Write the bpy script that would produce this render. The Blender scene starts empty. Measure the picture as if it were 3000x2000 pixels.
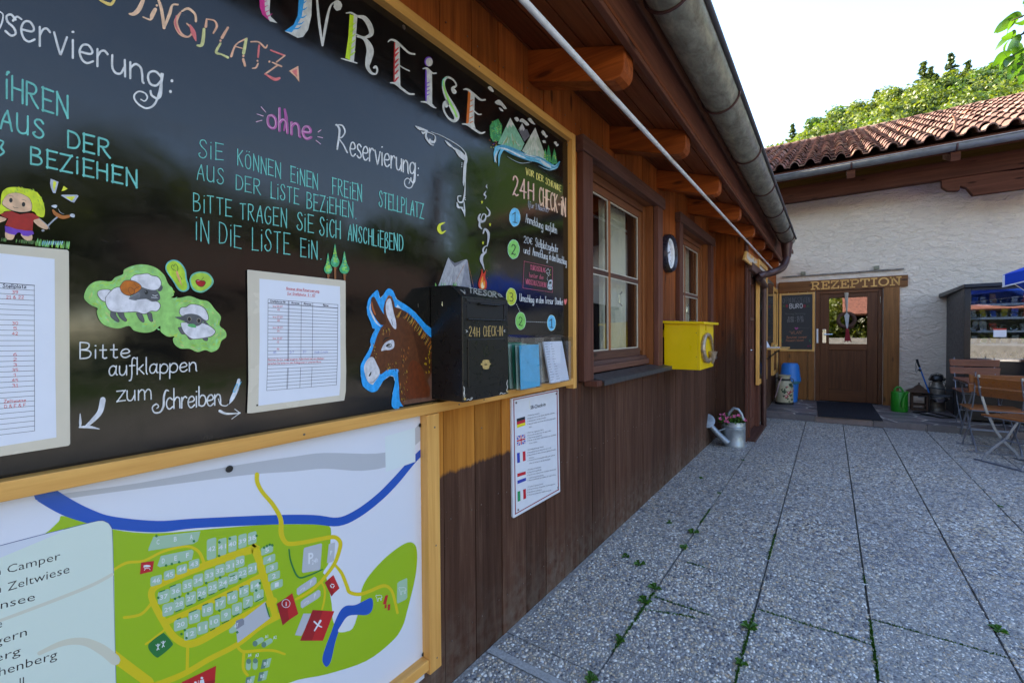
import bpy, bmesh, math, random
import numpy as np
from mathutils import Vector, Matrix
random.seed(7)
rng = np.random.default_rng(11)
S = bpy.context.scene
COL = S.collection

# ------------------------------------------------------------------ camera (calibrated on the photograph)
H = 1.3                      # eye height above the paving
FPX = 1305.7                 # focal length in pixels of the 3000 px wide photograph
_yaw, _pit, _rol = math.radians(35.54), math.radians(-0.988), math.radians(-0.407)
_f = Vector((math.cos(_pit)*math.cos(_yaw), math.cos(_pit)*math.sin(_yaw), math.sin(_pit)))
_r0 = Vector((math.sin(_yaw), -math.cos(_yaw), 0)); _u0 = _r0.cross(_f)
_r = math.cos(_rol)*_r0 + math.sin(_rol)*_u0
_u = -math.sin(_rol)*_r0 + math.cos(_rol)*_u0
CAM = Vector((0, 0, H))
cd = bpy.data.cameras.new('camera'); cam = bpy.data.objects.new('camera', cd); COL.objects.link(cam)
cam.matrix_world = Matrix(((_r.x, _u.x, -_f.x, CAM.x), (_r.y, _u.y, -_f.y, CAM.y), (_r.z, _u.z, -_f.z, CAM.z), (0, 0, 0, 1)))
cd.sensor_width = 36; cd.lens = 36*FPX/3000; cd.clip_end = 2000; cd.clip_start = 0.02
S.camera = cam

# ------------------------------------------------------------------ sky, sun, exposure
SUN_EL, SUN_AZ = math.radians(37), math.radians(78)      # azimuth measured from +X towards +Y
w = bpy.data.worlds.new('World'); S.world = w; w.use_nodes = True
nt = w.node_tree; bg = nt.nodes['Background']
sk = nt.nodes.new('ShaderNodeTexSky'); sk.sky_type = 'NISHITA'; sk.sun_disc = False
sk.sun_elevation = SUN_EL; sk.sun_rotation = math.radians(90) - SUN_AZ
sk.altitude = 600; sk.air_density = 1.0; sk.dust_density = 0.35; sk.ozone_density = 1.8
nt.links.new(sk.outputs[0], bg.inputs[0]); bg.inputs[1].default_value = 0.15
ld = bpy.data.lights.new('sun', 'SUN'); ld.energy = 4.8; ld.angle = math.radians(0.53); ld.color = (1, .93, .82)
sun = bpy.data.objects.new('sun', ld); COL.objects.link(sun)
sv = Vector((math.cos(SUN_EL)*math.cos(SUN_AZ), math.cos(SUN_EL)*math.sin(SUN_AZ), math.sin(SUN_EL)))
sun.rotation_euler = sv.to_track_quat('Z', 'Y').to_euler(); sun.location = (0, 6, 12)
S.view_settings.view_transform = 'Standard'; S.view_settings.look = 'None'
S.view_settings.exposure = 2.4; S.view_settings.gamma = 1.0
S.view_settings.use_curve_mapping = False
S.view_settings.use_white_balance = True; S.view_settings.white_balance_temperature = 7350; S.view_settings.white_balance_tint = 12   # the photographer's white balance for open shade
S.render.engine = 'CYCLES'
S.cycles.max_bounces = 8; S.cycles.transparent_max_bounces = 12

# ------------------------------------------------------------------ measuring helpers: a sight line meets a real plane
def ray(x, y): return _f + _r*((x-1500)/FPX) - _u*((y-1000)/FPX)
def onY(x, y, Y):
    d = ray(x, y); return CAM + d*(Y/d.y)
def onX(x, y, X):
    d = ray(x, y); return CAM + d*(X/d.x)
def onZ(x, y, Z=0.0):
    d = ray(x, y); return CAM + d*((Z-H)/d.z)
def atD(x, y, D):
    d = ray(x, y).normalized(); return CAM + d*D

# ------------------------------------------------------------------ object helpers
def link(o, parent=None):
    COL.objects.link(o)
    if parent is not None:
        o.parent = parent
        o.matrix_parent_inverse = parent.matrix_world.inverted() if False else Matrix.Translation(-parent.location)
    return o
def tag(o, label=None, cat=None, group=None, kind=None):
    if label: o['label'] = label
    if cat: o['category'] = cat
    if group: o['group'] = group
    if kind: o['kind'] = kind
    return o
def empty(name, loc, label=None, cat=None, group=None):
    o = bpy.data.objects.new(name, None); COL.objects.link(o); o.location = Vector(loc)
    o.empty_display_size = .05
    return tag(o, label, cat, group)
def copy_tree(o, parent=None, move=None):
    c = o.copy(); COL.objects.link(c)
    if parent is not None: c.parent = parent
    for ch in list(o.children): copy_tree(ch, c)
    return c

class MB:
    """collects shapes and links them as one mesh object"""
    def __init__(s): s.v = []; s.f = []
    def add(s, vs, fs):
        n = len(s.v); s.v += [tuple(v) for v in vs]; s.f += [tuple(i+n for i in f) for f in fs]; return s
    def box(s, a, b):
        x0, x1 = sorted((a[0], b[0])); y0, y1 = sorted((a[1], b[1])); z0, z1 = sorted((a[2], b[2]))
        return s.hexa([(x0,y0,z0),(x1,y0,z0),(x1,y1,z0),(x0,y1,z0),(x0,y0,z1),(x1,y0,z1),(x1,y1,z1),(x0,y1,z1)])
    def hexa(s, vs): return s.add(vs, [(0,3,2,1),(4,5,6,7),(0,1,5,4),(1,2,6,5),(2,3,7,6),(3,0,4,7)])
    def bar(s, p, q, w, h, up=(0,0,1)):
        p, q = Vector(p), Vector(q); d = (q-p).normalized(); up = Vector(up)
        if abs(d.dot(up)) > .98: up = Vector((1,0,0))
        a = d.cross(up).normalized(); b = a.cross(d).normalized()
        vs = [c+a*(i*w/2)+b*(j*h/2) for c in (p, q) for i, j in ((-1,-1),(1,-1),(1,1),(-1,1))]
        return s.add(vs, [(0,1,2,3),(7,6,5,4),(0,4,5,1),(1,5,6,2),(2,6,7,3),(3,7,4,0)])
    def tube(s, pts, r, n=10, caps=True, closed=False):
        pts = [Vector(p) for p in pts]; m = len(pts)
        rs = r if isinstance(r, (list, tuple)) else [r]*m
        rings = []; ref = None
        for i, p in enumerate(pts):
            if closed: t = (pts[(i+1) % m]-pts[i-1]).normalized()
            else: t = (pts[min(i+1, m-1)]-pts[max(i-1, 0)]).normalized()
            if ref is None:
                ref = Vector((0,0,1)) if abs(t.z) < .9 else Vector((1,0,0))
            a = t.cross(ref).normalized(); b = a.cross(t).normalized(); ref = b
            rings.append([p+(a*math.cos(k*2*math.pi/n)+b*math.sin(k*2*math.pi/n))*rs[i] for k in range(n)])
        vs = [v for R in rings for v in R]; fs = []
        for i in range(m if closed else m-1):
            j = (i+1) % m
            for k in range(n): fs.append((i*n+k, i*n+(k+1) % n, j*n+(k+1) % n, j*n+k))
        if caps and not closed: fs.append(tuple(range(n))[::-1]); fs.append(tuple((m-1)*n+k for k in range(n)))
        return s.add(vs, fs)
    def lathe(s, prof, c=(0,0,0), n=24, axis=None, sx=1, sy=1):
        c = Vector(c); M = Matrix.Identity(3) if axis is None else Vector(axis).to_track_quat('Z','Y').to_matrix()
        vs = []; fs = []
        for r, z in prof:
            for k in range(n):
                vs.append(c+M@Vector((r*math.cos(k*2*math.pi/n)*sx, r*math.sin(k*2*math.pi/n)*sy, z)))
        for i in range(len(prof)-1):
            for k in range(n): fs.append((i*n+k, i*n+(k+1) % n, (i+1)*n+(k+1) % n, (i+1)*n+k))
        fs.append(tuple(range(n))[::-1]); fs.append(tuple((len(prof)-1)*n+k for k in range(n)))
        return s.add(vs, fs)
    def prism(s, poly, d):
        n = len(poly); d = Vector(d); vs = [Vector(p) for p in poly]; vs += [v+d for v in vs]
        fs = [tuple(range(n))[::-1], tuple(range(n, 2*n))]+[(i, (i+1) % n, n+(i+1) % n, n+i) for i in range(n)]
        return s.add(vs, fs)
    def build(s, name, m, parent=None, bevel=0, smooth=False, ang=None, **kw):
        me = bpy.data.meshes.new(name); me.from_pydata(s.v, [], s.f); me.update()
        bm = bmesh.new(); bm.from_mesh(me); bmesh.ops.recalc_face_normals(bm, faces=bm.faces)
        if not kw.pop('local', False) and parent is None and False: pass
        bm.to_mesh(me); bm.free()
        if m: me.materials.append(m)
        if smooth: me.shade_smooth()
        if smooth: me.set_sharp_from_angle(angle=math.radians(ang or 40))
        o = bpy.data.objects.new(name, me); link(o, parent)
        if bevel:
            b = o.modifiers.new('bevel', 'BEVEL'); b.width = bevel; b.segments = 2; b.limit_method = 'ANGLE'; b.angle_limit = math.radians(40)
            b.harden_normals = False
        return tag(o, kw.get('label'), kw.get('cat'), kw.get('group'), kw.get('kind'))
def raw(name, vs, fs, m, parent=None, smooth=False, **kw):
    me = bpy.data.meshes.new(name); me.from_pydata([tuple(v) for v in vs], [], fs); me.update()
    if m: me.materials.append(m)
    if smooth: me.shade_smooth()
    o = bpy.data.objects.new(name, me); link(o, parent)
    return tag(o, kw.get('label'), kw.get('cat'), kw.get('group'), kw.get('kind'))

# ------------------------------------------------------------------ materials
class N:
    def __init__(s, name):
        s.m = bpy.data.materials.new(name); s.m.use_nodes = True; s.t = s.m.node_tree
        s.b = s.t.nodes['Principled BSDF']; s.out = s.t.nodes['Material Output']; s._p = None
    def n(s, typ, **kw):
        x = s.t.nodes.new('ShaderNode'+typ)
        for k, v in kw.items(): setattr(x, k, v)
        return x
    def l(s, a, b): s.t.links.new(a, b)
    def pos(s):
        if s._p is None: s._p = s.n('NewGeometry').outputs['Position']
        return s._p
    def obj(s): return s.n('TexCoord').outputs['Object']
    def sc(s, v, k):
        x = s.n('VectorMath', operation='MULTIPLY'); s.l(v, x.inputs[0]); x.inputs[1].default_value = k; return x.outputs[0]
    def addv(s, a, b):
        x = s.n('VectorMath', operation='ADD'); s.l(a, x.inputs[0]); s.l(b, x.inputs[1]); return x.outputs[0]
    def noise(s, v, scale=5, detail=4, rough=.55, dist=0):
        x = s.n('TexNoise'); s.l(v, x.inputs['Vector']); x.inputs['Scale'].default_value = scale
        x.inputs['Detail'].default_value = detail; x.inputs['Roughness'].default_value = rough; x.inputs['Distortion'].default_value = dist
        return x.outputs['Fac']
    def vor(s, v, scale, feat='F1', out='Distance', rnd=1):
        x = s.n('TexVoronoi', feature=feat); s.l(v, x.inputs['Vector']); x.inputs['Scale'].default_value = scale
        x.inputs['Randomness'].default_value = rnd; return x.outputs[out]
    def ramp(s, f, stops, interp='LINEAR'):
        x = s.n('ValToRGB'); s.l(f, x.inputs[0]); e = x.color_ramp.elements; x.color_ramp.interpolation = interp
        while len(e) < len(stops): e.new(.5)
        for el, (p, c) in zip(e, stops):
            el.position = p; el.color = (*c, 1) if len(c) == 3 else c
        return x.outputs[0]
    def rr(s, f, a, b, c=0, d=1):
        x = s.n('MapRange'); s.l(f, x.inputs[0])
        for i, v in zip((1,2,3,4), (a,b,c,d)): x.inputs[i].default_value = v
        return x.outputs[0]
    def mix(s, f, a, b, mode='MIX'):
        x = s.n('Mix', data_type='RGBA', blend_type=mode)
        for inp, v in ((x.inputs[0], f), (x.inputs[6], a), (x.inputs[7], b)):
            if isinstance(v, bpy.types.NodeSocket): s.l(v, inp)
            elif isinstance(v, (int, float)): inp.default_value = v
            else: inp.default_value = (*v, 1)
        return x.outputs[2]
    def math(s, op, a, b=0.0):
        x = s.n('Math', operation=op)
        for i, v in enumerate((a, b)):
            if isinstance(v, bpy.types.NodeSocket): s.l(v, x.inputs[i])
            else: x.inputs[i].default_value = v
        return x.outputs[0]
    def sep(s, v):
        x = s.n('SeparateXYZ'); s.l(v, x.inputs[0]); return x.outputs
    def rand(s): return s.n('ObjectInfo').outputs['Random']
    def bump(s, h, k=.3, d=.01):
        x = s.n('Bump'); s.l(h, x.inputs['Height']); x.inputs['Strength'].default_value = k; x.inputs['Distance'].default_value = d
        s.l(x.outputs[0], s.b.inputs['Normal']); return x
    def fin(s, col=None, rough=None, metal=0, spec=None, **kw):
        b = s.b.inputs
        if col is not None:
            if isinstance(col, bpy.types.NodeSocket): s.l(col, b['Base Color'])
            else: b['Base Color'].default_value = (*col, 1)
        if rough is not None:
            if isinstance(rough, bpy.types.NodeSocket): s.l(rough, b['Roughness'])
            else: b['Roughness'].default_value = rough
        b['Metallic'].default_value = metal
        if spec is not None: b['Specular IOR Level'].default_value = spec
        return s.m
_pc = {}
def paint(name, col, rough=.5, metal=0, spec=.5, var=.12, scale=30, bump=0):
    k = (name, col, rough)
    if k in _pc: return _pc[k]
    n = N(name); f = n.noise(n.pos(), scale, 4, .6)
    c = n.mix(n.rr(f, .3, .7), tuple(x*(1-var) for x in col), tuple(min(1, x*(1+var)) for x in col))
    m = n.fin(c, n.rr(f, .3, .7, max(0, rough-.08), rough+.08), metal, spec)
    if bump: n.bump(n.noise(n.pos(), scale*4, 3), bump, .004)
    _pc[k] = m; return m
def wood(name, dark, light, axis='Z', rough=.55, grain=1.0, knots=True, rv=.35, extra=None, spec=.3, sc=1.0):
    n = N(name); k = {'Z': (38, 38, 1.6), 'X': (1.6, 38, 38), 'Y': (38, 1.6, 38)}[axis]; k = tuple(q*sc for q in k)
    rd = n.rand(); off = n.n('CombineXYZ'); n.l(n.math('MULTIPLY', rd, 31.7), off.inputs[0]); n.l(n.math('MULTIPLY', rd, 17.3), off.inputs[1]); n.l(n.math('MULTIPLY', rd, 9.1), off.inputs[2])
    p = n.addv(n.pos(), off.outputs[0]); v = n.sc(p, k)
    g = n.noise(v, 1.0, 5, .6, .6); g2 = n.noise(v, 3.3, 3, .7, .3)
    gg = n.math('ADD', n.math('MULTIPLY', g, .7), n.math('MULTIPLY', g2, .3))
    c = n.ramp(gg, [(.30, dark), (.5, tuple((a+b)/2 for a, b in zip(dark, light))), (.68, light)])
    if knots:
        kk = {'Z': (9, 9, 2.6), 'X': (2.6, 9, 9), 'Y': (9, 2.6, 9)}[axis]
        d = n.vor(n.sc(p, kk), 1.0); kf = n.rr(d, .07, .16, .8, 0)
        c = n.mix(kf, c, tuple(x*.25 for x in dark))
    if extra: c = extra(n, c, gg, p)
    c = n.mix(1.0, c, n.ramp(n.math('FRACT', n.math('MULTIPLY', rd, 7.31)), [(0, (1-rv,)*3), (1, (1+rv*.6,)*3)]), 'MULTIPLY')
    n.bump(gg, .35*grain, .004)
    return n.fin(c, n.rr(gg, .3, .7, rough+.1, rough-.08), 0, spec)
def dk_extra(n, c, gg, p):
    # weathering: stain kept bright under the eaves and behind the old board, worn dark and grey below
    x, y, z = n.sep(n.pos())
    e = n.math('ADD', z, n.math('MULTIPLY', n.math('SUBTRACT', n.noise(n.sc(n.pos(), (7, 7, 1.1)), 1, 4), .5), 1.5))
    up = n.rr(e, 1.0, 2.1, 0, 1)
    ze = n.math('ADD', z, n.math('MULTIPLY', n.noise(n.sc(n.pos(), (30, 1, 1)), 1, 3), .05))
    patch = n.math('MULTIPLY', n.rr(ze, .805, .82), n.math('MULTIPLY', n.math('LESS_THAN', x, 1.985), n.math('LESS_THAN', z, 1.2)))
    worn = n.ramp(gg, [(.3, (.045, .018, .011)), (.55, (.085, .038, .024)), (.72, (.15, .078, .052))])
    fresh = n.ramp(gg, [(.3, (.28, .085, .012)), (.7, (.62, .24, .038))])
    c = n.mix(up, worn, c); c = n.mix(n.math('MULTIPLY', patch, .95), c, fresh)
    dz_ = n.math('MULTIPLY', n.rr(n.math('ADD', z, n.math('MULTIPLY', n.noise(n.sc(n.pos(), (9, 9, 3)), 1, 5, .7), .35)), .15, .5, .75, 0), n.rr(n.noise(n.pos(), 22, 4), .35, .7))
    c = n.mix(dz_, c, (.16, .125, .10))
    sp = n.vor(n.pos(), 55); c = n.mix(n.rr(sp, .035, .06, .5, 0), c, (.35, .3, .26))
    return c
M = {}
M['cladding'] = wood('stained_cladding', (.19, .040, .009), (.50, .125, .024), extra=dk_extra, rv=.26, spec=.14, rough=.65)
M['eaves'] = wood('eaves_timber', (.17, .030, .005), (.42, .092, .016), 'Y', rv=.3, spec=.15, rough=.6)
M['soffit'] = wood('soffit_timber', (.13, .028, .009), (.28, .070, .020), 'X', rv=.3, knots=False)
M['fascia'] = wood('fascia_timber', (.075, .025, .015), (.17, .058, .034), 'X', rv=.1, spec=.12, rough=.7)
M['joinery'] = wood('window_timber', (.17, .045, .013), (.38, .125, .036), 'Z', rv=.3, knots=False)
M['joineryx'] = wood('window_rail_timber', (.12, .036, .016), (.26, .09, .036), 'X', rv=.3, knots=False)
M['casing'] = wood('casing_timber', (.085, .032, .024), (.17, .064, .042), 'Z', rv=.25, knots=False, spec=.14, rough=.65)
M['casingx'] = wood('casing_rail_timber', (.065, .026, .019), (.14, .058, .042), 'X', rv=.25)
M['pinex'] = wood('pine_batten_long', (.58, .25, .055), (.84, .44, .125), 'X', rough=.5, rv=.12, knots=False, sc=.8)
M['pinez'] = wood('pine_batten_upright', (.60, .26, .058), (.86, .46, .135), 'Z', rough=.5, rv=.12, knots=False, sc=.8)
M['piney'] = wood('pine_batten_cross', (.52, .25, .065), (.78, .44, .15), 'Y', rough=.5, rv=.12, knots=False, sc=.8)
M['larch'] = wood('reception_timber', (.12, .042, .010), (.33, .125, .030), 'Z', rv=.25, sc=.7)
M['larchy'] = wood('reception_beam_timber', (.11, .036, .008), (.29, .105, .025), 'Y', rv=.2, sc=.7)
M['doorw'] = wood('door_timber', (.075, .024, .008), (.18, .058, .017), 'Z', rv=.2, knots=False, sc=.7)
M['doory'] = wood('door_rail_timber', (.075, .024, .008), (.19, .062, .018), 'Y', rv=.2, knots=False, sc=.7)
M['beamy'] = wood('dark_beam_timber', (.060, .020, .011), (.13, .042, .022), 'Y', rv=.15, sc=.6, spec=.1, rough=.75)
M['slat'] = wood('garden_furniture_slat', (.20, .055, .012), (.38, .125, .030), 'Y', rough=.3, rv=.2, knots=False, spec=.6)
M['slatd'] = wood('garden_furniture_slat_dark', (.13, .035, .018), (.24, .075, .04), 'Y', rough=.3, rv=.2, knots=False, spec=.6)

# chalkboard lacquer: near black, glossy, with wiped smears
n = N('board_lacquer'); f = n.noise(n.sc(n.pos(), (2.2, 1, 4)), 3, 6, .65, 1.5); f2 = n.noise(n.sc(n.pos(), (60, 1, 10)), 1, 4)
f3 = n.noise(n.sc(n.addv(n.pos(), n.sc(n.n('TexNoise').outputs['Color'], (.0, 0, 0))), (5, 1, 9)), 1, 7, .72, 2.5); sm_ = n.rr(f3, .6, .78, 0, .45)
n.fin(n.mix(sm_, n.mix(n.rr(f, .4, .75), (.005, .0045, .0045), (.013, .010, .008)), (.040, .032, .026)), n.rr(n.math('ADD', f, n.math('MULTIPLY', f2, .3)), .4, .9, .05, .17), 0, .42)
n.b.inputs['Coat Weight'].default_value = .0
n.bump(n.noise(n.sc(n.pos(), (1, 1, 1)), 5, 2), .08, .004); M['board'] = n.m
def print_mat(name, col, rough=.22, wob=.15):
    n = N(name); n.fin(col, rough, 0, .6); n.b.inputs['Coat Weight'].default_value = .6; n.b.inputs['Coat Roughness'].default_value = .08
    n.bump(n.noise(n.sc(n.pos(), (1, 1, 1)), 60, 3), wob, .002); return n.m
_ink = {}
def ink(col, rough=.45):
    k = (tuple(round(c, 3) for c in col), rough)
    if k not in _ink:
        n = N('paint_%02d' % len(_ink)); f = n.noise(n.sc(n.pos(), (90, 90, 60)), 1, 3)
        c = n.mix(n.rr(f, .35, .7), tuple(x*.78 for x in col), tuple(min(1, x*1.12) for x in col)); n.fin(c, rough, 0, .4); _ink[k] = n.m
    return _ink[k]
def flat(col, rough=.35):
    k = ('f', tuple(round(c, 3) for c in col))
    if k not in _ink: _ink[k] = print_mat('print_%02d' % len(_ink), col)
    return _ink[k]
def glass(name, tint=(1, 1, 1), rough=0.0, mixf=.12):
    n = N(name); t = n.n('BsdfTransparent'); t.inputs[0].default_value = (*tint, 1)
    g = n.n('BsdfGlossy'); g.inputs[1].default_value = rough; g.inputs[0].default_value = (1, 1, 1, 1)
    fr = n.n('Fresnel'); fr.inputs[0].default_value = 1.5; mx = n.n('MixShader')
    fv = n.math('MAXIMUM', n.math('MULTIPLY', fr.outputs[0], 1.5), mixf); bk = n.n('NewGeometry').outputs['Backfacing']
    n.l(n.math('MULTIPLY', fv, n.math('SUBTRACT', 1.0, bk)), mx.inputs[0])
    n.l(t.outputs[0], mx.inputs[1]); n.l(g.outputs[0], mx.inputs[2]); n.l(mx.outputs[0], n.out.inputs[0]); return n.m
M['glass'] = glass('window_glass', (.85, .87, .85), .0, .24)
M['glassd'] = glass('door_glass', (.4, .42, .4), .0, .24)
M['clear'] = glass('clear_acrylic', (.96, .97, .98), .02, .13)
# zinc gutter with stains
n = N('weathered_zinc'); p = n.pos(); a = n.noise(n.sc(p, (3, 7, 7)), 2.6, 7, .72, .4); b2 = n.noise(p, 40, 4)
c = n.ramp(a, [(.3, (.12, .095, .075)), (.45, (.19, .165, .13)), (.6, (.27, .245, .19)), (.75, (.36, .335, .27))])
n.fin(n.mix(n.rr(b2, .5, .8, 0, .4), c, (.2, .26, .19)), n.rr(a, .3, .7, .6, .4), .45, .5); n.bump(b2, .15, .003); M['zinc'] = n.m
M['zincb'] = paint('blue_grey_zinc', (.17, .17, .165), .5, .15, .5, .2, 14)
M['zincd'] = paint('dark_zinc_lip', (.09, .08, .085), .5, .4, .5, .2, 14)
M['cop'] = paint('brown_downpipe', (.075, .032, .028), .38, .3, .5, .3, 8)
M['galv'] = paint('galvanised_steel', (.30, .34, .38), .42, .55, .5, .22, 18)
M['steel'] = paint('painted_steel_frame', (.25, .27, .33), .35, .6, .5, .15, 30)
M['chrome'] = paint('polished_metal', (.7, .7, .7), .18, 1.0, .5, .05, 30)
M['screw'] = paint('screw_head', (.16, .13, .12), .35, .8, .5, .3, 200)
M['black'] = paint('black_metal', (.012, .011, .012), .38, .0, .5, .2, 40)
M['blackbox'] = paint('black_powder_coat', (.009, .008, .008), .32, .0, .4, .15, 60, .01)
M['charcoal'] = paint('anthracite_housing', (.040, .040, .044), .45, .0, .5, .1, 20)
M['white'] = paint('white_plastic', (.75, .73, .74), .4)
M['milk'] = paint('laminate_film', (.62, .54, .44), .25, 0, .6, .05, 8)
M['paper'] = paint('paper', (.72, .72, .80), .5, 0, .4, .03, 8)
M['yellow'] = paint('yellow_lacquer', (.80, .52, .003), .32, 0, .5, .06, 6)
M['brass'] = paint('tarnished_brass', (.42, .31, .22), .36, .6, .5, .4, 60)
M['blue'] = paint('blue_plastic', (.006, .16, .52), .4, 0, .5, .08, 12)
M['green'] = paint('green_plastic', (.004, .22, .012), .35, 0, .5, .1, 12)
M['mat'] = paint('door_mat_rubber', (.012, .013, .02), .8, 0, .3, .4, 300, .5)
M['rubber'] = paint('black_rubber', (.01, .01, .01), .6)
M['rust'] = paint('rusty_lantern_metal', (.10, .055, .035), .7, .2, .3, .3, 60)
M['oldalu'] = paint('stained_aluminium', (.27, .23, .19), .5, .5, .4, .5, 14)
M['cream'] = paint('cream_enamel', (.42, .37, .25), .45, 0, .4, .18, 20)
M['fabric_blue'] = paint('parasol_fabric_blue', (.002, .05, .42), .75, 0, .2, .1, 8)
M['fabric_white'] = paint('parasol_fabric_white', (.7, .7, .74), .8, 0, .2, .05, 8)
M['curtain'] = paint('net_curtain', (.78, .72, .62), .9, 0, .1, .1, 12)
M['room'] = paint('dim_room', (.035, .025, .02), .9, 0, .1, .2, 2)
M['redroof'] = paint('red_tile_roof', (.42, .10, .055), .8, 0, .2, .2, 8)
M['seal'] = paint('pale_glazing_bead', (.5, .44, .36), .4)
# rough render of the reception wall
n = N('rough_plaster'); p = n.pos(); a = n.noise(n.sc(p, (1, 1, 1.8)), 9, 6, .6, .8); b2 = n.noise(p, 60, 4, .6); st = n.noise(n.sc(p, (1, 1, .6)), 1.3, 4)
n.fin(n.mix(n.rr(n.math('ADD', n.math('MULTIPLY', a, .6), n.math('MULTIPLY', st, .5)), .35, .75), (.88, .70, .555), (.78, .615, .48)), .85, 0, .2)
n.bump(n.math('ADD', a, n.math('MULTIPLY', b2, .2)), 1.0, .055); M['plaster'] = n.m
# roof tile clay
n = N('old_clay_tile'); p = n.pos(); a = n.noise(p, 7, 5, .7); b2 = n.noise(p, 45, 4, .65); rd = n.rand()
c = n.ramp(rd, [(0, (.12, .065, .052)), (.4, (.20, .10, .078)), (.75, (.27, .145, .115)), (.93, (.32, .21, .15)), (1, (.40, .15, .09))])
c = n.mix(n.rr(b2, .48, .66, 0, .75), c, (.045, .032, .026)); c = n.mix(n.rr(a, .55, .75, 0, .5), c, (.26, .20, .11))
n.fin(c, .85, 0, .2); n.bump(b2, .8, .01); M['tile'] = n.m
# natural stone of the step
n = N('porphyry_flag'); p = n.pos(); a = n.noise(p, 6, 6, .65, .6); rd = n.rand()
c = n.ramp(n.math('ADD', n.math('MULTIPLY', a, .7), n.math('MULTIPLY', rd, .4)), [(.3, (.075, .070, .078)), (.6, (.15, .125, .13)), (.8, (.22, .16, .15))])
n.fin(c, n.rr(a, .3, .7, .35, .6), 0, .5); n.bump(a, .35, .012); M['flag'] = n.m
M['grout'] = paint('pale_mortar', (.58, .50, .43), .9, 0, .2, .2, 40)
# washed pebble concrete
def pebbles_mat(name, base_only=False):
    n = N(name); p = n.pos(); q = n.addv(p, n.sc(n.n('TexNoise').outputs['Color'], (0, 0, 0)))
    x = n.n('TexVoronoi', feature='F1'); n.l(n.sc(p, (1.0, 1.25, 1)), x.inputs['Vector']); x.inputs['Scale'].default_value = 54
    e = n.n('TexVoronoi', feature='DISTANCE_TO_EDGE'); n.l(n.sc(p, (1.0, 1.25, 1)), e.inputs['Vector']); e.inputs['Scale'].default_value = 54
    cs = n.sep(x.outputs['Color'])
    c = n.ramp(cs[0], PEB)
    big = n.noise(p, .9, 4); c = n.mix(n.rr(big, .4, .68, 0, .45), c, (.27, .28, .32))
    ed = n.rr(e.outputs['Distance'], .02, .09); c = n.mix(ed, (.15, .14, .13), c); c = n.mix(n.rr(n.sep(p)[0], 2.5, 3.3, .8, 0), c, n.mix(n.rr(n.noise(p, 35, 5, .7), .35, .65), (.24, .235, .23), (.36, .35, .335)))
    n.fin(c, n.rr(cs[1], 0, 1, .35, .7), 0, .45); n.bump(n.rr(e.outputs['Distance'], 0, .3), .5, .006); return n.m
PEB = [(0, (0.046, 0.047, 0.062)), (0.12, (0.183, 0.191, 0.225)), (0.3, (0.392, 0.381, 0.388)), (0.45, (0.538, 0.496, 0.442)), (0.58, (0.666, 0.55, 0.402)), (0.68, (0.408, 0.291, 0.191)), (0.78, (0.827, 0.747, 0.661)), (0.9, (0.9, 0.9, 0.865)), (1, (0.601, 0.412, 0.239))]
M['pave'] = pebbles_mat('washed_pebble_concrete')
n = N('river_pebble'); ri = n.n('NewGeometry').outputs['Random Per Island']
c = n.ramp(ri, PEB); c = n.mix(n.rr(n.noise(n.pos(), 300, 3), .4, .7, 0, .4), c, (.3, .29, .28)); n.fin(c, .5, 0, .45); M['pebble'] = n.m
M['bed'] = paint('grey_cement_matrix', (.2, .2, .2), .85, 0, .3, .3, 120, .5)
M['conc'] = paint('plain_concrete_kerb', (.42, .42, .42), .85, 0, .3, .25, 90, .6)
M['joint'] = paint('dark_joint', (.10, .10, .085), .9)
M['moss'] = paint('moss_green', (.035, .085, .012), .85, 0, .2, .4, 60)
def leaf_mat(name, a, b, tr=.45, rough=.5):
    n = N(name); rnd = n.n('NewGeometry').outputs['Random Per Island']
    c = n.mix(rnd, a, b); d = n.n('BsdfDiffuse'); t = n.n('BsdfTranslucent'); g = n.n('BsdfGlossy'); g.inputs[1].default_value = rough
    n.l(c, d.inputs[0]); n.l(n.mix(1, c, (1.5, 1.5, .55), 'MULTIPLY'), t.inputs[0])
    m1 = n.n('MixShader'); m1.inputs[0].default_value = tr; n.l(d.outputs[0], m1.inputs[1]); n.l(t.outputs[0], m1.inputs[2])
    m2 = n.n('MixShader'); m2.inputs[0].default_value = .05; n.l(m1.outputs[0], m2.inputs[1]); n.l(g.outputs[0], m2.inputs[2])
    n.l(m2.outputs[0], n.out.inputs[0]); return n.m
M['leaf'] = leaf_mat('broad_leaf', (.04, .10, .012), (.12, .19, .02), .36)
M['leafb'] = leaf_mat('beech_leaf', (.062, .110, .012), (.18, .215, .028), .38)
M['needle'] = leaf_mat('spruce_needle', (.035, .065, .018), (.095, .13, .028), .3)
M['nearleaf'] = leaf_mat('pear_leaf', (.05, .14, .012), (.10, .22, .03), .4, .25)
M['weed'] = leaf_mat('weed_leaf', (.03, .11, .012), (.07, .20, .02), .3)
M['bark'] = paint('tree_bark', (.10, .07, .05), .9, 0, .2, .3, 20)
M['grass'] = paint('meadow', (.05, .10, .015), .9, 0, .2, .4, 3)
M['gravel'] = paint('pale_gravel', (.30, .28, .25), .9, 0, .2, .2, 40)
M['pink'] = leaf_mat('pink_petal', (.55, .03, .16), (.75, .12, .32), .3)
# ================================================================== THE SETTING
W, BY, RX = 1.146, 0.8125, 9.5          # timber wall plane, bay wall plane, reception wall plane
YF, YB = 1.10, 1.128                    # front of the pine frames, chalkboard face
SH = 0.09                               # height of the stone step
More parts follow.
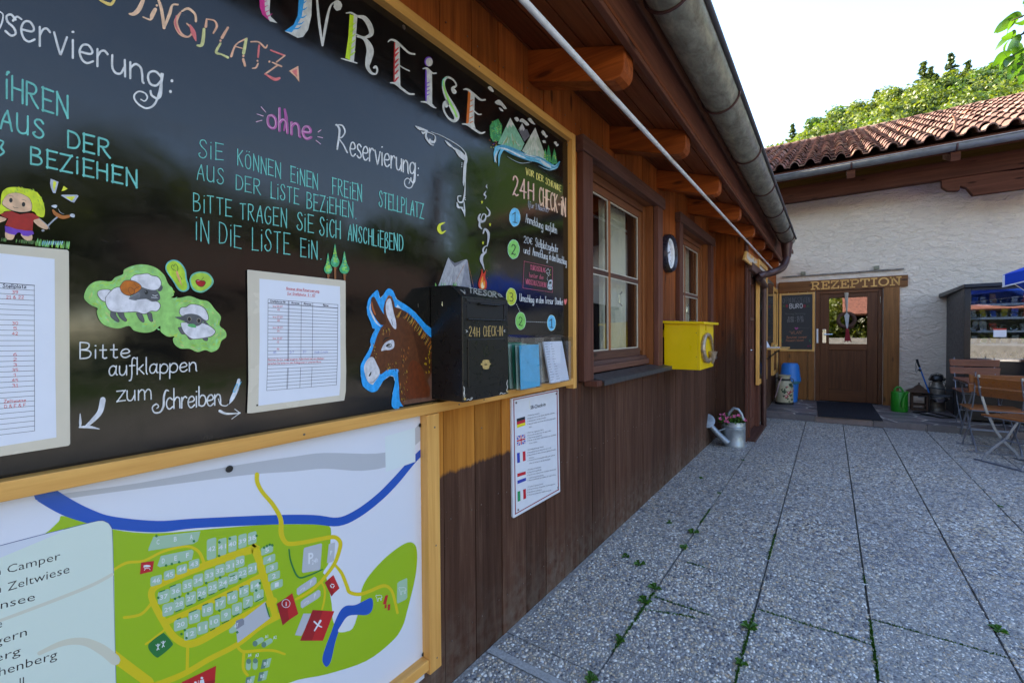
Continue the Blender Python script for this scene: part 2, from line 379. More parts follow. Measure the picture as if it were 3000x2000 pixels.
# ground: meadow to the horizon, gravel yard, paving bed
raw('ground', [(-300,-300,-.06),(300,-300,-.06),(300,300,-.06),(-300,300,-.06)], [(0,1,2,3)], M['grass'], kind='structure')
raw('gravel_yard', [(-22,-16,-.045),(-2.5,-16,-.045),(-2.5,4,-.045),(-22,4,-.045)], [(0,1,2,3)], M['gravel'], kind='structure')
pv = raw('courtyard_paving', [(-2.6,-9,-.018),(9.4,-9,-.018),(9.4,1.4,-.018),(-2.6,1.4,-.018)], [(0,1,2,3)], M['joint'], kind='structure')
# slabs of washed pebble concrete, one mesh shared
PW = .4335
def slab_mesh():
    b = MB(); g = .0015; h_ = .0019; b.hexa([(g,h_,-.03),(PW-g,h_,-.03),(PW-g,PW-h_,-.03),(g,PW-h_,-.03),(g+.001,h_+.003,0),(PW-g-.001,h_+.003,0),(PW-g-.001,PW-h_-.003,0),(g+.001,PW-h_-.003,0)])
    me = bpy.data.meshes.new('paving_slab'); me.from_pydata(b.v, [], b.f); me.materials.append(M['pave']); return me
sm = slab_mesh()
OFF = {0: 1.98, 1: 2.175, 2: 2.352, 3: 2.56, 4: 2.75, 5: 2.92, 6: 3.1, 7: 3.29}
KX = 1.42
slots = []
for c in range(0, 12):
    y1 = 1.15-c*PW
    x0 = OFF.get(c, 3.4+.19*(c-8)); k0 = int((x0-KX)/PW)+1
    for k in range(-k0-3, 16):
        xa = x0+k*PW
        if xa > 7.75: continue
        if xa < -1.0 and c > 5: continue
        slots.append((xa, y1-PW))
slots = [s for s in slots if s[0] > KX-.02 or c >= 0]
near = sorted(slots, key=lambda s: (s[0]-1.6)**2+(s[1]+.6)**2)[:285]
for x, y in near:
    o = bpy.data.objects.new('paving_slab', sm); COL.objects.link(o); o.parent = pv
    o.location = (x, y, rng.uniform(-.0015, .0015)); o.rotation_euler = (rng.normal(0, .0012), rng.normal(0, .0012), rng.normal(0, .0008))
b = MB()
for x in np.arange(-2.6, 9.2, PW):
    for y in np.arange(-9, 1.1-PW, PW):
        if not any(abs(x-a) < PW and abs(y-c_) < PW for a, c_ in near):
            b.add([(x+.003,y+.003,-.002),(x+PW-.003,y+.003,-.002),(x+PW-.003,y+PW-.003,-.002),(x+.003,y+PW-.003,-.002)], [(0,1,2,3)])
b.build('slab_field', M['pave'], pv, kind='stuff')
# concrete strip that crosses the paving next to the wall, and looser pebbles before it
raw('concrete_strip', [(1.40,1.14,.003),(1.412,.3,.003),(1.446,.3,.003),(1.44,1.14,.003)], [(0,1,2,3)], M['conc'], pv, kind='structure')
# near pebbles as real stones, pressed into the slabs
def pebble_field():
    n_c = 15; pts = []
    xs = np.arange(.95, 3.3, .0138); ys = np.arange(-1.45, 1.13, .0138)
    X, Y = np.meshgrid(xs, ys); X = X.ravel(); Y = Y.ravel()
    X = X+rng.uniform(-.0062, .0062, X.size); Y = Y+rng.uniform(-.0062, .0062, Y.size)
    # keep what the sight cone of the courtyard side covers, drop the joints
    d = np.stack([X, Y, np.full(X.size, -H)], 1)
    fz = d@np.array(_f); px = 1500+FPX*(d@np.array(_r))/fz; py = 1000-FPX*(d@np.array(_u))/fz
    keep = (px > 1180) & (px < 3150) & (py > 1400) & (py < 2150) & (fz > .3)
    col = np.floor((1.15-Y)/PW); fy = (1.15-Y)/PW-col
    keep &= (fy > .012) & (fy < .988)
    ox = np.array([OFF.get(int(c), 0) for c in col]); fx = ((X-ox)/PW) % 1.0
    keep &= ~((fx < .01) | (fx > .99))
    keep &= ~((X > 1.398) & (X < 1.446) & (Y > .3))
    X, Y = X[keep], Y[keep]; n = X.size
    keep2 = rng.random(n) < np.interp(X, [2.5, 3.3], [1, 0]); X, Y = X[keep2], Y[keep2]; n = X.size
    a = .0042+.0066*rng.random(n)**1.5; bb = a*rng.uniform(.55, .95, n); h = rng.uniform(.0012, .0034, n); th = rng.uniform(0, math.pi, n)
    k = 6; ang = np.arange(k)*2*math.pi/k
    V = np.zeros((n, 2*k+1, 3))
    for i in range(k):
        for r, zz, j in ((1.0, -.001, i), (.62, .78, k+i)):
            u = a*r*math.cos(ang[i])*(1+.12*math.sin(3*ang[i])); v = bb*r*math.sin(ang[i])
            V[:, j, 0] = X+u*np.cos(th)-v*np.sin(th); V[:, j, 1] = Y+u*np.sin(th)+v*np.cos(th); V[:, j, 2] = h*zz if zz > 0 else -.001
    V[:, 2*k, 0] = X; V[:, 2*k, 1] = Y; V[:, 2*k, 2] = h
    F = []
    for i in range(k):
        j = (i+1) % k; F.append((i, j, k+j)); F.append((i, k+j, k+i)); F.append((k+i, k+j, 2*k))
    F = np.array(F); FF = (F[None]+(np.arange(n)*(2*k+1))[:, None, None]).reshape(-1, 3)
    me = bpy.data.meshes.new('pebbles'); me.vertices.add(n*(2*k+1)); me.vertices.foreach_set('co', V.ravel().astype('f'))
    me.loops.add(FF.size); me.loops.foreach_set('vertex_index', FF.ravel().astype('i'))
    me.polygons.add(len(FF)); me.polygons.foreach_set('loop_start', np.arange(0, FF.size, 3, dtype='i')); me.polygons.foreach_set('loop_total', np.full(len(FF), 3, dtype='i'))
    me.update(); me.validate(); me.materials.append(M['pebble']); me.shade_smooth()
    o = bpy.data.objects.new('pebbles', me); link(o, pv); tag(o, kind='stuff')
pebble_field()
# moss in the joints
def moss(name, lines, dens, parent):
    b = MB()
    for p, q in lines:
        L = math.dist(p, q); nn = int(L*dens)
        for _ in range(nn):
            t = random.random(); x = p[0]+(q[0]-p[0])*t+random.gauss(0, .003); y = p[1]+(q[1]-p[1])*t+random.gauss(0, .004)
            a = random.uniform(0, 6.28); l = random.uniform(.005, .012); h = random.uniform(.002, .008)
            b.add([(x-math.cos(a)*l/2, y-math.sin(a)*l/2, -.004), (x+math.cos(a)*l/2, y+math.sin(a)*l/2, -.004), (x+math.sin(a)*l*.3, y, h), (x-math.sin(a)*l*.6, y, h)], [(0,1,2),(0,2,3)])
    return b.build(name, M['weed'], parent, kind='stuff')
moss('joint_moss', [((2.175,.70),(2.175,.44)),((2.352,.27),(2.352,-.14)),((2.56,-.16),(2.56,-.58)),((2.04,.72),(2.12,.5)),((2.61,.66),(2.61,.55)),((2.13,-.15),(2.55,-.15)),
      ((1.6,.283),(2.3,.283)),((2.9,.283),(3.3,.283)),((1.7,.716),(2.2,.716)),((3.2,.716),(3.5,.716)),((1.9,-.585),(2.2,-.585)),((2.9,-.15),(3.0,-.15))], 650, pv)
def weed(px, py, s, n=9):
    p = onZ(px, py); t = empty('weed_plant', (p.x, p.y, 0), None, 'weed', 'weeds growing in the paving joints'); b = MB()
    for i in range(n):
        a = i*2.4+random.random(); l = s*random.uniform(.5, 1); u = Vector((math.cos(a), math.sin(a), 0)); v = Vector((-u.y, u.x, 0)); wd = l*.28
        z = random.uniform(.25, .7)*l
        c = p.copy(); c.z = 0
        m_ = c+u*l*.55+Vector((0,0,z)); e = c+u*l+Vector((0,0,z*.55))
        b.add([c, m_+v*wd, e, m_-v*wd], [(0,1,2),(0,2,3)])
    b.build('leaves', M['weed'], t); return t
for (px, py, s), lb in zip([(2032,1561,.055),(2002,1604,.05),(1834,1630,.045),(1872,1654,.05),(1917,1724,.05),(1890,1765,.05),(1815,1877,.04),(1728,1992,.05),(2195,1840,.05),(1962,1532,.035),(2056,1401,.035),(2189,1273,.03),(2925,1848,.05),(2170,1945,.04),(2930,1483,.03),(2175,1348,.03),(2108,1445,.03)],
    ['largest leafy weed, in the first long joint out from the timber wall', 'leafy weed just nearer than the largest one in the first joint', 'small weed sprouting mid slab below the multilingual sign', 'weed mid slab right beside the smaller wall side weed', 'weed in the first long joint where a cross joint starts',
     'clover clump at the mossy corner of two joints', 'low weed in the first joint near the bottom edge', 'weed in the first joint at the very bottom of the photo', 'weed on the crossing of second long joint and mossy cross joint', 'tiny weed close to the timber wall in the middle distance',
     'tiny weed near the wall short of the watering can', 'tiny weed at the foot of the side door sill', 'weed in a joint at the right edge of the paving', 'weed in the second long joint near the bottom', 'small weed in the rightmost long joint', 'tiny weed right of the zinc watering can base', 'tiny weed in the first joint in the middle distance']):
    t = weed(px, py, s*.85); t['label'] = lb

# ------------------------------------------------------------------ timber building
tb = empty('timber_building', (3, 1.6, 0), 'long dark brown timber clad building with deep eaves along the left side', 'building')
openings = [(2.36, 3.548, 1.02, 2.33), (4.29, 5.478, 1.02, 2.33)]
def board_seg(b, xa, xb, z0, z1):
    b.hexa([(xa+.003,W-.0,z0),(xb-.003,W-.0,z0),(xb-.001,W+.02,z0),(xa+.001,W+.02,z0),(xa+.003,W,z1),(xb-.003,W,z1),(xb-.001,W+.02,z1),(xa+.001,W+.02,z1)])
js = [-3.0]
while js[-1] < .9: js.append(js[-1]+.15+random.uniform(-.01, .01))
js = [j for j in js if j < 1.05]+[1.17, 1.348, 1.52, 1.704, 1.884, 2.065, 2.242]
while js[-1] < 5.75: js.append(js[-1]+.178+random.uniform(-.012, .006))
js[-1] = 5.9
for xa, xb in zip(js, js[1:]):
    segs = [(-.005, 2.66)]
    for o0, o1, z0, z1 in openings:
        if xb > o0+.01 and xa < o1-.01: segs = [(-.005, z0), (z1, 2.66)]
    dy = random.uniform(-.003, .003)
    for z0, z1 in segs:
        b = MB(); board_seg(b, xa, xb, z0, z1); b.v = [(x, y+dy, z) for x, y, z in b.v]; b.build('cladding_board', M['cladding'], tb)
b = MB(); b.box((-3, W+.03, 0), (2.36, W+.05, 2.7)); b.box((3.548, W+.03, 0), (4.29, W+.05, 2.7)); b.box((5.478, W+.03, 0), (5.9, W+.05, 2.7))
b.box((2.36, W+.03, 0), (3.548, W+.05, 1.02)); b.box((4.29, W+.03, 0), (5.478, W+.05, 1.02)); b.box((2.36, W+.03, 2.33), (3.548, W+.05, 2.7)); b.box((4.29, W+.03, 2.33), (5.478, W+.05, 2.7)); b.build('backing_wall', M['rubber'], tb)
b = MB()
for xa, xb in zip(js, js[1:]):
    if xa < 1.0: continue
    for z in (.16, .62, 2.44):
        for x in (xa+.03, xb-.03): b.lathe([(.0032, 0), (.003, .0012), (.0005, .0018)], (x, W-.0035, z+random.uniform(-.012, .012)), 7, (0, -1, 0))
b.build('nail_heads', M['screw'], tb, kind='stuff')
# window
def window(dx, parent):
    wd = empty('window', (2.95+dx, 1.2, 1.02)); wd.parent = parent; wd.matrix_parent_inverse = Matrix.Translation(-parent.location)
    def P(b, name, m, bev=0, **k):
        b.v = [(x+dx, y, z) for x, y, z in b.v]; o = b.build(name, m, None, bev, **k); o.parent = wd; o.matrix_parent_inverse = Matrix.Translation(-(parent.location))@Matrix.Identity(4)
        o.matrix_parent_inverse = Matrix.Translation(-Vector((2.95+dx, 1.2, 1.02))); return o
    wd.location = Vector((2.95+dx, 1.2, 1.02))
    b = MB(); b.box((2.238, 1.108, 1.03), (2.36, 1.1455, 2.30)); P(b, 'casing', M['casing'], .003)
    b = MB(); b.box((3.548, 1.108, 1.03), (3.665, 1.1455, 2.30)); P(b, 'casing', M['casing'], .003)
    b = MB(); b.box((2.215, 1.096, 2.30), (3.70, 1.1455, 2.385)); P(b, 'casing', M['casingx'], .004)
    for q0, q1 in ((2.362, 2.372), (3.536, 3.546)): b = MB(); b.box((q0, 1.147, 1.03), (q1, 1.30, 2.33)); P(b, 'reveal', M['joinery'])
    b = MB(); b.box((2.373, 1.15, 2.305), (3.535, 1.30, 2.33)); P(b, 'reveal', M['joineryx'])
    # fixed frame and sash
    for x0, x1 in ((2.375, 2.43), (3.48, 3.533)):
        b = MB(); b.box((x0, 1.205, 1.10), (x1, 1.27, 2.30)); P(b, 'frame', M['joinery'], .003)
    b = MB(); b.box((2.431, 1.205, 2.25), (3.479, 1.27, 2.30)); P(b, 'frame', M['joineryx'], .003)
    for x0, x1 in ((2.432, 2.50), (3.425, 3.478)):
        b = MB(); b.box((x0, 1.218, 1.16), (x1, 1.262, 2.249)); P(b, 'sash', M['joinery'], .003)
    b = MB(); b.box((2.501, 1.218, 2.20), (3.424, 1.262, 2.249)); P(b, 'sash', M['joineryx'], .003)
    b = MB(); b.hexa([(2.38,1.19,1.10),(3.53,1.19,1.10),(3.53,1.262,1.10),(2.38,1.262,1.10),(2.38,1.205,1.125),(3.53,1.205,1.125),(3.53,1.262,1.125),(2.38,1.262,1.125)]); P(b, 'weather_bar', M['casingx'], .002)
    b = MB(); b.box((2.501, 1.212, 1.126), (3.424, 1.262, 1.183)); P(b, 'sash', M['casingx'], .004)
    b = MB(); b.box((2.38, 1.175, 1.055), (3.53, 1.26, 1.098)); P(b, 'frame', M['casingx'], .006)
    # glazing bars
    b = MB(); b.box((2.852, 1.224, 1.184), (2.882, 1.256, 2.199)); P(b, 'glazing_bar', M['joinery'], .003)
    for x0, x1 in ((2.501, 2.851), (2.883, 3.424)):
        b = MB(); b.box((x0, 1.225, 1.683), (x1, 1.255, 1.713)); P(b, 'glazing_bar', M['casingx'], .003)
        for z0, z1 in ((1.184, 1.682), (1.714, 2.199)):
            b = MB(); b.box((x0+.001, 1.236, z0), (x1-.001, 1.240, z1)); P(b, 'pane', M['glass'])
            b = MB(); g = .008
            b.box((x0, 1.229, z0), (x0+g, 1.235, z1)); b.box((x1-g, 1.229, z0), (x1, 1.235, z1)); b.box((x0+g, 1.229, z1-g), (x1-g, 1.235, z1)); b.box((x0+g, 1.229, z0), (x1-g, 1.235, z0+g)); P(b, 'glazing_bead', M['seal'])
    b = MB(); se = 3.70 if dx == 0 else 3.55
    b.hexa([(2.37,1.05,1.02),(se,1.05,1.02),(se,1.17,1.035),(2.37,1.17,1.035),(2.37,1.05,1.028),(se,1.05,1.028),(se,1.17,1.05),(2.37,1.17,1.05)])
    b.box((2.37, 1.046, 1.000), (se, 1.050, 1.030)); P(b, 'sill', M['charcoal'])
    b = MB(); b.box((2.30, 1.06, .998), (2.369, 1.14, 1.03)); P(b, 'sill_bracket', M['casing'], .003)
    b = MB()
    for i in range(36):
        t = i/35; x = 2.90+.50*t; y = 1.315+.010*math.sin(i*1.3)
        b.v.append((x, y, 1.12)); b.v.append((x, y+.004, 2.24))
        if i: k = len(b.v); b.f.append((k-4, k-2, k-1, k-3))
    P(b, 'curtain', M['curtain'])
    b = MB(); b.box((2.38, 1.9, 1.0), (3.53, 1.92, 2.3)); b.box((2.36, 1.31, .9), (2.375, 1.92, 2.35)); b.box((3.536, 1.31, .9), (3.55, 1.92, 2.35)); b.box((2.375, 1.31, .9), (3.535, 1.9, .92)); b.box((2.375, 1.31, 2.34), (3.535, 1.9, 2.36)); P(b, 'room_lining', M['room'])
    b = MB(); b.tube([(3.18, 1.262, 1.50), (3.18, 1.285, 1.52), (3.18, 1.285, 1.585), (3.18, 1.262, 1.605)], .006, 6); P(b, 'handle', M['chrome'])
window(0, tb); window(1.93, tb)
# bay: return wall facing the camera, then the wall with the side door
for i, (ya, yb) in enumerate(((W-.0, 1.033), (1.033, .925), (.925, BY+.012))):
    b = MB(); b.box((5.9-.002*i, yb+.0015, .01), (5.93, ya-.0015, 2.62)); b.build('cladding_board', M['cladding'], tb)
b = MB(); b.box((5.885, BY-.012, 0), (5.99, BY+.011, 2.6)); b.build('corner_trim', M['casing'], tb, .003)
b = MB(); b.box((6.9, BY+.03, 0), (9.49, BY+.05, 2.62)); b.box((5.99, BY+.03, 2.07), (6.9, BY+.05, 2.62)); b.build('backing_wall', M['rubber'], tb)
x = 6.92
while x < 9.48:
    x2 = min(x+.14, 9.49); b = MB(); b.box((x+.002, BY, .01), (x2-.002, BY+.02, 2.6)); b.build('cladding_board', M['cladding'], tb); x = x2
for x in np.arange(5.995, 6.90, .14):
    b = MB(); b.box((x, BY, 2.14), (min(x+.137, 6.918), BY+.02, 2.6)); b.build('cladding_board', M['cladding'], tb)
# side door
sd = empty('side_door', (6.4, .82, 0)); sd.parent = tb; sd.matrix_parent_inverse = Matrix.Translation(-tb.location)
def Q(b, name, m, par, bev=0, **k):
    o = b.build(name, m, None, bev, **k); o.parent = par; o.matrix_parent_inverse = Matrix.Translation(-par.location); return o
b = MB(); b.box((5.992, BY-.03, .03), (6.05, BY+.03, 2.03)); Q(b, 'frame', M['casing'], sd, .003)
b = MB(); b.box((6.80, BY-.03, .03), (6.93, BY+.03, 2.03)); Q(b, 'frame', M['casing'], sd, .003)
b = MB(); b.box((5.95, BY-.06, 2.032), (6.96, BY+.012, 2.13)); Q(b, 'header', M['casingx'], sd, .004)
b = MB(); b.box((5.93, BY-.10, 0), (6.95, BY+.03, .028)); Q(b, 'threshold', M['casingx'], sd, .004)
b = MB(); b.box((6.06, BY+.02, .04), (6.15, BY+.06, 2.02)); b.box((6.70, BY+.02, .04), (6.79, BY+.06, 2.02)); b.box((6.151, BY+.02, .04), (6.699, BY+.06, .17)); b.box((6.151, BY+.02, .93), (6.699, BY+.06, 1.04)); b.box((6.151, BY+.02, 1.92), (6.699, BY+.06, 2.02)); b.box((6.151, BY+.03, .171), (6.699, BY+.05, .929)); Q(b, 'leaf', M['casing'], sd, .002)
b = MB(); b.box((6.151, BY+.018, 1.45), (6.699, BY+.058, 1.49)); Q(b, 'glazing_bar', M['casingx'], sd)
for z0, z1 in ((1.045, 1.445), (1.495, 1.915)):
    b = MB(); b.box((6.152, BY+.035, z0), (6.698, BY+.038, z1)); Q(b, 'pane', M['glass'], sd)
b = MB(); b.box((6.1, BY+.12, .9), (6.75, BY+.125, 2.0)); Q(b, 'curtain', M['curtain'], sd)
b = MB(); b.tube([(6.12, BY+.0, 1.08), (6.12, BY-.03, 1.08), (6.22, BY-.03, 1.08)], .008, 8); Q(b, 'handle', M['chrome'], sd)
# eaves
RS = .33
XEND = 8.95
def raft(y): return 2.471-RS*(W-y)
for k in range(-4, 8):
    X = 1.75+.94*k
    prof = [(W+.25, raft(W+.25)), (.76, raft(.76)), (.725, raft(.725)+.006), (.70, raft(.70)+.022), (.686, raft(.686)+.045), (.682, raft(.682)+.07), (.682, raft(.682)+.145), (W+.25, raft(W+.25)+.145)]
    if X > 5.85: prof[0] = (BY+.3, raft(BY+.3)); prof[-1] = (BY+.3, raft(BY+.3)+.145)
    b = MB(); b.prism([(X, y, z) for y, z in prof], (.10, 0, 0)); b.build('rafter', M['eaves'], tb, .004)
y = W+.25
while y > .66:
    y2 = max(y-.135, .64); b = MB()
    za, zb = raft(y)+.147, raft(y2)+.147
    b.hexa([(-3, y2+.003, zb), (XEND, y2+.003, zb), (XEND, y-.003, za), (-3, y-.003, za), (-3, y2+.003, zb+.02), (XEND, y2+.003, zb+.02), (XEND, y-.003, za+.02), (-3, y-.003, za+.02)])
    b.build('soffit_board', M['soffit'], tb); y = y2
b = MB(); b.hexa([(-3,.648,2.435),(XEND,.648,2.435),(XEND,.674,2.435),(-3,.674,2.435),(-3,.612,2.66),(XEND,.612,2.66),(XEND,.638,2.66),(-3,.638,2.66)]); b.build('fascia_board', M['fascia'], tb, .003)
b = MB(); yr = 5.2; zr = raft(yr)+.19
b.hexa([(-3, .52, 2.63), (XEND+.1, .52, 2.63), (XEND+.1, yr, zr), (-3, yr, zr), (-3, .52, 2.68), (XEND+.1, .52, 2.68), (XEND+.1, yr, zr+.05), (-3, yr, zr+.05)])
b.build('roof_covering', M['tile'], tb)
b = MB(); b.box((-3, 5.0, 0), (9.4, 5.2, zr)); b.box((-3.05, W+.05, 0), (-3, 5.2, 2.6)); b.build('rear_walls', M['casing'], tb)
# gutter
GY, GZ, GR = .496, 2.60, .09
gx1 = onY(2330, 706, GY-GR).x
b = MB(); seg = 16
for i in range(seg+1):
    a = math.pi*i/seg
    for x_, rr_ in ((-3, GR), (gx1, GR)): b.v.append((x_, GY-rr_*math.cos(a), GZ-rr_*math.sin(a)))
for i in range(seg): k = 2*i; b.f.append((k, k+1, k+3, k+2))
b.f.append(tuple(1+2*i for i in range(seg+1)))
gut = b.build('gutter', M['zinc'], tb, smooth=True)
so = gut.modifiers.new('thick', 'SOLIDIFY'); so.thickness = .0015
b = MB(); b.tube([(-3, GY-GR-.006, GZ+.004), (gx1, GY-GR-.006, GZ+.004)], .0135, 10); Q(b, 'bead', M['zincd'], gut, smooth=True); gut.children[0].matrix_parent_inverse = Matrix.Identity(4); gut.children[0].matrix_parent_inverse = Matrix.Identity(4)
for px, py in ((1938, 38), (2092, 333), (2175, 479), (2225, 574), (2258, 637), (2280, 683), (2296, 712)):
    X = onZ(px, py, GZ-GR).x
    if X > gx1: X = gx1-.03
    b = MB(); b.tube([(X, GY-(GR+.006)*math.cos(math.pi*i/14), GZ-(GR+.006)*math.sin(math.pi*i/14)) for i in range(15)]+[(X, GY+GR+.03, GZ+.03)], .0065, 6); b.build('gutter_bracket', M['cop'], tb)
for k in range(5):
    b = MB(); X = .6-k*.9; b.tube([(X, GY-(GR+.006)*math.cos(math.pi*i/14), GZ-(GR+.006)*math.sin(math.pi*i/14)) for i in range(15)], .0055, 6); b.build('gutter_bracket', M['cop'], tb)
dx_ = gx1-.17
def smooth3(P, per=6):
    P = [Vector(q) for q in P]; out = []
    for i in range(len(P)-1):
        a0, a1, a2, a3 = P[max(i-1, 0)], P[i], P[i+1], P[min(i+2, len(P)-1)]
        for j in range(per):
            t = j/per; out.append(.5*((2*a1)+(a2-a0)*t+(2*a0-5*a1+4*a2-a3)*t*t+(3*a1-a0-3*a2+a3)*t**3))
    return out+[P[-1]]
pth = [(dx_, GY, GZ-.07), (dx_, GY, GZ-.2), (dx_, GY, GZ-.27), (dx_-.03, GY+.01, GZ-.36), (dx_-.14, GY+.03, GZ-.43), (dx_-.4, GY+.08, GZ-.47), (7.35, .725, 2.06), (7.16, .74, 2.02), (7.1, .745, 1.95)]
b = MB(); b.tube(pth[:3], [.075, .058, .052], 18); b.tube(smooth3([pth[2]]+[onY(x_, y_, Y_) for x_, y_, Y_ in ((2301,768,.505),(2292,784,.53),(2274,794,.58),(2250,802,.66),(2224,811,.74))]+[(7.02, .745, 1.93)]), .046, 16); b.build('downpipe', M['cop'], tb, smooth=True)
b = MB(); b.tube([(7.02, .745, 1.93), (7.02, .745, .0)], .034, 12); b.build('downpipe', M['cop'], tb, smooth=True)
# white pole under the rafters (top-level thing)
b = MB(); b.tube([(-.6, .779, 2.333), (2.45, .779, 2.333)], .0115, 12); b.tube([(2.46, .779, 2.333), (8.9, .779, 2.333)], .0108, 12)
b.build('pole', M['white'], None, smooth=True, label='long thin white pole slung under the rafter ends of the eaves', cat='pole')
b = MB()
# ------------------------------------------------------------------ reception building
rb = empty('reception_building', (9.6, -1, 0), 'white rendered reception building with clay tile roof at the end of the courtyard', 'building')
b = MB(); DZ0, DZ1, DY0, DY1 = SH, 2.01, .215, -.70
b.box((RX, DY0, 0), (RX+.3, 7.0, 3.62)); b.box((RX, -5.2, 0), (RX+.3, DY1, 3.62)); b.box((RX, DY1, DZ1), (RX+.3, DY0, 3.62)); b.build('wall', M['plaster'], rb)
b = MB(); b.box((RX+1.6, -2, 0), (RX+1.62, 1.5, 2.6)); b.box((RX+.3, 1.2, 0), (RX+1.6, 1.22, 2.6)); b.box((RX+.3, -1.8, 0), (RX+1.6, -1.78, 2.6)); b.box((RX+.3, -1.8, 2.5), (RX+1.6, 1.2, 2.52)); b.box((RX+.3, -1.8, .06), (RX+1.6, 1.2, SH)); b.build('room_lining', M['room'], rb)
# timber panel left of the door
ys = [.772, .62, .47, .33, .222]
for a_, c_ in zip(ys, ys[1:]):
    b = MB(); b.box((RX-.028, c_+.002, SH), (RX-.001, a_-.002, 2.012)); b.build('cladding_board', M['larch'], rb, .002)
b = MB(); b.box((RX-.045, -.905, SH-.005), (RX-.001, -.705, 2.012)); b.build('door_post', M['larch'], rb, .004)
# door
dr = empty('door', (RX, -.25, SH)); dr.parent = rb; dr.matrix_parent_inverse = Matrix.Translation(-rb.location)
D = lambda b, n, m, bev=0, **k: Q(b, n, m, dr, bev, **k)
b = MB(); b.box((RX-.02, .150, SH), (RX+.08, .214, 2.009)); D(b, 'frame', M['doorw'], .003)
b = MB(); b.box((RX+.01, -.699, SH), (RX+.08, -.64, 2.009)); D(b, 'frame', M['doorw'], .003)
b = MB(); b.box((RX-.01, -.639, 1.955), (RX+.08, .149, 2.009)); D(b, 'frame', M['doory'], .003)
ly0, ly1 = .148, -.635
b = MB(); b.box((RX+.012, .02, SH+.01), (RX+.06, ly0, 1.953)); D(b, 'stile', M['doorw'], .003)
b = MB(); b.box((RX+.012, ly1, SH+.01), (RX+.06, -.50, 1.953)); D(b, 'stile', M['doorw'], .003)
for z0, z1 in ((1.875, 1.953), (.985, 1.085), (SH+.01, .30)):
    b = MB(); b.box((RX+.012, -.499, z0), (RX+.06, .019, z1)); D(b, 'rail', M['doory'], .003)
b = MB(); b.box((RX+.03, -.499, .301), (RX+.05, .019, .984)); D(b, 'panel', M['doorw'])
b = MB(); b.box((RX+.03, -.499, 1.086), (RX+.036, .019, 1.874)); D(b, 'pane', M['glassd'])
b = MB(); b.box((RX+.002, .062, 1.10), (RX+.011, .112, 1.34)); D(b, 'lock_plate', M['chrome'], .002)
b = MB(); b.tube([(RX+.002, .087, 1.25), (RX-.045, .087, 1.25), (RX-.045, -.03, 1.25)], .009, 8); D(b, 'handle', M['chrome'])
b = MB(); b.box((RX-.027, .172, 1.10), (RX-.021, .198, 1.35)); D(b, 'strike_plate', M['white'], .001)
for z in (.33, 1.17, 1.76):
    b = MB(); b.tube([(RX+.0, -.668, z), (RX+.0, -.668, z+.10)], .009, 8); D(b, 'hinge', M['chrome'])
# beam with carved letters
bm_ = MB(); bm_.box((RX-.047, -1.003, 2.014), (RX-.001, .772, 2.195)); rz = bm_.build('name_sign', M['larchy'], None, .004)
tag(rz, 'wooden beam sign with carved light letters REZEPTION above the door', 'sign')
SLAB = {'R': [[(0,0),(3.2,0)],[(1.4,0),(1.4,10)],[(0,10),(5,10),(6.6,9),(7,7.5),(6.4,6),(5,5),(1.4,5)],[(4.2,5),(7,0.2)],[(6.4,0),(8,0)]],
 'E': [[(0,0),(7,0),(7,2.6)],[(1.4,0),(1.4,10)],[(0,10),(6.8,10),(6.8,7.6)],[(1.4,5),(4.6,5)],[(4.6,3.7),(4.6,6.3)]],
 'Z': [[(.4,7.8),(.4,10),(6.4,10),(.2,0),(6.8,0),(6.8,2.4)]],
 'P': [[(0,0),(3.6,0)],[(1.4,0),(1.4,10)],[(0,10),(5,10),(6.6,9),(7,7.3),(6.4,5.6),(5,4.7),(1.4,4.7)]],
 'T': [[(.1,7.6),(.1,10),(7.4,10),(7.4,7.6)],[(3.75,10),(3.75,0)],[(2,0),(5.5,0)]],
 'I': [[(0,0),(4.4,0)],[(2.2,0),(2.2,10)],[(0,10),(4.4,10)]],
 'O': [[(4+3.9*math.cos(k*math.pi/9), 5+4.9*math.sin(k*math.pi/9)) for k in range(19)]],
 'N': [[(0,0),(3,0)],[(1.4,0),(1.4,10)],[(0,10),(1.6,10),(7,0),(7,10)],[(5.4,10),(8.4,10)]]}
WID = dict(R=8.2, E=7.2, Z=7, P=7.2, T=7.6, I=4.6, O=8, N=8.4)
def sl(ch): return WID[ch]
word = 'REZEPTION'; tot = sum(sl(c) for c in word)+1.9*(len(word)-1); y0, y1 = .275, -.915; sc = (y0-y1)/tot; x0 = 0
for ch in word:
    b = MB()
    for st in SLAB[ch]:
        pts = [(RX-.0485, y0-(x0+px)*sc, 2.043+pz*.0122) for px, pz in st]
        # rounded strokes cut by a router: ribbon with round ends
        w_ = .0105
        for p, q in zip(pts, pts[1:]):
            p, q = Vector(p), Vector(q); d = (q-p).normalized(); nn = Vector((0, -d.z, d.y))*w_
            b.add([p+nn, p-nn, q-nn, q+nn], [(0,1,2,3)])
        for j, p in enumerate(pts):
            b.add([Vector(p)+Vector((-.0003-.00002*j, w_*1.08*math.cos(k*math.pi/6), w_*1.08*math.sin(k*math.pi/6))) for k in range(12)], [tuple(range(12))])
    o = b.build('letter', M['pinez'], rz); x0 += sl(ch)+1.9
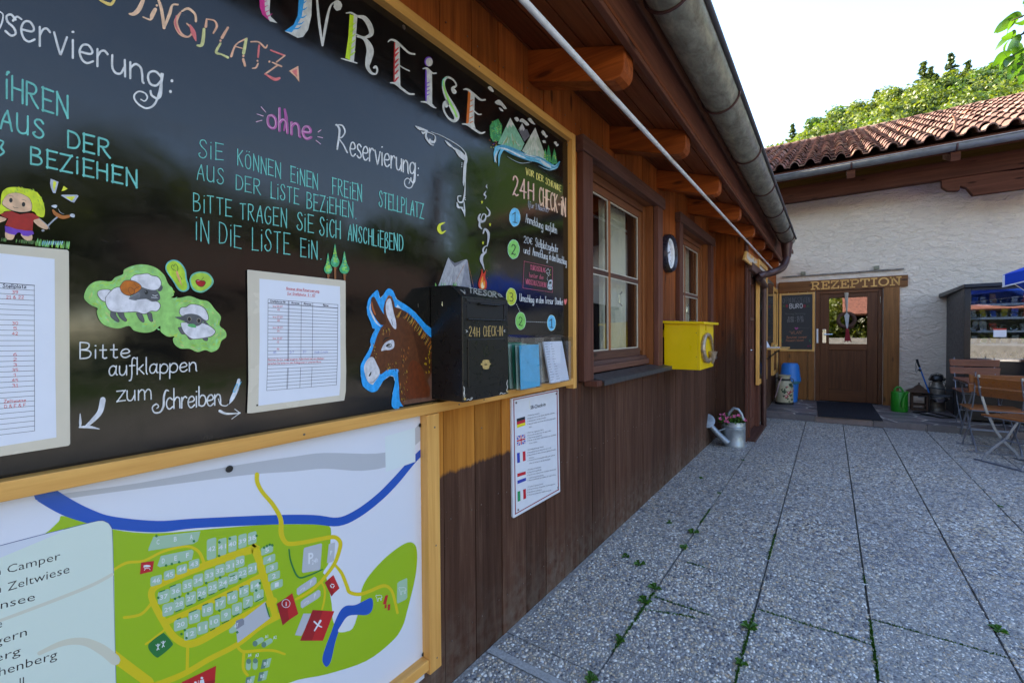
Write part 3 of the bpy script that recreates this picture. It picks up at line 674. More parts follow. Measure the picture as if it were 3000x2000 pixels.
# eaves of the reception: purlin, carved console, soffit, gutter, brackets
b = MB(); b.box((8.90, -5.2, 3.485), (9.04, 1.9, 3.74)); b.build('eaves_beam', M['beamy'], rb, .006)
pr = [(2758,520),(2760,548),(2776,558),(2800,559),(2812,557),(2814,545),(2832,550),(2846,566),(2852,572),(3000,552),(3200,524),(3200,470),(3000,496)]
b = MB(); b.prism([onX(x, y, 8.93) for x, y in pr], (.10, 0, 0)); b.build('console', M['beamy'], rb, .004)
b = MB(); b.hexa([(8.5,-5.2,3.72),(8.5,6.5,3.72),(9.6,6.5,4.17),(9.6,-5.2,4.17),(8.5,-5.2,3.745),(8.5,6.5,3.745),(9.6,6.5,4.195),(9.6,-5.2,4.195)]); b.build('soffit_panel', M['beamy'], rb)
RG = .075; GX, GZ2 = 8.42, 3.80
b = MB()
for i in range(15):
    a = math.pi*i/14
    for y in (1.9, -5.2): b.v.append((GX-RG*math.cos(a), y, GZ2-RG*math.sin(a)))
for i in range(14): k = 2*i; b.f.append((k, k+1, k+3, k+2))
g2 = b.build('gutter', M['zincb'], rb, smooth=True); g2.modifiers.new('t', 'SOLIDIFY').thickness = .0015
b = MB(); b.tube([(GX-RG-.004, 1.9, GZ2+.004), (GX-RG-.004, -5.2, GZ2+.004)], .010, 8); b.build('gutter_bead', M['zincb'], rb, smooth=True)
for px in (2494, 2802):
    y = onX(px, 480, 8.4).y
    b = MB(); b.tube([(GX-(RG+.005)*math.cos(math.pi*i/12), y, GZ2-(RG+.005)*math.sin(math.pi*i/12)) for i in range(13)]+[(GX+.13, y, GZ2+.02)], .011, 6); b.build('gutter_bracket', M['cop'], rb)
    b = MB(); b.prism([(8.46, y-.05, 3.60), (8.44, y-.05, 3.66), (8.44, y-.05, 3.72), (9.0, y-.05, 3.95), (9.0, y-.05, 3.80)], (0, .1, 0)); b.build('rafter', M['beamy'], rb, .004)
# tiles
PIT = math.radians(22.5); EX, EZ = 8.47, 3.90; TW, TL = .20, .345
def tile_mesh():
    prof = [(0, .0), (.065, 0), (.072, .018), (.088, .052), (.112, .074), (.135, .077), (.158, .066), (.178, .040), (.192, .008), (.205, .002)]
    b = MB(); th = .018
    n_ = len(prof)
    for (sx, zo) in ((0, .042), (TL*1.10, .0)):
        for (y, z) in prof: b.v.append((sx, y, z+zo))
        for (y, z) in prof: b.v.append((sx, y, z+zo-th))
    for i in range(n_-1):
        b.f += [(i, i+1, 2*n_+i+1, 2*n_+i), (n_+i, 3*n_+i, 3*n_+i+1, n_+i+1), (i, n_+i, n_+i+1, i+1)]
    b.f += [(0, 2*n_, 3*n_, n_), (n_-1, 2*n_-1, 4*n_-1, 3*n_-1)]
    me = bpy.data.meshes.new('roof_tile'); me.from_pydata(b.v, [], b.f); bm = bmesh.new(); bm.from_mesh(me); bmesh.ops.recalc_face_normals(bm, faces=bm.faces); bm.to_mesh(me); bm.free()
    me.materials.append(M['tile']); me.shade_smooth(); me.set_sharp_from_angle(angle=math.radians(35)); return me
tm = tile_mesh(); tiles = []
for r in range(18):
    for c in range(34):
        s_ = r*TL; tiles.append((EX+s_*math.cos(PIT), 1.75-c*TW, EZ+s_*math.sin(PIT), r, c))
vis = sorted([t for t in tiles if -3.4 < t[1] < 1.4], key=lambda t: t[0]+.02*abs(t[1]))[:296]
vs_ = set((t[3], t[4]) for t in vis)
for x, y, z, r, c in tiles:
    if (r, c) in vs_:
        o = bpy.data.objects.new('roof_tile', tm); COL.objects.link(o); o.parent = rb; o.matrix_parent_inverse = Matrix.Translation(-rb.location)
        o.location = (x+rng.normal(0, .006), y+rng.normal(0, .004), z+rng.uniform(0, .006)); o.rotation_euler = (rng.normal(0, .02), -PIT+rng.normal(0, .012), rng.normal(0, .012))
tv = np.array([v.co for v in tm.vertices]); tf = [tuple(p.vertices) for p in tm.polygons]; vs, fs = [], []; k = 0
ca, sa = math.cos(PIT), math.sin(PIT)
for x, y, z, r, c in tiles:
    if (r, c) not in vs_:
        a = -PIT+rng.normal(0, .012); ca, sa = math.cos(-a), math.sin(-a)
        q = np.stack([tv[:,0]*ca-tv[:,2]*sa+x+rng.normal(0, .006), tv[:,1]+y, tv[:,0]*sa+tv[:,2]*ca+z+rng.uniform(0, .006)], 1)
        vs += q.tolist(); fs += [tuple(i+k for i in f) for f in tf]; k += len(tv)
rm = N('old_clay_tile_field'); p = rm.pos(); cell = rm.n('TexVoronoi'); rm.l(rm.sc(p, (3.13, 5, 0)), cell.inputs['Vector']); cell.inputs['Scale'].default_value = 1; cell.inputs['Randomness'].default_value = 0
b2 = rm.noise(p, 45, 4, .65); c_ = rm.ramp(rm.sep(cell.outputs['Color'])[0], [(0, (.12,.065,.052)), (.4, (.20,.10,.078)), (.75, (.27,.145,.115)), (1, (.32,.21,.15))])
c_ = rm.mix(rm.rr(b2, .48, .66, 0, .75), c_, (.045,.032,.026)); rm.fin(c_, .85, 0, .2); rm.bump(b2, .8, .01)
raw('tile_field', vs, fs, rm.m, rb, kind='stuff')
rx2 = EX+18*TL*math.cos(PIT); rz2 = EZ+18*TL*math.sin(PIT)
for i in range(22):
    y = 1.9-i*.33; b = MB(); b.tube([(rx2+.03, y+.02, rz2+.02), (rx2+.03, y-.33, rz2+.02)], [.085, .10], 10); b.build('ridge_tile', M['tile'], rb, smooth=True)
b = MB(); b.hexa([(EX,-5.2,EZ-.06),(EX,6.5,EZ-.06),(rx2,6.5,rz2-.06),(rx2,-5.2,rz2-.06),(EX,-5.2,EZ-.03),(EX,6.5,EZ-.03),(rx2,6.5,rz2-.03),(rx2,-5.2,rz2-.03)])
b.hexa([(rx2,-5.2,rz2-.06),(rx2,6.5,rz2-.06),(rx2+6,6.5,rz2-2.5),(rx2+6,-5.2,rz2-2.5),(rx2,-5.2,rz2),(rx2,6.5,rz2),(rx2+6,6.5,rz2-2.4),(rx2+6,-5.2,rz2-2.4)]); b.build('roof_deck', M['beamy'], rb)
b = MB(); p0 = onX(2788, 392, 8.95); b.tube([p0, onX(2795, 378, 8.95), onX(2800, 360, 8.95), onX(2796, 342, 8.95), onX(2789, 337, 8.95)], [.018, .018, .018, .016, .012], 10); b.build('snow_hook', paint('terracotta', (.33, .13, .07), .7), rb, smooth=True)
b = MB(); b.box((9.8, -5.1, 0), (20, -5.0, 3.8)); b.box((9.8, 2.8, 0), (20, 3.0, 3.8)); b.build('side_walls', M['plaster'], rb)

# ------------------------------------------------------------------ stone step with flags
st = MB(); st.prism([(7.745, BY-.003, 0), (7.835, -1.2, 0), (7.88, -2.2, 0), (8.0, -5, 0), (RX-.001, -5, 0), (RX-.001, BY-.003, 0)], (0, 0, SH-.0028)); stp = st.build('entrance_step', M['grout'], None, kind='structure')
# irregular flags: relaxed cells cut by half planes
P_ = [(rng.uniform(7.5, 9.45), rng.uniform(-3.2, .8)) for _ in range(60)]
for _ in range(3):
    G = np.stack(np.meshgrid(np.linspace(7.6, 9.45, 60), np.linspace(-3.2, .8, 130)), -1).reshape(-1, 2); A_ = np.array(P_)
    idx = ((G[:, None]-A_[None])**2*np.array([1.5, 1])).sum(-1).argmin(1); P_ = [tuple(G[idx == i].mean(0)) if (idx == i).any() else P_[i] for i in range(len(P_))]
def clip(poly, a, b_, c):
    out = []
    for i in range(len(poly)):
        p, q = poly[i-1], poly[i]; fp, fq = a*p[0]+b_*p[1]-c, a*q[0]+b_*q[1]-c
        if (fp <= 0) != (fq <= 0): t = fp/(fp-fq); out.append((p[0]+(q[0]-p[0])*t, p[1]+(q[1]-p[1])*t))
        if fq <= 0: out.append(q)
    return out
def front_x(y): return 7.74 if y > .8 else (7.74+(.8-y)*.045 if y > -1.2 else 8.02+(-1.2-y)*.26)
for i, p in enumerate(P_):
    poly = [(7.0, -3.4), (RX-.004, -3.4), (RX-.004, BY-.006), (7.0, BY-.006)]
    for j, q in enumerate(P_):
        if i == j or math.dist(p, q) > 1.4: continue
        dx, dy = (q[0]-p[0])*1.5, q[1]-p[1]; L = math.hypot(dx, dy); mx, my = (p[0]+q[0])/2, (p[1]+q[1])/2
        poly = clip(poly, dx/L, dy/L, (dx*mx+dy*my)/L-.012)
        if not poly: break
    if poly: poly = clip(poly, -1, -.045, -(7.7295+.045*.8))
    if not poly or len(poly) < 3: continue
    b = MB(); dz = rng.uniform(-.002, .002); b.prism([(x, y, SH-.02) for x, y in poly], (0, 0, .0188+dz*.3)); b.build('flagstone', M['flag'], stp)
# riser stones
y = BY-.01
while y > -3:
    l = rng.uniform(.35, .75); y2 = y-l; xa, xb = 7.736+(.8-y)*.045, 7.736+(.8-y2)*.045
    b = MB(); b.hexa([(xa-.018, y-.004, 0), (xb-.018, y2+.004, 0), (xb, y2+.004, 0), (xa, y-.004, 0), (xa-.012, y-.004, SH-.004), (xb-.012, y2+.004, SH-.004), (xb, y2+.004, SH-.004), (xa, y-.004, SH-.004)]); b.build('riser_stone', M['flag'], stp, .003); y = y2

# ------------------------------------------------------------------ background: hillside wood
def hz(x, y):
    d = math.hypot(x, y); az = math.degrees(math.atan2(y, x))
    if d < 24: return -.1
    tz = np.interp(az, [-25, -14, -12, -8, -5, 0, 5, 12, 30, 60], [34, 31, 31, 29.5, 24, 16, 12, 7, 6, 6])   # crown line measured at 48 m
    return max(-.1, min(1.0, (d-24)/22)*(tz-13.5))
vs, fs = [], []; na, nr = 40, 30
for i in range(na+1):
    a = math.radians(-40+i*2.5)
    for j in range(nr+1):
        d = 24+j*2.2; x, y = d*math.cos(a), d*math.sin(a); vs.append((x, y, hz(x, y)))
for i in range(na):
    for j in range(nr): k = i*(nr+1)+j; fs.append((k, k+1, k+nr+2, k+nr+1))
raw('hill', vs, fs, M['grass'], kind='structure')
def spruce_mesh(seed, Hh=13.0, R=3.1, nb=30):
    r = np.random.default_rng(seed); vs, fs = [], []
    lv = 46
    for i in range(lv):
        t = i/(lv-1); z = Hh*(.12+.88*t); rad = R*(1-t)**.85+.12; n_ = int(8*(1-t))+5
        for k in range(n_):
            a = r.uniform(0, 6.283); L = rad*r.uniform(.55, 1.1); segs = max(3, int(L/.2))
            for s in range(segs):
                u = (s+.5)/segs*L; zz = z-.28*u+.10*u*u/max(L, .3)+r.normal(0, .05)
                for q in range(4):
                    aa = a+r.normal(0, .16); l = r.uniform(.2, .45); w_ = r.uniform(.05, .11); up = r.normal(-.35, .45); c = np.array([u*math.cos(aa), u*math.sin(aa), zz])
                    d = np.array([math.cos(aa+r.normal(0, .9)), math.sin(aa+r.normal(0, .9)), up]); d /= np.linalg.norm(d); e = np.cross(d, r.normal(size=3)); e /= np.linalg.norm(e)
                    k0 = len(vs); vs += [tuple(c-d*l/2), tuple(c+e*w_), tuple(c+d*l/2), tuple(c-e*w_)]; fs.append((k0, k0+1, k0+2, k0+3))
    me = bpy.data.meshes.new('spruce_crown'); me.from_pydata(vs, [], fs); me.materials.append(M['needle']); return me
def broad_mesh(seed, Hh=10.0, R=3.2, m='leafb', nl=15000, ls=.17):
    r = np.random.default_rng(seed); cl = []
    for _ in range(46):
        v = r.normal(size=3); v /= np.linalg.norm(v); q = r.uniform(.3, 1)**.5
        cl.append((np.array([v[0]*R*q, v[1]*R*q, Hh*.62+v[2]*Hh*.36*q]), r.uniform(.5, 1.15)))
    C = np.array([c for c, _ in cl]); RR = np.array([s for _, s in cl]); idx = r.integers(0, len(cl), nl)
    v = r.normal(size=(nl, 3)); v /= np.linalg.norm(v, axis=1)[:, None]; P = C[idx]+v*(RR[idx]*r.uniform(.5, 1.05, nl))[:, None]
    nrm = v+r.normal(size=(nl, 3))*.6; nrm /= np.linalg.norm(nrm, axis=1)[:, None]; t = np.cross(nrm, r.normal(size=(nl, 3))); t /= np.linalg.norm(t, axis=1)[:, None]; u = np.cross(nrm, t)
    l = (r.uniform(.5, 1.2, nl)*ls)[:, None]; V = np.stack([P-t*l, P+u*l*.55, P+t*l, P-u*l*.55], 1).reshape(-1, 3)
    me = bpy.data.meshes.new('crown'); me.from_pydata(V.tolist(), [], [(4*i, 4*i+1, 4*i+2, 4*i+3) for i in range(nl)]); me.materials.append(M[m]); return me
def trunk_mesh(Hh, r0, limbs=True):
    b = MB(); b.tube([(0, 0, -1), (.05, .03, Hh*.3), (-.04, .05, Hh*.65), (0, 0, Hh*.97)], [r0*1.2, r0, r0*.6, .02], 8)
    if limbs:
        for k in range(7):
            a = k*2.4; z = Hh*(.35+.07*k); b.tube([(0, 0, z), (math.cos(a)*.9, math.sin(a)*.9, z+.7), (math.cos(a)*1.9, math.sin(a)*1.9, z+1.2)], [r0*.4, r0*.25, .02], 5)
    me = bpy.data.meshes.new('trunk'); me.from_pydata(b.v, [], b.f); me.materials.append(M['bark']); return me
SP = [spruce_mesh(1), spruce_mesh(2, R=2.6), spruce_mesh(3, R=3.6)]
BR_ = [broad_mesh(4), broad_mesh(5, m='leafb'), broad_mesh(6, R=2.7, m='leaf')]
TOPS = [float(np.percentile([v.co.z for v in m_.vertices], 99.7)) for m_ in BR_]; TOPK = [float(max(v.co.z for v in m_.vertices)) for m_ in SP]
TS, TBt = trunk_mesh(13, .17, False), trunk_mesh(9, .2)
def tree(kind, i, loc, s, sx=1.0, label=None, group=None, rz=None):
    t = empty('spruce_tree' if kind else 'beech_tree', loc, label, 'tree', group); t.scale = (s*sx, s*sx, s); t.rotation_euler.z = rng.uniform(0, 6.28) if rz is None else rz
    for nm, me in (('crown', (SP if kind else BR_)[i % 3]), ('trunk', TS if kind else TBt)):
        o = bpy.data.objects.new(nm, me); COL.objects.link(o); o.parent = t
    return t
# skyline trees whose tops the photograph shows
sky_trees = [(1,2322,362,46,1,'small lone spruce standing at the left foot of the wooded skyline'),(1,2262,422,50,1,'tiny spruce tip just clear of the roof at far left of the skyline'),(0,2432,330,46,1,'light green beech right of the lone spruce on the skyline'),(1,2455,345,48,1,'slim spruce between two light beeches low on the skyline'),
 (0,2512,312,45,1,'bright beech above the middle of the tiled roof'),(1,2568,262,44,1,'dark topped spruce half way up the wooded skyline'),(1,2592,262,47,1,'spruce close behind the dark topped one half way up'),(0,2630,275,45,1,'bright beech left of the tall pair of spruces'),
 (1,2706,178,44,1,'tall spruce with cone laden dark tip, left of the tallest one'),(1,2728,192,47,1,'slim spruce directly right of the cone laden spruce'),(1,2785,154,44,1,'tallest spruce on the skyline'),(1,2835,176,45,1,'leaning dark spruce just right of the tallest spruce'),
 (0,2860,215,44,1,'yellow green beech right of the tallest spruces'),(0,2915,196,42,1,'broad yellow green beech behind the hanging leaves'),(0,2975,178,44,1,'large yellow green beech at the right edge of the wood')]
for kd, px, py, dd, s, lb in sky_trees:
    ii = int(rng.integers(0, 3)); p = atD(px, py, dd); hgt = (TOPK if kd else TOPS)[ii]; s_ = rng.uniform(.8, .95) if kd else rng.uniform(.68, .9)
    tree(kd, ii, (p.x, p.y, p.z-hgt*s_), s_, 1.0 if kd else 1.15, lb)
k = 0
for i in range(190):
    px = rng.uniform(2230, 3060); top = np.interp(px, [2230, 2320, 2430, 2510, 2600, 2700, 2790, 2900, 3060], [440, 405, 335, 312, 262, 215, 200, 205, 180])
    bot = np.interp(px, [2240, 3000], [450, 290]); py = top+6+(bot-top+16)*rng.uniform(0, 1); dd = 43-10*(py-top)/max(40, bot-top)+rng.uniform(-2, 2)
    kd = rng.random() < .55; py += 0 if kd else 16; ii = int(rng.integers(0, 3)); p = atD(px, py, dd); hgt = (TOPK if kd else TOPS)[ii]; s_ = rng.uniform(.7, .95) if kd else rng.uniform(.5, .78)
    tree(kd, ii, (p.x, p.y, p.z-hgt*s_), s_, 1.1, ('spruce' if kd else 'beech')+' within the crowd of trees on the hillside below the skyline', 'hillside '+('spruces' if kd else 'beeches')+' below the skyline')
# ================================================================== PAINTED AND PRINTED SURFACES
CR = dict(A=(0,0,2.6133), B=(700,0,2.6133), C=(0,500,2.6133), D=(500,400,2.6133), E=(0,950,2.94), F=(0,1400,2.614), G=(600,1400,2.614), H=(1000,700,3.1357), I=(1380,350,3.135), J=(1400,1050,3.137),
    S=(230,740,5.2267), K=(0,520,7.129), Q=(1050,830,4.356), T=(1280,820,4.239), L=(1480,940,7.127), M1=(720,780,7.127), M2=(720,990,7.127), O=(2270,840,7.838), P=(0,0,1.0))
UNITS = {'lettering', 'text', 'number_disc', 'number', 'pitch', 'hut', 'cabin', 'car_park', 'bush', 'hedge', 'heading', 'road', 'pond', 'sign_mark'}
class Art:
    """flat paint on a wall-parallel board: every stroke is laid a hair above the one before"""
    def __init__(s, plane, parent, axis='Y', sub=None):
        s.Y = plane; s.par = parent; s.k = 0; s.g = {}; s.axis = axis; s.u = 0; s.auto = False
    def map(s, K, x, y, e=0):
        ox, oy, sc = CR[K]; px, py = ox+x/sc, oy+y/sc
        if s.axis == 'Y': return onY(px, py, s.Y-e)
        if s.axis == 'X': return onX(px, py, s.Y-e)
        return s.axis(px, py, e)
    def lay(s): s.k += 1; return 7e-7*s.k
    def put(s, name, m, vs, fs):
        key = (name, s.u if name in UNITS else 0)
        b, ms, mi = s.g.setdefault(key, (MB(), [], []))
        if m not in ms: ms.append(m)
        b.add(vs, fs); mi += [ms.index(m)]*len(fs)
    def poly(s, name, K, pts, m):
        if s.auto: s.u += 1
        e = s.lay(); s.put(name, m, [s.map(K, x, y, e) for x, y in pts], [tuple(range(len(pts)))])
    def ell(s, name, K, cx, cy, rx, ry, m, n=26, a0=0, wob=0):
        s.poly(name, K, [(cx+rx*math.cos(a0+i*2*math.pi/n)*(1+wob*math.sin(i*2.3)), cy+ry*math.sin(a0+i*2*math.pi/n)*(1+wob*math.cos(i*1.7))) for i in range(n)], m)
    def smooth(s, pts, closed=False, per=5):
        if len(pts) < 3: return pts
        P = [np.array(p, float) for p in pts]; out = []; n = len(P)
        for i in range(n if closed else n-1):
            p0 = P[i-1] if (i > 0 or closed) else P[0]; p1 = P[i]; p2 = P[(i+1) % n]; p3 = P[(i+2) % n] if (closed or i+2 < n) else P[-1]
            for j in range(per):
                t = j/per; out.append(.5*((2*p1)+(-p0+p2)*t+(2*p0-5*p1+4*p2-p3)*t*t+(-p0+3*p1-3*p2+p3)*t**3))
        if not closed: out.append(P[-1])
        return [tuple(q) for q in out]
    def brush(s, name, K, pts, m, w=None, sm=True, cap=True):
        if s.auto: s.u += 1
        pts = [(p[0], p[1], p[2] if len(p) > 2 else w) for p in pts]
        if sm: pts = s.smooth(pts)
        elif len(pts) > 2:
            for p0, p1 in zip(pts, pts[1:]):
                L0 = math.hypot(p1[0]-p0[0], p1[1]-p0[1]) or 1; ux, uy = (p1[0]-p0[0])/L0*p0[2]*.42, (p1[1]-p0[1])/L0*p0[2]*.42
                s.brush(name, K, [(p0[0]-ux, p0[1]-uy, p0[2]), (p1[0]+ux, p1[1]+uy, p1[2])], m, None, False, cap)
            return
        e = s.lay(); n = len(pts); vs = []
        A = np.array(pts, float)
        for i in range(n):
            d = A[min(i+1, n-1), :2]-A[max(i-1, 0), :2]; L = np.hypot(*d) or 1; nx, ny = -d[1]/L, d[0]/L; h = A[i, 2]/2; ee = e
            vs += [s.map(K, A[i,0]+nx*h, A[i,1]+ny*h, ee), s.map(K, A[i,0]-nx*h, A[i,1]-ny*h, ee)]
        s.put(name, m, vs, [(2*i, 2*i+2, 2*i+3, 2*i+1) for i in range(n-1)])
        if cap:
            for q in (A[0], A[-1]):
                if q[2] > 3: e = s.lay(); s.put(name, m, [s.map(K, q[0]+q[2]/2*math.cos(i*math.pi/4), q[1]+q[2]/2*math.sin(i*math.pi/4), e) for i in range(8)], [tuple(range(8))])
    def blob(s, name, K, pts, m): s.poly(name, K, s.smooth(pts, True, 4), m)
    def done(s, nm=None):
        for (name, _), (b, ms, mi) in s.g.items():
            if not b.f: continue
            o = raw(name, b.v, b.f, None, s.par)
            for m in ms: o.data.materials.append(m)
            o.data.polygons.foreach_set('material_index', mi)
GL = {}
def G_(d):
    for ln in d.strip().split('\n'):
        ch, w_, rest = ln.split(' ', 2); st = []
        for q in rest.split(';'):
            q = q.strip(); sm = q.startswith('~'); q = q.lstrip('~')
            st.append((sm, [tuple(float(v) for v in a.split(',')) for a in q.split()]))
        GL[ch] = (float(w_), st)
G_('''A 5 ~0,0 1,5 3,10;3,10 5,0;1,4 4.4,4
B 5 0,0 0,10;~0,10 3.4,9.6 4.2,8 3.2,6 0,5.4;~0,5.4 4,4.8 5,2.6 3.6,.5 0,0
C 4.6 ~4.6,8.6 3,10 1,8.8 0,5 1,1.2 3,0 4.6,1.6
D 5 0,0 0,10;~0,10 3.6,9 5,5 3.6,1 0,0
E 4.2 4.2,10 0,10 0,0 4.2,0;0,5.2 3.6,5.2
F 4.2 4.2,10 0,10 0,0;0,5.2 3.6,5.2
G 5 ~4.8,8.6 3,10 1,8.8 0,5 1,1.2 3,0 4.8,1.6 5,4.4;5,4.4 3,4.4
H 4.6 0,0 0,10;4.6,0 4.6,10;0,5.3 4.6,5.3
I .6 .3,0 .3,10
! .8 .4,0 .4,7.6;.3,9.6 .6,9.7
K 4.6 0,0 0,10;4.4,10 0,5;~.8,5.8 2.6,2.6 4.6,0
L 4 0,10 0,0 4,0
M 6 0,0 .3,10 3,4 5.7,10 6,0
N 4.6 0,0 0,10 4.6,0 4.6,10
O 5 ~2.5,10 .6,8.6 0,5 .6,1.4 2.5,0 4.4,1.4 5,5 4.4,8.6 2.5,10
P 4.6 0,0 0,10;~0,10 3.6,9.6 4.6,7.6 3.4,5.4 0,5
R 5 0,0 0,10;~0,10 3.4,9.6 4.2,7.7 3,5.6 0,5.2;~1.6,5.2 3,2.6 5,0
S 4.8 ~4.6,8.4 3.4,10 1.4,9.6 .8,7.8 2,6 4,4.2 4.6,2 3.2,.1 1.2,.2 0,1.8 .9,2.6
T 4.8 0,9.8 4.8,10;2.4,9.9 2.4,0
U 4.8 ~0,10 0,3 1,.4 2.6,0 4.2,1 4.8,3.6;4.8,10 4.8,0
V 5 0,10 2.5,0 5,10
W 7 0,10 1.7,0 3.5,8 5.2,0 7,10
Z 4.8 0,10 4.8,10 0,0 4.8,0
Ö 5 ~2.5,9 .6,7.8 0,4.5 .6,1.2 2.5,0 4.4,1.2 5,4.5 4.4,7.8 2.5,9;1.2,10.8 1.5,11;3.4,10.8 3.7,11
ß 4 ~0,-3 0,7 1,9.6 3,9.4 3.2,7 1.2,5.4 3.6,4.4 4,1.8 2.4,0 1,.3
- 3 0,5 3,5
~ 3 ~0,4.6 1,5.6 2,4.6 3,5.4
. 1 .3,.1 .7,.2
, 1 .5,.4 .2,-1.2
: 1 .3,.6 .7,.7;.3,5 .7,5.1
( 2 ~2,10.5 .4,7 .4,3 2,-.5
) 2 ~0,10.5 1.6,7 1.6,3 0,-.5
" 2 .2,10 .2,8;1.6,10 1.6,8
/ 3 0,0 3,10
& 5 ~5,0 1,7 1.5,9.6 3,9.6 3.4,8 .4,4 .6,.6 3,0 5,3.6
€ 5 ~4.8,8.6 3,10 1.4,8.6 .8,5 1.4,1.4 3,0 4.8,1.4;0,6 3.6,6;0,4.2 3.4,4.2
0 4.4 ~2.2,10 .5,8.4 0,5 .5,1.6 2.2,0 3.9,1.6 4.4,5 3.9,8.4 2.2,10
1 2.6 .2,8 1.6,10 1.6,0;.2,0 2.8,0
2 4.4 ~.2,7.8 1,9.7 2.6,10 4,8.4 3.4,5.6 1.4,2.4 0,0;~0,0 1.6,.7 3,-.1 4.4,.7
3 4.2 ~.2,9 2,10 3.8,8.8 3.4,6.4 1.6,5.3;~1.6,5.3 3.8,4.6 4.2,2.2 2.6,.1 .2,.7
4 4.4 3.2,0 3.2,10 0,3.4 4.4,3.4
5 4.2 4,10 .6,10 .4,5.6;~.4,5.6 3,6 4.2,3.4 3,.4 .2,.5
6 4.4 ~3.8,9.4 1.6,8.2 .2,4 .8,.8 2.4,0 4,1.4 4.2,3.8 2.6,5.4 .5,4
7 4.2 0,10 4.2,10 1.2,0
8 4.4 ~2.2,5.4 .5,7.2 .8,9.4 2.2,10 3.7,9.3 3.9,7.2 2.2,5.4 .2,3.2 .5,.7 2.2,0 4,.8 4.3,3.2 2.2,5.4
9 4.4 ~4,6 2,4.6 .4,6.2 .6,9 2.4,10 4,8.8 4.2,5.4 3.4,1.6 1.4,0
a 4.6 ~4,4.6 2.4,5.6 .6,4.6 0,2.4 .8,.3 2.6,.6 3.9,3.4;~4.1,5.6 3.8,2 4.2,.4 4.8,.4
b 4.4 0,10 0,.4;~0,3.6 1.6,5.4 3.6,5 4.4,2.8 3.4,.4 1.4,0 0,.8
c 4 ~3.8,4.6 2.2,5.6 .6,4.6 0,2.6 .8,.6 2.2,0 4,1
d 4.6 ~4,4.6 2.4,5.6 .6,4.6 0,2.4 .8,.3 2.6,.4 4,2.6;4.2,10 4.2,0
e 4.2 ~.2,2.7 3.2,3.1 4,4.2 2.8,5.6 1,5 0,2.7 .8,.5 2.4,0 4.2,1.2
f 3.4 ~3.8,9.4 2.6,10 1.7,8.6 1.5,4 1.5,0 1,-3 0,-3.4;.2,5.3 3.2,5.4
g 4.6 ~4,4.6 2.4,5.6 .6,4.6 0,2.6 .8,.6 2.6,.8 4,3;~4.2,5.6 4.1,-1.4 3,-3.6 1.2,-3.2 .8,-1.8
h 4.2 0,10 0,0;~0,3.4 1.6,5.4 3.4,5 3.8,3 3.9,0
i 1 .4,5.4 .4,0;.3,7.8 .6,7.9
k 3.8 0,10 0,0;3.4,5.5 0,2.4;1,3.2 3.8,0
l 1 ~.3,10 .3,1.6 .9,0
m 6.6 0,5.4 0,0;~0,3.6 1.4,5.4 2.8,5 3.2,3 3.2,0;~3.2,3.4 4.6,5.4 6,5 6.5,3 6.6,0
n 4 0,5.4 0,0;~0,3.4 1.6,5.4 3.2,5 3.7,3 3.8,.6 4.2,0
o 4.2 ~2.1,5.6 .5,4.8 0,2.8 .5,.8 2.1,0 3.7,.8 4.2,2.8 3.7,4.8 2.1,5.6
p 4.4 0,5.4 -.1,-3.6;~0,3.4 1.6,5.5 3.6,5 4.4,2.9 3.4,.5 1.5,0 0,1
r 3 0,5.4 0,0;~0,3 1,5 2.2,5.7 3.2,5
s 3.6 ~3.4,4.8 2,5.7 .6,4.8 .9,3.4 2.8,2.4 3.4,1 2,0 .2,.7
t 3.2 1.5,8.6 1.4,.6;~1.4,.8 2.2,0 3.2,.4;0,5.3 3.1,5.4
u 4.2 ~0,5.4 0,1.6 1,.1 2.6,.5 3.8,3;3.9,5.4 4,0
ü 4.2 ~0,5.4 0,1.6 1,.1 2.6,.5 3.8,3;3.9,5.4 4,0;1,7.6 1.2,7.7;2.8,7.6 3,7.7
v 4 ~0,5.4 1.8,0 2.4,.6 4,5.4
w 6 0,5.4 1.5,0 3,5 4.5,0 6,5.4
z 4 0,5.3 4,5.4 0,0 4,.2''')
GL['ö'] = (GL['o'][0], GL['o'][1]+[(False, [(1, 7.5), (1.2, 7.6)]), (False, [(2.9, 7.5), (3.1, 7.6)])])
def hand(art, name, K, txt, bl, br, hl, hr, w_, m, gap=1.6, slant=0.0, jit=.18, sm=True):
    """single-stroke lettering between two baseline points; hl/hr = cap height at the two ends"""
    tot = 0; xs = []
    for ch in txt:
        if ch == ' ': tot += 3.2; xs.append(None); continue
        xs.append(tot); tot += GL[ch][0]+gap
    art.u += 1; au, art.auto = art.auto, False
    tot -= gap; rr_ = random.Random(hash(txt) % 1000 if False else sum(map(ord, txt)))
    for ch, x0 in zip(txt, xs):
        if x0 is None: continue
        jx, jy = rr_.uniform(-jit, jit), rr_.uniform(-jit, jit)
        for smo, pts in GL[ch][1]:
            out = []
            for gx, gy in pts:
                t = (x0+gx+jx+slant*gy)/tot; hh = hl+(hr-hl)*t
                out.append((bl[0]+(br[0]-bl[0])*t, bl[1]+(br[1]-bl[1])*t-(gy+jy)*hh/10))
            art.brush(name, K, out, m, w_, sm=smo and sm and len(out) > 2, cap=w_/CR[K][2] > 2.2)
    art.auto = au
def spiral(art, name, K, c, r0, m, w_, turns=1.4, a0=0, sg=1, ry=1.0):
    n = 16; art.brush(name, K, [(c[0]+r0*(1-.75*i/n)*math.cos(a0+sg*i/n*turns*6.283), c[1]+ry*r0*(1-.75*i/n)*math.sin(a0+sg*i/n*turns*6.283)) for i in range(n+1)], m, w_)
_fc = {}
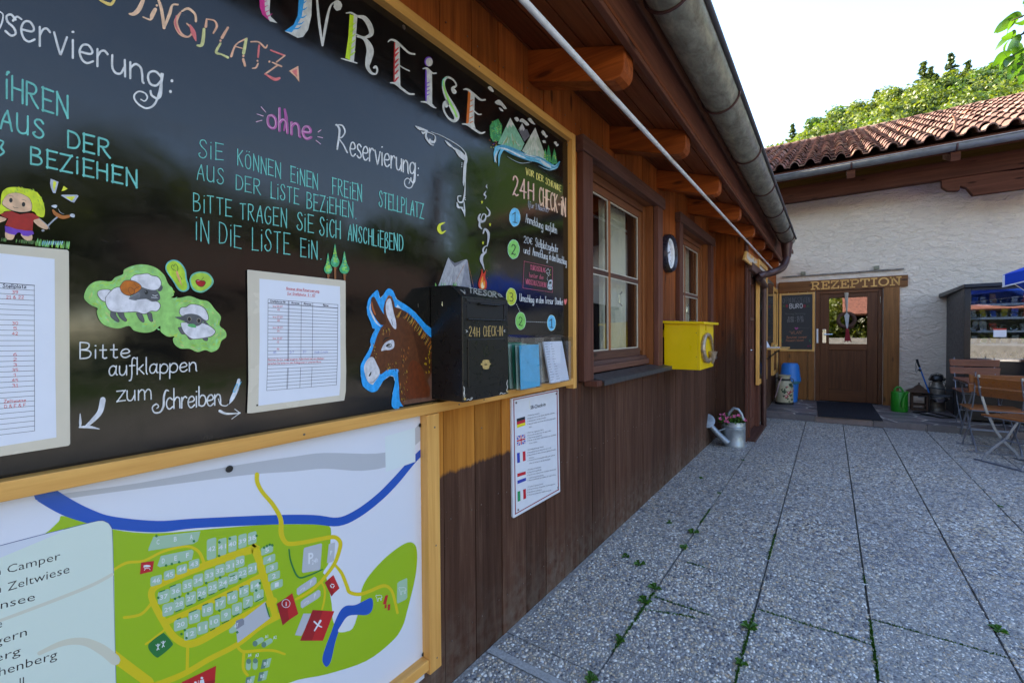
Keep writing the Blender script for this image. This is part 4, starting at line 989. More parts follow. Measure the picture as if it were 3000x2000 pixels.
def printed(art, name, K, txt, bl, br, h, m, weight=0):
    """printed type: Blender's built-in face turned into a flat mesh, fitted between two baseline points"""
    key = (txt, weight)
    if key not in _fc:
        c = bpy.data.curves.new('t', 'FONT'); c.body = txt; c.resolution_u = 2; c.offset = weight
        o = bpy.data.objects.new('t', c); COL.objects.link(o); bpy.context.view_layer.update()
        dg = bpy.context.evaluated_depsgraph_get(); me = o.evaluated_get(dg).to_mesh()
        _fc[key] = ([tuple(v.co) for v in me.vertices], [tuple(p.vertices) for p in me.polygons]); o.evaluated_get(dg).to_mesh_clear(); bpy.data.objects.remove(o); bpy.data.curves.remove(c)
    V, F = _fc[key]
    if not V: return
    if not art.auto or True: art.u += 1
    x0 = min(v[0] for v in V); x1 = max(v[0] for v in V); e = art.lay(); out = []
    for x, y, z in V:
        t = (x-x0)/(x1-x0); out.append(art.map(K, bl[0]+(br[0]-bl[0])*t, bl[1]+(br[1]-bl[1])*t-y/.70*h, e))
    art.put(name, m, out, F)
WH = ink((.70, .68, .68)); WH2 = ink((.60, .57, .53)); TEAL = ink((.13, .50, .44)); PEACH = ink((.82, .42, .27)); ROSE = ink((.75, .16, .16)); PINKV = ink((.42, .08, .28)); YEL = ink((.72, .70, .04)); MAG = ink((.62, .02, .22))
BLU = ink((.01, .28, .62)); REDP = ink((.45, .01, .012)); PUR = ink((.16, .04, .42)); ORA = ink((.65, .14, .01)); LIME = ink((.32, .60, .08)); LIME2 = ink((.25, .62, .22)); CYA = ink((.10, .45, .70)); BLK = ink((.012, .011, .010)); GRY = ink((.11, .11, .12)); SKIN = ink((.75, .45, .28)); BRN = ink((.115, .030, .008)); BRN2 = ink((.072, .017, .004)); GOLD = ink((.50, .33, .12)); SKYB = ink((.0, .34, .80)); GRN = ink((.03, .25, .07)); MINT = ink((.22, .50, .28)); LGRY = ink((.32, .32, .34))

# ------------------------------------------------------------------ chalkboard
nb = empty('notice_board', (1, YB, 1.06), 'big black painted chalkboard in a pine frame, headed with colourful arrival lettering', 'notice board')
zt = onY(1677, 391, YF).z; xr = onY(1687, 700, YF).x; zb0, zb1 = 1.031, 1.064
b = MB(); b.box((-1.2, YB, zb1-.02), (xr-.02, YB+.008, zt-.01)); b.build('panel', M['board'], nb)
b = MB(); b.box((-1.2, YF, zb0), (xr-.036, W-.001, zb1)); b.build('frame_rail', M['pinex'], nb, .0015)
b = MB(); b.box((-1.2, YF, zt-.034), (xr-.036, W-.001, zt)); b.build('frame_rail', M['pinex'], nb, .0015)
b = MB(); b.box((xr-.035, YF-.001, zb0-.022), (xr, W-.001, zt+.002)); b.build('frame_stile', M['pinez'], nb, .0015)
def screw(K, x, y, plane, par, r=.004, m='screw'):
    ox, oy, sc = CR[K]; p = onY(ox+x/sc, oy+y/sc, plane); b = MB(); b.lathe([(r, 0), (r, .0012), (r*.7, .002), (.0006, .0021)], p, 12, (0, -1, 0)); b.build('screw', M[m], par)
for K, x, y in (('B',1262,210),('I',885,235),('I',897,1290)): screw(K, x, y, YB, nb, .007)
for K, x, y in (('B',1840,512),('P',1411,1253),('P',1345,1184),('P',1418,1170),('P',891,1272),('P',1669,538),('P',1665,415)): screw(K, x, y, YF, nb, .003)
a = Art(YB-.0006, nb)
L_ = 'lettering'
# heading (ends of A N and R E i S E)
a.u += 1; a.poly(L_, 'B', [(155,-30),(200,-30),(205,80),(232,160),(180,115),(160,60)], MAG); a.poly(L_, 'B', [(195,-30),(240,-30),(235,90),(245,130),(295,180),(235,165),(200,90)], WH2)
for x, y in ((172,20),(180,55),(195,90),(215,120)): a.brush(L_, 'B', [(x,y+10,12),(x+40,y-12,4)], MAG)
a.u += 1; a.poly(L_, 'B', [(470,-30),(560,-30),(555,120),(530,230),(490,285),(450,292),(350,240),(420,190),(455,110)], WH2); a.poly(L_, 'B', [(460,-30),(505,-30),(480,130),(440,200),(405,250),(350,240),(420,190),(450,120)], BLU)
for x, y in ((470,20),(475,70),(470,130),(450,180),(430,215)): a.brush(L_, 'B', [(x-10,y+8,12),(x+25,y+4,10),(x+48,y-14,3)], BLU)
a.u += 1; a.brush(L_, 'B', [(596,-30,14),(615,180,20),(640,350,16)], WH2); a.brush(L_, 'B', [(640,350,14),(668,180,22),(698,55,14),(735,15,9),(762,2,9)], WH2); a.ell(L_, 'B', 757, 45, 32, 39, WH2, wob=.05)
a.u += 1; a.poly(L_, 'B', [(848,110),(905,130),(892,300),(878,475),(815,445),(838,280)], ink((.55,.72,.02))); a.poly(L_, 'B', [(880,118),(907,130),(895,300),(880,478),(850,465),(868,300)], WH2)
for y in (190,230,275,320,365,410): a.brush(L_, 'B', [(848,y+18,10),(868,y+6,12),(892,y-16,4)], ink((.42,.66,.03)))
a.u += 1; a.brush(L_, 'B', [(822,102,8),(860,100,14),(905,125,16),(960,140,34),(1002,200,40),(1012,262,34),(960,288,16),(900,265,10)], WH2)
a.u += 1; a.brush(L_, 'B', [(905,282,10),(962,300,26),(1004,380,54),(992,460,48),(985,512,30),(1012,558,20),(1045,568,14),(1060,540,14),(1048,512,18),(1034,520,16)], WH2); a.brush(L_, 'B', [(783,450,7),(830,462,12),(903,485,9)], WH2)
a.u += 1; a.poly(L_, 'B', [(1190,325),(1230,345),(1235,650),(1250,695),(1188,640)], WH2); a.brush(L_, 'B', [(1193,330,9),(1190,500,10),(1188,632,9)], REDP)
for y in (375,410,460,500,545,600): a.brush(L_, 'B', [(1196,y+24,9),(1206,y+8,14),(1222,y-8,7)], ink((.55,.012,.02)))
a.u += 1; a.brush(L_, 'B', [(1142,322,7),(1165,306,13),(1200,317,18),(1250,360,16),(1300,405,15),(1345,416,12)], WH2); a.brush(L_, 'B', [(1225,500,6),(1265,525,9),(1306,545,8)], WH2); a.brush(L_, 'B', [(1160,635,8),(1200,642,17),(1250,682,17),(1300,718,15),(1340,722,13)], WH2)
a.u += 1; a.ell(L_, 'B', 1452, 473, 31, 38, PUR); a.ell(L_, 'B', 1457, 477, 26, 33, WH2); a.poly(L_, 'B', [(1430,528),(1478,548),(1480,795),(1500,818),(1430,782)], WH2); a.brush(L_, 'B', [(1433,540,10),(1433,700,14),(1433,775,8)], PUR)
for y in (640,670,700,730): a.brush(L_, 'B', [(1438,y,9),(1460,y-10,5)], PUR)
a.u += 1; a.brush(L_, 'B', [(1410,527,8),(1440,526,15),(1480,560,13),(1510,562,10)], WH2); a.brush(L_, 'B', [(1395,780,8),(1440,786,15),(1480,815,13),(1508,828,9)], WH2)
a.u += 1; a.brush(L_, 'B', [(1650,705,34),(1636,678,24),(1664,655,12),(1640,612,13),(1592,594,18),(1566,640,22),(1582,720,32),(1640,830,46),(1668,895,42),(1645,928,22),(1600,900,15),(1568,840,14),(1572,790,20),(1598,785,28),(1588,812,28)], WH2)
a.u += 1; a.brush(L_, 'B', [(1566,620,8),(1576,690,14),(1612,780,16),(1648,845,14),(1668,895,14)], ink((.30,.68,.10))); a.brush(L_, 'B', [(1600,590,5),(1562,610,6),(1557,660,6)], ink((.1,.5,.35)))
a.u += 1; a.poly(L_, 'B', [(1755,700),(1805,722),(1800,940),(1812,985),(1742,945)], WH2); a.brush(L_, 'B', [(1764,705,20),(1758,820,20),(1750,938,20)], ORA)
for y in (765,805,850,895,930): a.brush(L_, 'B', [(1768,y+12,8),(1792,y,6)], ORA)
a.u += 1; a.brush(L_, 'B', [(1720,686,8),(1750,686,15),(1800,725,18),(1850,765,15),(1885,765,12)], WH2); a.brush(L_, 'B', [(1795,845,8),(1830,875,10),(1855,876,9)], WH2); a.brush(L_, 'B', [(1710,950,8),(1750,956,15),(1800,990,17),(1850,1020,15),(1883,1012,10)], WH2)
# ...INGPLATZ in orange
for st in ([(1105,-20,26),(1065,70,38),(1025,108,30),(990,108,12)],[(1188,75,30),(1165,120,34),(1150,152,16),(1095,132,10)],[(1205,-20,16),(1235,70,24),(1257,215,24)],[(1257,215,18),(1298,110,26),(1320,42,16),(1362,38,14)],[(1500,165,18),(1492,110,18),(1440,68,20),(1392,88,14)],
    [(1650,160,8)]): a.brush(L_, 'A', st, ink((.85,.52,.34))) if len(st) > 1 else None
a.u += 1; a.ell(L_, 'A', 1200, 44, 9, 9, ink((.85,.52,.34))); a.brush(L_, 'A', [(1382,98,14),(1346,170,32),(1378,255,28),(1440,284,14),(1476,235,18),(1430,182,12)], PEACH); a.brush(L_, 'A', [(1455,195,14),(1480,250,36),(1500,312,12)], ROSE); a.brush(L_, 'A', [(1350,120,6),(1342,185,14),(1375,255,10)], ROSE)
YG = ink((.62,.58,.25)); a.brush(L_, 'A', [(1582,148,14),(1576,205,22)], PEACH); a.brush(L_, 'A', [(1562,225,22),(1548,340,28),(1510,350,14)], YG); a.brush(L_, 'A', [(1582,148,10),(1640,160,12),(1660,202,18),(1634,255,14)], PEACH)
a.u += 1; a.brush(L_, 'A', [(1745,214,18),(1700,290,24)], PEACH); a.ell(L_, 'A', 1688, 313, 9, 9, PEACH); a.brush(L_, 'A', [(1688,335,16),(1655,400,22),(1700,420,14),(1745,442,20)], YG)
a.u += 1; a.brush(L_, 'A', [(1890,296,12),(1808,342,12),(1770,432,20)], PEACH); a.brush(L_, 'A', [(1885,302,22),(1865,408,26)], YG); a.brush(L_, 'A', [(1795,355,8),(1855,372,8)], PEACH); a.ell(L_, 'A', 1863, 430, 9, 9, PEACH); a.brush(L_, 'A', [(1862,455,20),(1876,505,18)], PEACH)
a.u += 1; a.brush(L_, 'A', [(1920,322,10),(1980,324,12),(2030,368,14),(2046,348,10)], PEACH); a.brush(L_, 'A', [(1984,350,16),(1975,440,15)], ROSE); a.ell(L_, 'A', 1971, 467, 8, 8, PEACH); a.brush(L_, 'A', [(1975,490,14),(1960,518,14),(1933,525,9)], PEACH)
a.u += 1; a.brush(L_, 'A', [(2072,386,12),(2180,428,14)], ROSE, sm=False); a.brush(L_, 'A', [(2180,428,12),(2118,476,12)], PEACH); a.ell(L_, 'A', 2062, 474, 8, 8, PEACH); a.brush(L_, 'A', [(2085,480,10),(2155,510,14)], PEACH); a.brush(L_, 'A', [(2120,505,12),(2030,568,14)], PEACH); a.brush(L_, 'A', [(2030,568,12),(2100,608,24),(2140,600,18)], ROSE)
a.u += 1; a.poly(L_, 'A', [(2212,545),(2284,506),(2292,632),(2262,590)], PEACH); a.poly(L_, 'A', [(2234,546),(2274,528),(2274,592)], ROSE); a.brush(L_, 'A', [(750,-8,10),(800,20,22),(850,34,26),(882,-10,16)], ink((.8,.55,.15)))
# left block
a.u += 1; a.brush(L_, 'A', [(0,92,10),(24,118,12),(10,190,14),(-20,240,12)], WH); hand(a, L_, 'A', 'servierung', (38,258), (1245,690), 285, 215, 17, WH, gap=1.5, jit=.1); a.brush(L_, 'A', [(165,150,14),(130,130,16),(100,160,20)], WH)
a.u += 1; a.brush(L_, 'A', [(1245,570,20),(1222,700,17),(1182,800,17),(1120,830,14),(1052,792,14),(1026,738,14),(1060,702,13),(1110,715,12),(1128,748,12),(1108,775,10),(1078,762,9)], WH)
a.u += 1; a.ell(L_, 'A', 1316, 620, 11, 12, WH); a.ell(L_, 'A', 1305, 702, 11, 12, WH)
hand(a, L_, 'A', '!HREN', (42,752), (515,900), 190, 158, 16, TEAL, gap=2); a.ell(L_, 'A', 62, 556, 15, 12, TEAL)
hand(a, L_, 'A', 'AUS', (5,985), (335,1062), 150, 135, 15.5, TEAL, gap=2.4); hand(a, L_, 'A', 'DER', (520,1128), (845,1210), 128, 135, 15.5, TEAL, gap=2.2); hand(a, L_, 'A', 'BEZ!EHEN', (240,1255), (1045,1430), 130, 122, 15, TEAL, gap=2.4); a.brush(L_, 'A', [(0,1074,12),(26,1090,14),(8,1130,16),(30,1165,16),(0,1190,14)], TEAL)
# right block
a.u += 1; a.brush(L_, 'B', [(350,840,18),(362,920,26),(345,1000,14)], PINKV); hand(a, L_, 'B', 'ohne', (222,975), (552,1072), 175, 165, 20, PINKV, gap=1.6); hand(a, L_, 'B', 'ohne', (216,972), (546,1069), 175, 165, 5, ink((.7,.4,.55)), gap=1.6)
for q in ([(170,820,7),(205,860,5)],[(138,874,5),(185,890,7)],[(133,934,6),(176,922,7)],[(628,996,6),(606,1012,7)],[(602,1048,6),(640,1056,6)],[(590,1076,6),(625,1104,5)]): a.brush(L_, 'B', q, ink((.7,.4,.55)))
a.u += 1; a.brush(L_, 'B', [(745,955,12),(770,1000,16),(752,1142,13)], WH); a.brush(L_, 'B', [(740,958,8),(790,962,11),(812,1010,11),(790,1050,10),(768,1062,9),(800,1110,10),(830,1170,10)], WH)
hand(a, L_, 'B', 'eservierung', (850,1188), (1352,1345), 190, 165, 10, WH, gap=1.2, jit=.1)
a.u += 1; a.brush(L_, 'B', [(1350,1268,10),(1335,1400,9),(1310,1440,8),(1275,1425,8),(1268,1385,7),(1290,1365,7),(1310,1380,6),(1302,1405,5)], WH); a.ell(L_, 'B', 1374, 1290, 5, 6, WH); a.ell(L_, 'B', 1370, 1342, 5, 6, WH)
for t_, bl, br, hl, hr in (('S!E',(212,163),(400,180),140,120),('KÖNNEN',(515,222),(842,322),122,116),('E!NEN',(920,347),(1125,403),118,114),('FRE!EN',(1240,437),(1462,498),120,124),('STELLPLATZ',(1595,535),(1935,628),118,112),
    ('AUS',(202,330),(405,365),118,116),('DER',(500,405),(690,447),112,116),('L!STE',(768,466),(978,518),118,116),('BEZ!EHEN.',(1045,552),(1420,628),122,116),('B!TTE',(178,572),(463,612),138,124),('TRAGEN',(533,628),(885,695),118,138),
    ('S!E',(965,712),(1090,737),132,132),('S!CH',(1142,753),(1300,785),136,134),('ANSCHL!EßEND',(1358,790),(1778,880),120,122),('!N',(190,785),(288,815),178,165),('D!E',(372,818),(538,855),160,168),('L!STE',(625,862),(910,900),165,158),('E!N.',(997,920),(1152,940),138,128)):
    hand(a, L_, 'D', t_, bl, br, hl, hr, 7.6, TEAL, gap=2.3, jit=.25)
# please fold up
hand(a, L_, 'E', 'Bitte', (690,295), (1118,286), 140, 128, 12, WH, gap=1.6); hand(a, L_, 'E', 'aufklappen', (942,445), (1690,402), 150, 135, 11, WH, gap=1.2); hand(a, L_, 'E', 'zum', (1008,664), (1300,640), 165, 155, 11, WH, gap=1.4)
a.u += 1; a.brush(L_, 'E', [(1452,572,10),(1430,568,14),(1412,620,18),(1408,700,18),(1380,752,14),(1330,758,12),(1312,715,12),(1345,685,12),(1366,705,10),(1350,722,8)], WH); hand(a, L_, 'E', 'chreiben', (1432,730), (1905,690), 172, 165, 12, WH, gap=.9); a.brush(L_, 'E', [(1880,640,9),(1900,690,8),(1945,700,8),(1968,685,6)], WH)
a.u += 1; a.brush(L_, 'E', [(886,648,50),(862,750,46),(800,824,36),(738,880,22)], ink((.72,.70,.74))); a.brush(L_, 'E', [(690,768,6),(692,840,22),(690,884,12)], ink((.72,.70,.74))); a.brush(L_, 'E', [(684,884,14),(770,882,24),(856,900,6)], ink((.72,.70,.74)))
a.u += 1; a.brush(L_, 'E', [(1893,744,24),(1950,768,18),(2058,764,9)], WH); a.brush(L_, 'E', [(2024,730,6),(2066,762,9),(1998,812,5)], WH, sm=False)
a.u += 1; a.brush(L_, 'E', [(2058,478,26),(2036,560,36),(1998,640,32),(1970,688,5)], ink((.68,.70,.76))); a.brush(L_, 'E', [(2042,520,22),(2018,575,24)], CYA); a.brush(L_, 'E', [(2040,525,12),(2020,570,14)], ink((.55,.5,.42))); a.brush(L_, 'E', [(2076,494,6),(2050,552,6)], CYA); a.brush(L_, 'E', [(1975,660,8),(1968,690,4)], BLK)
# 24h check-in column
VY = ink((.78,.62,.16)); hand(a, L_, 'I', 'VOR', (505,505), (575,530), 58, 52, 7, VY, gap=2); hand(a, L_, 'I', 'DER', (602,550), (664,575), 58, 55, 6, VY, gap=2); hand(a, L_, 'I', 'SCHRANKE', (686,592), (826,665), 58, 56, 5, VY, gap=2)
hand(a, L_, 'I', '24H', (385,690), (575,742), 175, 150, 13, ink((.78,.45,.36)), gap=2.5); hand(a, L_, 'I', 'CHECK~!N', (628,785), (868,888), 165, 158, 10, ink((.85,.52,.36)), gap=2); hand(a, L_, 'I', '(für 1 Nacht)', (525,805), (710,855), 58, 46, 3, ink((.5,.5,.6)))
for cx, cy, rx_, ry_, c_, dg in ((402,898,48,83,ink((.12,.50,.78)),'1'),(391,1192,52,86,ink((.22,.58,.12)),'2')):
    a.u += 1; a.ell('number_disc', 'I', cx, cy, rx_+3, ry_+3, ink((.5,.7,.7)), wob=.02); a.ell('number_disc', 'I', cx, cy, rx_, ry_, c_, wob=.02); hand(a, 'number', 'I', dg, (cx-18, cy+45), (cx+18, cy+50), 92, 88, 8, BLK)
for cx, cy, rx_, ry_, c_, dg in ((1562,530,46,78,ink((.55,.60,.05)),'3'),(1647,752,45,79,ink((.22,.58,.12)),'2'),(1931,770,37,70,ink((.12,.50,.78)),'1')):
    a.u += 1; a.ell('number_disc', 'H', cx, cy, rx_+3, ry_+3, ink((.6,.75,.6)), wob=.02); a.ell('number_disc', 'H', cx, cy, rx_, ry_, c_, wob=.02); hand(a, 'number', 'H', dg, (cx-16, cy+40), (cx+16, cy+44), 78, 74, 7, BLK)
LW = ink((.62,.62,.64))
for t_, bl, br, hl, hr in (('Anmeldung',(502,945),(662,1010),85,78),('ausfüllen',(684,1012),(788,1050),82,80),('20€',(486,1132),(565,1148),62,58),('Stellplatzgebühr',(592,1165),(800,1225),80,72),('und',(485,1228),(540,1243),72,70),('Anmeldung',(566,1248),(704,1290),76,72),('in den Umschlag',(720,1288),(878,1338),76,66)):
    hand(a, L_, 'I', t_, bl, br, hl, hr, 4, LW, gap=1.2)
hand(a, L_, 'H', 'Umschlag', (1640,570), (1770,588), 70, 66, 5, LW, gap=1.2); hand(a, L_, 'H', 'in den Tresor. Danke', (1790,586), (2036,606), 66, 62, 4.5, LW, gap=1.2); a.blob(L_, 'H', [(2058,560),(2066,548),(2073,565),(2058,605),(2045,570),(2050,550)], ROSE)
RB = ink((.55,.10,.16)); a.brush(L_, 'H', [(1680,205),(1940,260),(1940,490),(1668,450),(1680,205)], RB, 3.2, sm=False); hand(a, L_, 'H', 'DURCHSCHLAG', (1740,282), (1876,310), 46, 44, 4, RB, gap=1.5); hand(a, L_, 'H', 'hinter die', (1726,352), (1856,372), 48, 44, 3.6, RB); hand(a, L_, 'H', 'WINDSCHUTZSCHEIBE', (1694,412), (1888,445), 48, 40, 3.6, RB, gap=1.5)
a.u += 1; a.brush(L_, 'H', [(1880,295),(1900,272),(1915,300),(1905,340),(1884,308),(1908,312)], LW, 3, sm=False); a.brush(L_, 'H', [(1895,345),(1890,365),(1902,385)], LW, 2.4); a.brush(L_, 'H', [(1918,290,3),(1924,280,3)], YEL); a.brush(L_, 'H', [(1918,325,3),(1924,332,3)], YEL)
a.blob(L_, 'H', [(1905,385),(1930,372),(1940,390),(1936,430),(1940,455),(1925,466),(1898,455),(1895,425)], ink((.45,.5,.55))); a.poly(L_, 'H', [(1910,392),(1930,388),(1932,412),(1908,414)], BLK); a.ell(L_, 'H', 1906, 440, 5, 7, BLK); a.ell(L_, 'H', 1928, 446, 5, 7, BLK)
for i in range(11): a.brush(L_, 'H', [(1702+i*17.5,758+i*.7),(1711+i*17.5,758.4+i*.7)], LW, 3.5, sm=False)
for i in range(4): a.brush(L_, 'H', [(1610+i*8.5,597+i*19),(1614+i*8.5,607+i*19)], LW, 3.5, sm=False)
# drawings ---------------------------------------------------------------
PD = 'painted_landscape'
def shaggy(cx, cy, w_, h_, m, n=26, K='I'):
    pts = []
    for i in range(n):
        t = i/(n-1); s_ = 1-abs(2*t-1); pts.append((cx+(t-.5)*w_*(1-.35*s_)+random.uniform(-3, 3), cy+h_/2-h_*s_+(6 if i % 2 else -8)))
    a.poly(PD, K, pts, m)
for i in range(16): a.brush(PD, 'I', [(170+random.uniform(0,110),200-random.uniform(0,150),14),(175+random.uniform(0,110),150-random.uniform(0,130),6)], random.choice([GRN, ink((.05,.34,.14)), ink((.02,.16,.10))]))
a.poly(PD, 'I', [(172,60),(200,20),(250,-5),(285,60),(280,140),(262,200),(200,205),(175,150)], GRN)
for i in range(26): a.brush(PD, 'I', [(178+random.uniform(0,100),190-random.uniform(0,175),10),(182+random.uniform(0,100),175-random.uniform(0,170),4)], random.choice([ink((.07,.42,.16)), ink((.02,.18,.09)), ink((.12,.4,.1))]))
for i in range(20): a.ell(PD, 'I', 180+random.uniform(0,100), 20+random.uniform(0,170), 3, 3, YEL, 7)
for i in range(14): a.ell(PD, 'I', 172+random.uniform(0,60), 190+random.uniform(0,75), 4, 4, random.choice([PUR, ORA, YEL]), 7)
a.poly(PD, 'I', [(435,95),(470,35),(500,95),(515,90),(540,150),(490,205)], ink((.13,.12,.14))); a.poly(PD, 'I', [(445,80),(470,35),(492,90),(478,110),(468,85),(458,108)], ink((.5,.47,.46)))
M1, M2_ = ink((.20,.42,.28)), ink((.42,.46,.36))
a.poly(PD, 'I', [(245,225),(360,-15),(490,220),(460,290),(330,250)], M1); a.poly(PD, 'I', [(325,65),(360,-15),(405,70),(380,50),(370,80),(350,45),(340,85)], WH2)
for i in range(46):
    t = random.random(); x = 262+t*200; yb = 230+25*t; l = random.uniform(40, 110); a.brush(PD, 'I', [(x,yb-random.uniform(0,90)*(1-abs(2*t-1)),random.uniform(5,11)),(x+(360-x)*.35,yb-l*1.4*(1-abs(2*t-1))-20,3)], random.choice([ink((.12,.42,.24)), ink((.5,.52,.44)), ink((.25,.5,.34)), ink((.3,.32,.12))]))
a.poly(PD, 'I', [(468,290),(590,75),(700,375),(600,355),(520,325)], M2_); a.poly(PD, 'I', [(540,160),(590,75),(628,180),(610,150),(596,200),(578,150),(556,200)], WH2)
for i in range(46):
    t = random.random(); x = 490+t*190; yb = 310+60*t; a.brush(PD, 'I', [(x,yb-random.uniform(0,120)*(1-abs(2*t-1)),random.uniform(5,11)),(x+(590-x)*.4,yb-150*(1-abs(2*t-1))-20,3)], random.choice([ink((.25,.45,.36)), ink((.62,.58,.5)), ink((.45,.45,.25)), ink((.55,.56,.48))]))
for cx, cy, w_, h_ in ((712,330,60,170),(765,350,55,150),(682,320,30,90)):
    a.poly(PD, 'I', [(cx-w_/2,cy+h_*.4),(cx-w_*.35,cy),(cx-w_*.2,cy-h_*.25),(cx,cy-h_*.58),(cx+w_*.25,cy-h_*.2),(cx+w_*.4,cy+h_*.1),(cx+w_/2,cy+h_*.38)], GRN)
    for i in range(16): a.brush(PD, 'I', [(cx+random.uniform(-.4,.4)*w_*.8,cy+random.uniform(-.3,.4)*h_,8),(cx+random.uniform(-.3,.3)*w_*.7,cy+random.uniform(-.35,.3)*h_,3)], random.choice([ink((.06,.38,.12)), ink((.02,.16,.08))]))
    for i in range(5): a.ell(PD, 'I', cx+random.uniform(-.3,.3)*w_, cy+random.uniform(-.2,.35)*h_, 3, 4, YEL, 7)
RV = [ink((.04,.28,.45)), ink((.12,.45,.62)), ink((.35,.62,.72)), ink((.05,.2,.34)), WH]
a.brush(PD, 'I', [(232,265,40),(300,258,46),(400,300,62),(520,350,52),(620,370,56),(700,415,56),(770,440,40),(812,390,12)], RV[0]); a.brush(PD, 'I', [(245,262,40),(225,310,36),(218,390,8)], RV[1]); a.brush(PD, 'I', [(290,275,26),(262,330,22),(255,430,4)], RV[1])
for i in range(34):
    o_ = random.uniform(-24, 26); s0 = random.uniform(0, .7); L0 = random.uniform(.15, .4); base = [(232,265),(300,258),(400,300),(520,350),(620,370),(700,415),(770,440),(812,395)]
    pp = a.smooth(base, per=6); i0 = int(s0*len(pp)); i1 = min(len(pp)-1, int((s0+L0)*len(pp))); seg_ = [(x, y+o_*(1-abs((j+i0)/len(pp)-.5)*.8), 7) for j, (x, y) in enumerate(pp[i0:i1])][::4]
    if len(seg_) > 2: seg_[0] = (*seg_[0][:2], 2); seg_[-1] = (*seg_[-1][:2], 2); a.brush(PD, 'I', seg_, random.choice(RV))
a.brush(PD, 'I', [(340,275,4),(430,325,18),(500,355,4)], WH); a.brush(PD, 'I', [(640,385,4),(700,420,22),(735,440,6)], WH); a.brush(PD, 'I', [(240,290,4),(222,350,14),(232,400,3)], WH); a.brush(PD, 'I', [(330,340,2),(450,400,7),(560,390,3)], ink((.3,.35,.42))); a.brush(PD, 'I', [(620,425,2),(720,465,8),(800,440,3)], ink((.25,.45,.55)))
CL = ink((.58,.55,.52))
for pts in ([(1905,672),(1925,662),(1945,685),(1950,705),(1930,700)],[(1960,782),(1990,765),(2020,790),(2050,832),(2030,835),(2010,812),(1975,800)],[(1990,825),(2010,832),(2024,852),(2005,850)],[(2108,905),(2130,898),(2145,920),(2128,932)],[(2148,930),(2165,908),(2195,925),(2222,955),(2200,962),(2175,940)],[(2212,915),(2232,905),(2255,935),(2268,955),(2240,945)],[(2315,1015),(2330,1000),(2352,1030),(2345,1045)],[(2322,1080),(2340,1076),(2352,1098)]): a.blob(PD, 'B', pts, CL)
for cx, cy in ((668,135),(690,155),(672,205),(775,215),(790,235)): a.ell(PD, 'I', cx, cy, 14, 13, CL, 12, wob=.2)
# ornament
OR = ink((.62,.60,.60)); PO = 'painted_ornament'
for q in ([(1350,965,4),(1385,985,22),(1442,1002,8)],[(1442,1002,10),(1412,1020,16),(1400,1010,6)],[(1440,1005,8),(1432,1050,16),(1470,1105,12),(1492,1112,6)],[(1440,1010,8),(1500,1040,6),(1497,1085,18),(1470,1085,20),(1462,1068,12)],[(1470,1010,3),(1560,1045,5),(1680,1115,6),(1735,1170,6)],[(1580,1078,6),(1612,1110,18),(1640,1132,6)],[(1630,1125,6),(1690,1165,20),(1730,1205,22)],[(1660,1155,6),(1690,1190,20),(1725,1225,10)],[(1736,1172,8),(1738,1225,24),(1725,1290,14),(1716,1400,6)],[(1738,1250,10),(1728,1330,20),(1720,1420,6)],[(1735,1300,5),(1732,1400,6),(1730,1500,7)]): a.brush(PO, 'B', q, OR)
for q in ([(2258,270,6),(2252,410,7),(2238,495,14),(2205,500,10),(2198,462,9),(2222,455,8)],[(2192,505,6),(2202,540,18),(2235,545,8)],[(2246,500,6),(2250,560,12),(2252,612,4)],[(2225,545,8),(2245,575,14),(2250,600,5)]): a.brush(PO, 'D', q, OR)
for x, y in ((2165,95),(2175,102),(2186,110),(2230,205),(2229,218),(2229,232),(2255,470),(2256,484)): a.ell(PO, 'D', x, y, 4, 4, OR, 8)
a.brush('painted_moon', 'D', [(2100,658,5),(2062,676,20),(2054,710,28),(2074,738,20),(2105,722,6)], YEL)
# little firs
for (cx, yt, yb, hw, yt2) in ((1205,890,1048,32,1080),(1258,822,996,34,1085),(1330,878,1048,38,1095)):
    a.brush('painted_firs', 'D', [(cx,yb-8,18),(cx+2,yt2,14)], ink((.30,.10,.03))); a.brush('painted_firs', 'D', [(cx,yb+18,5),(cx+14,yb+14,5)], ink((.30,.10,.03)))
    a.blob('painted_firs', 'D', [(cx,yt),(cx+hw*.45,(yt+yb)/2),(cx+hw,yb-35),(cx+hw*.5,yb),(cx-hw*.5,yb-2),(cx-hw,yb-35),(cx-hw*.45,(yt+yb)/2)], ink((.04,.36,.16)))
    for i in range(22):
        t = random.random(); xx = cx+random.uniform(-.7,.7)*hw*t; yy = yt+20+(yb-yt-34)*t; a.ell('painted_firs', 'D', xx, yy, 9*t+3, 8, random.choice([LIME, LIME2, ink((.1,.5,.3)), ink((.2,.62,.1))]), 9)
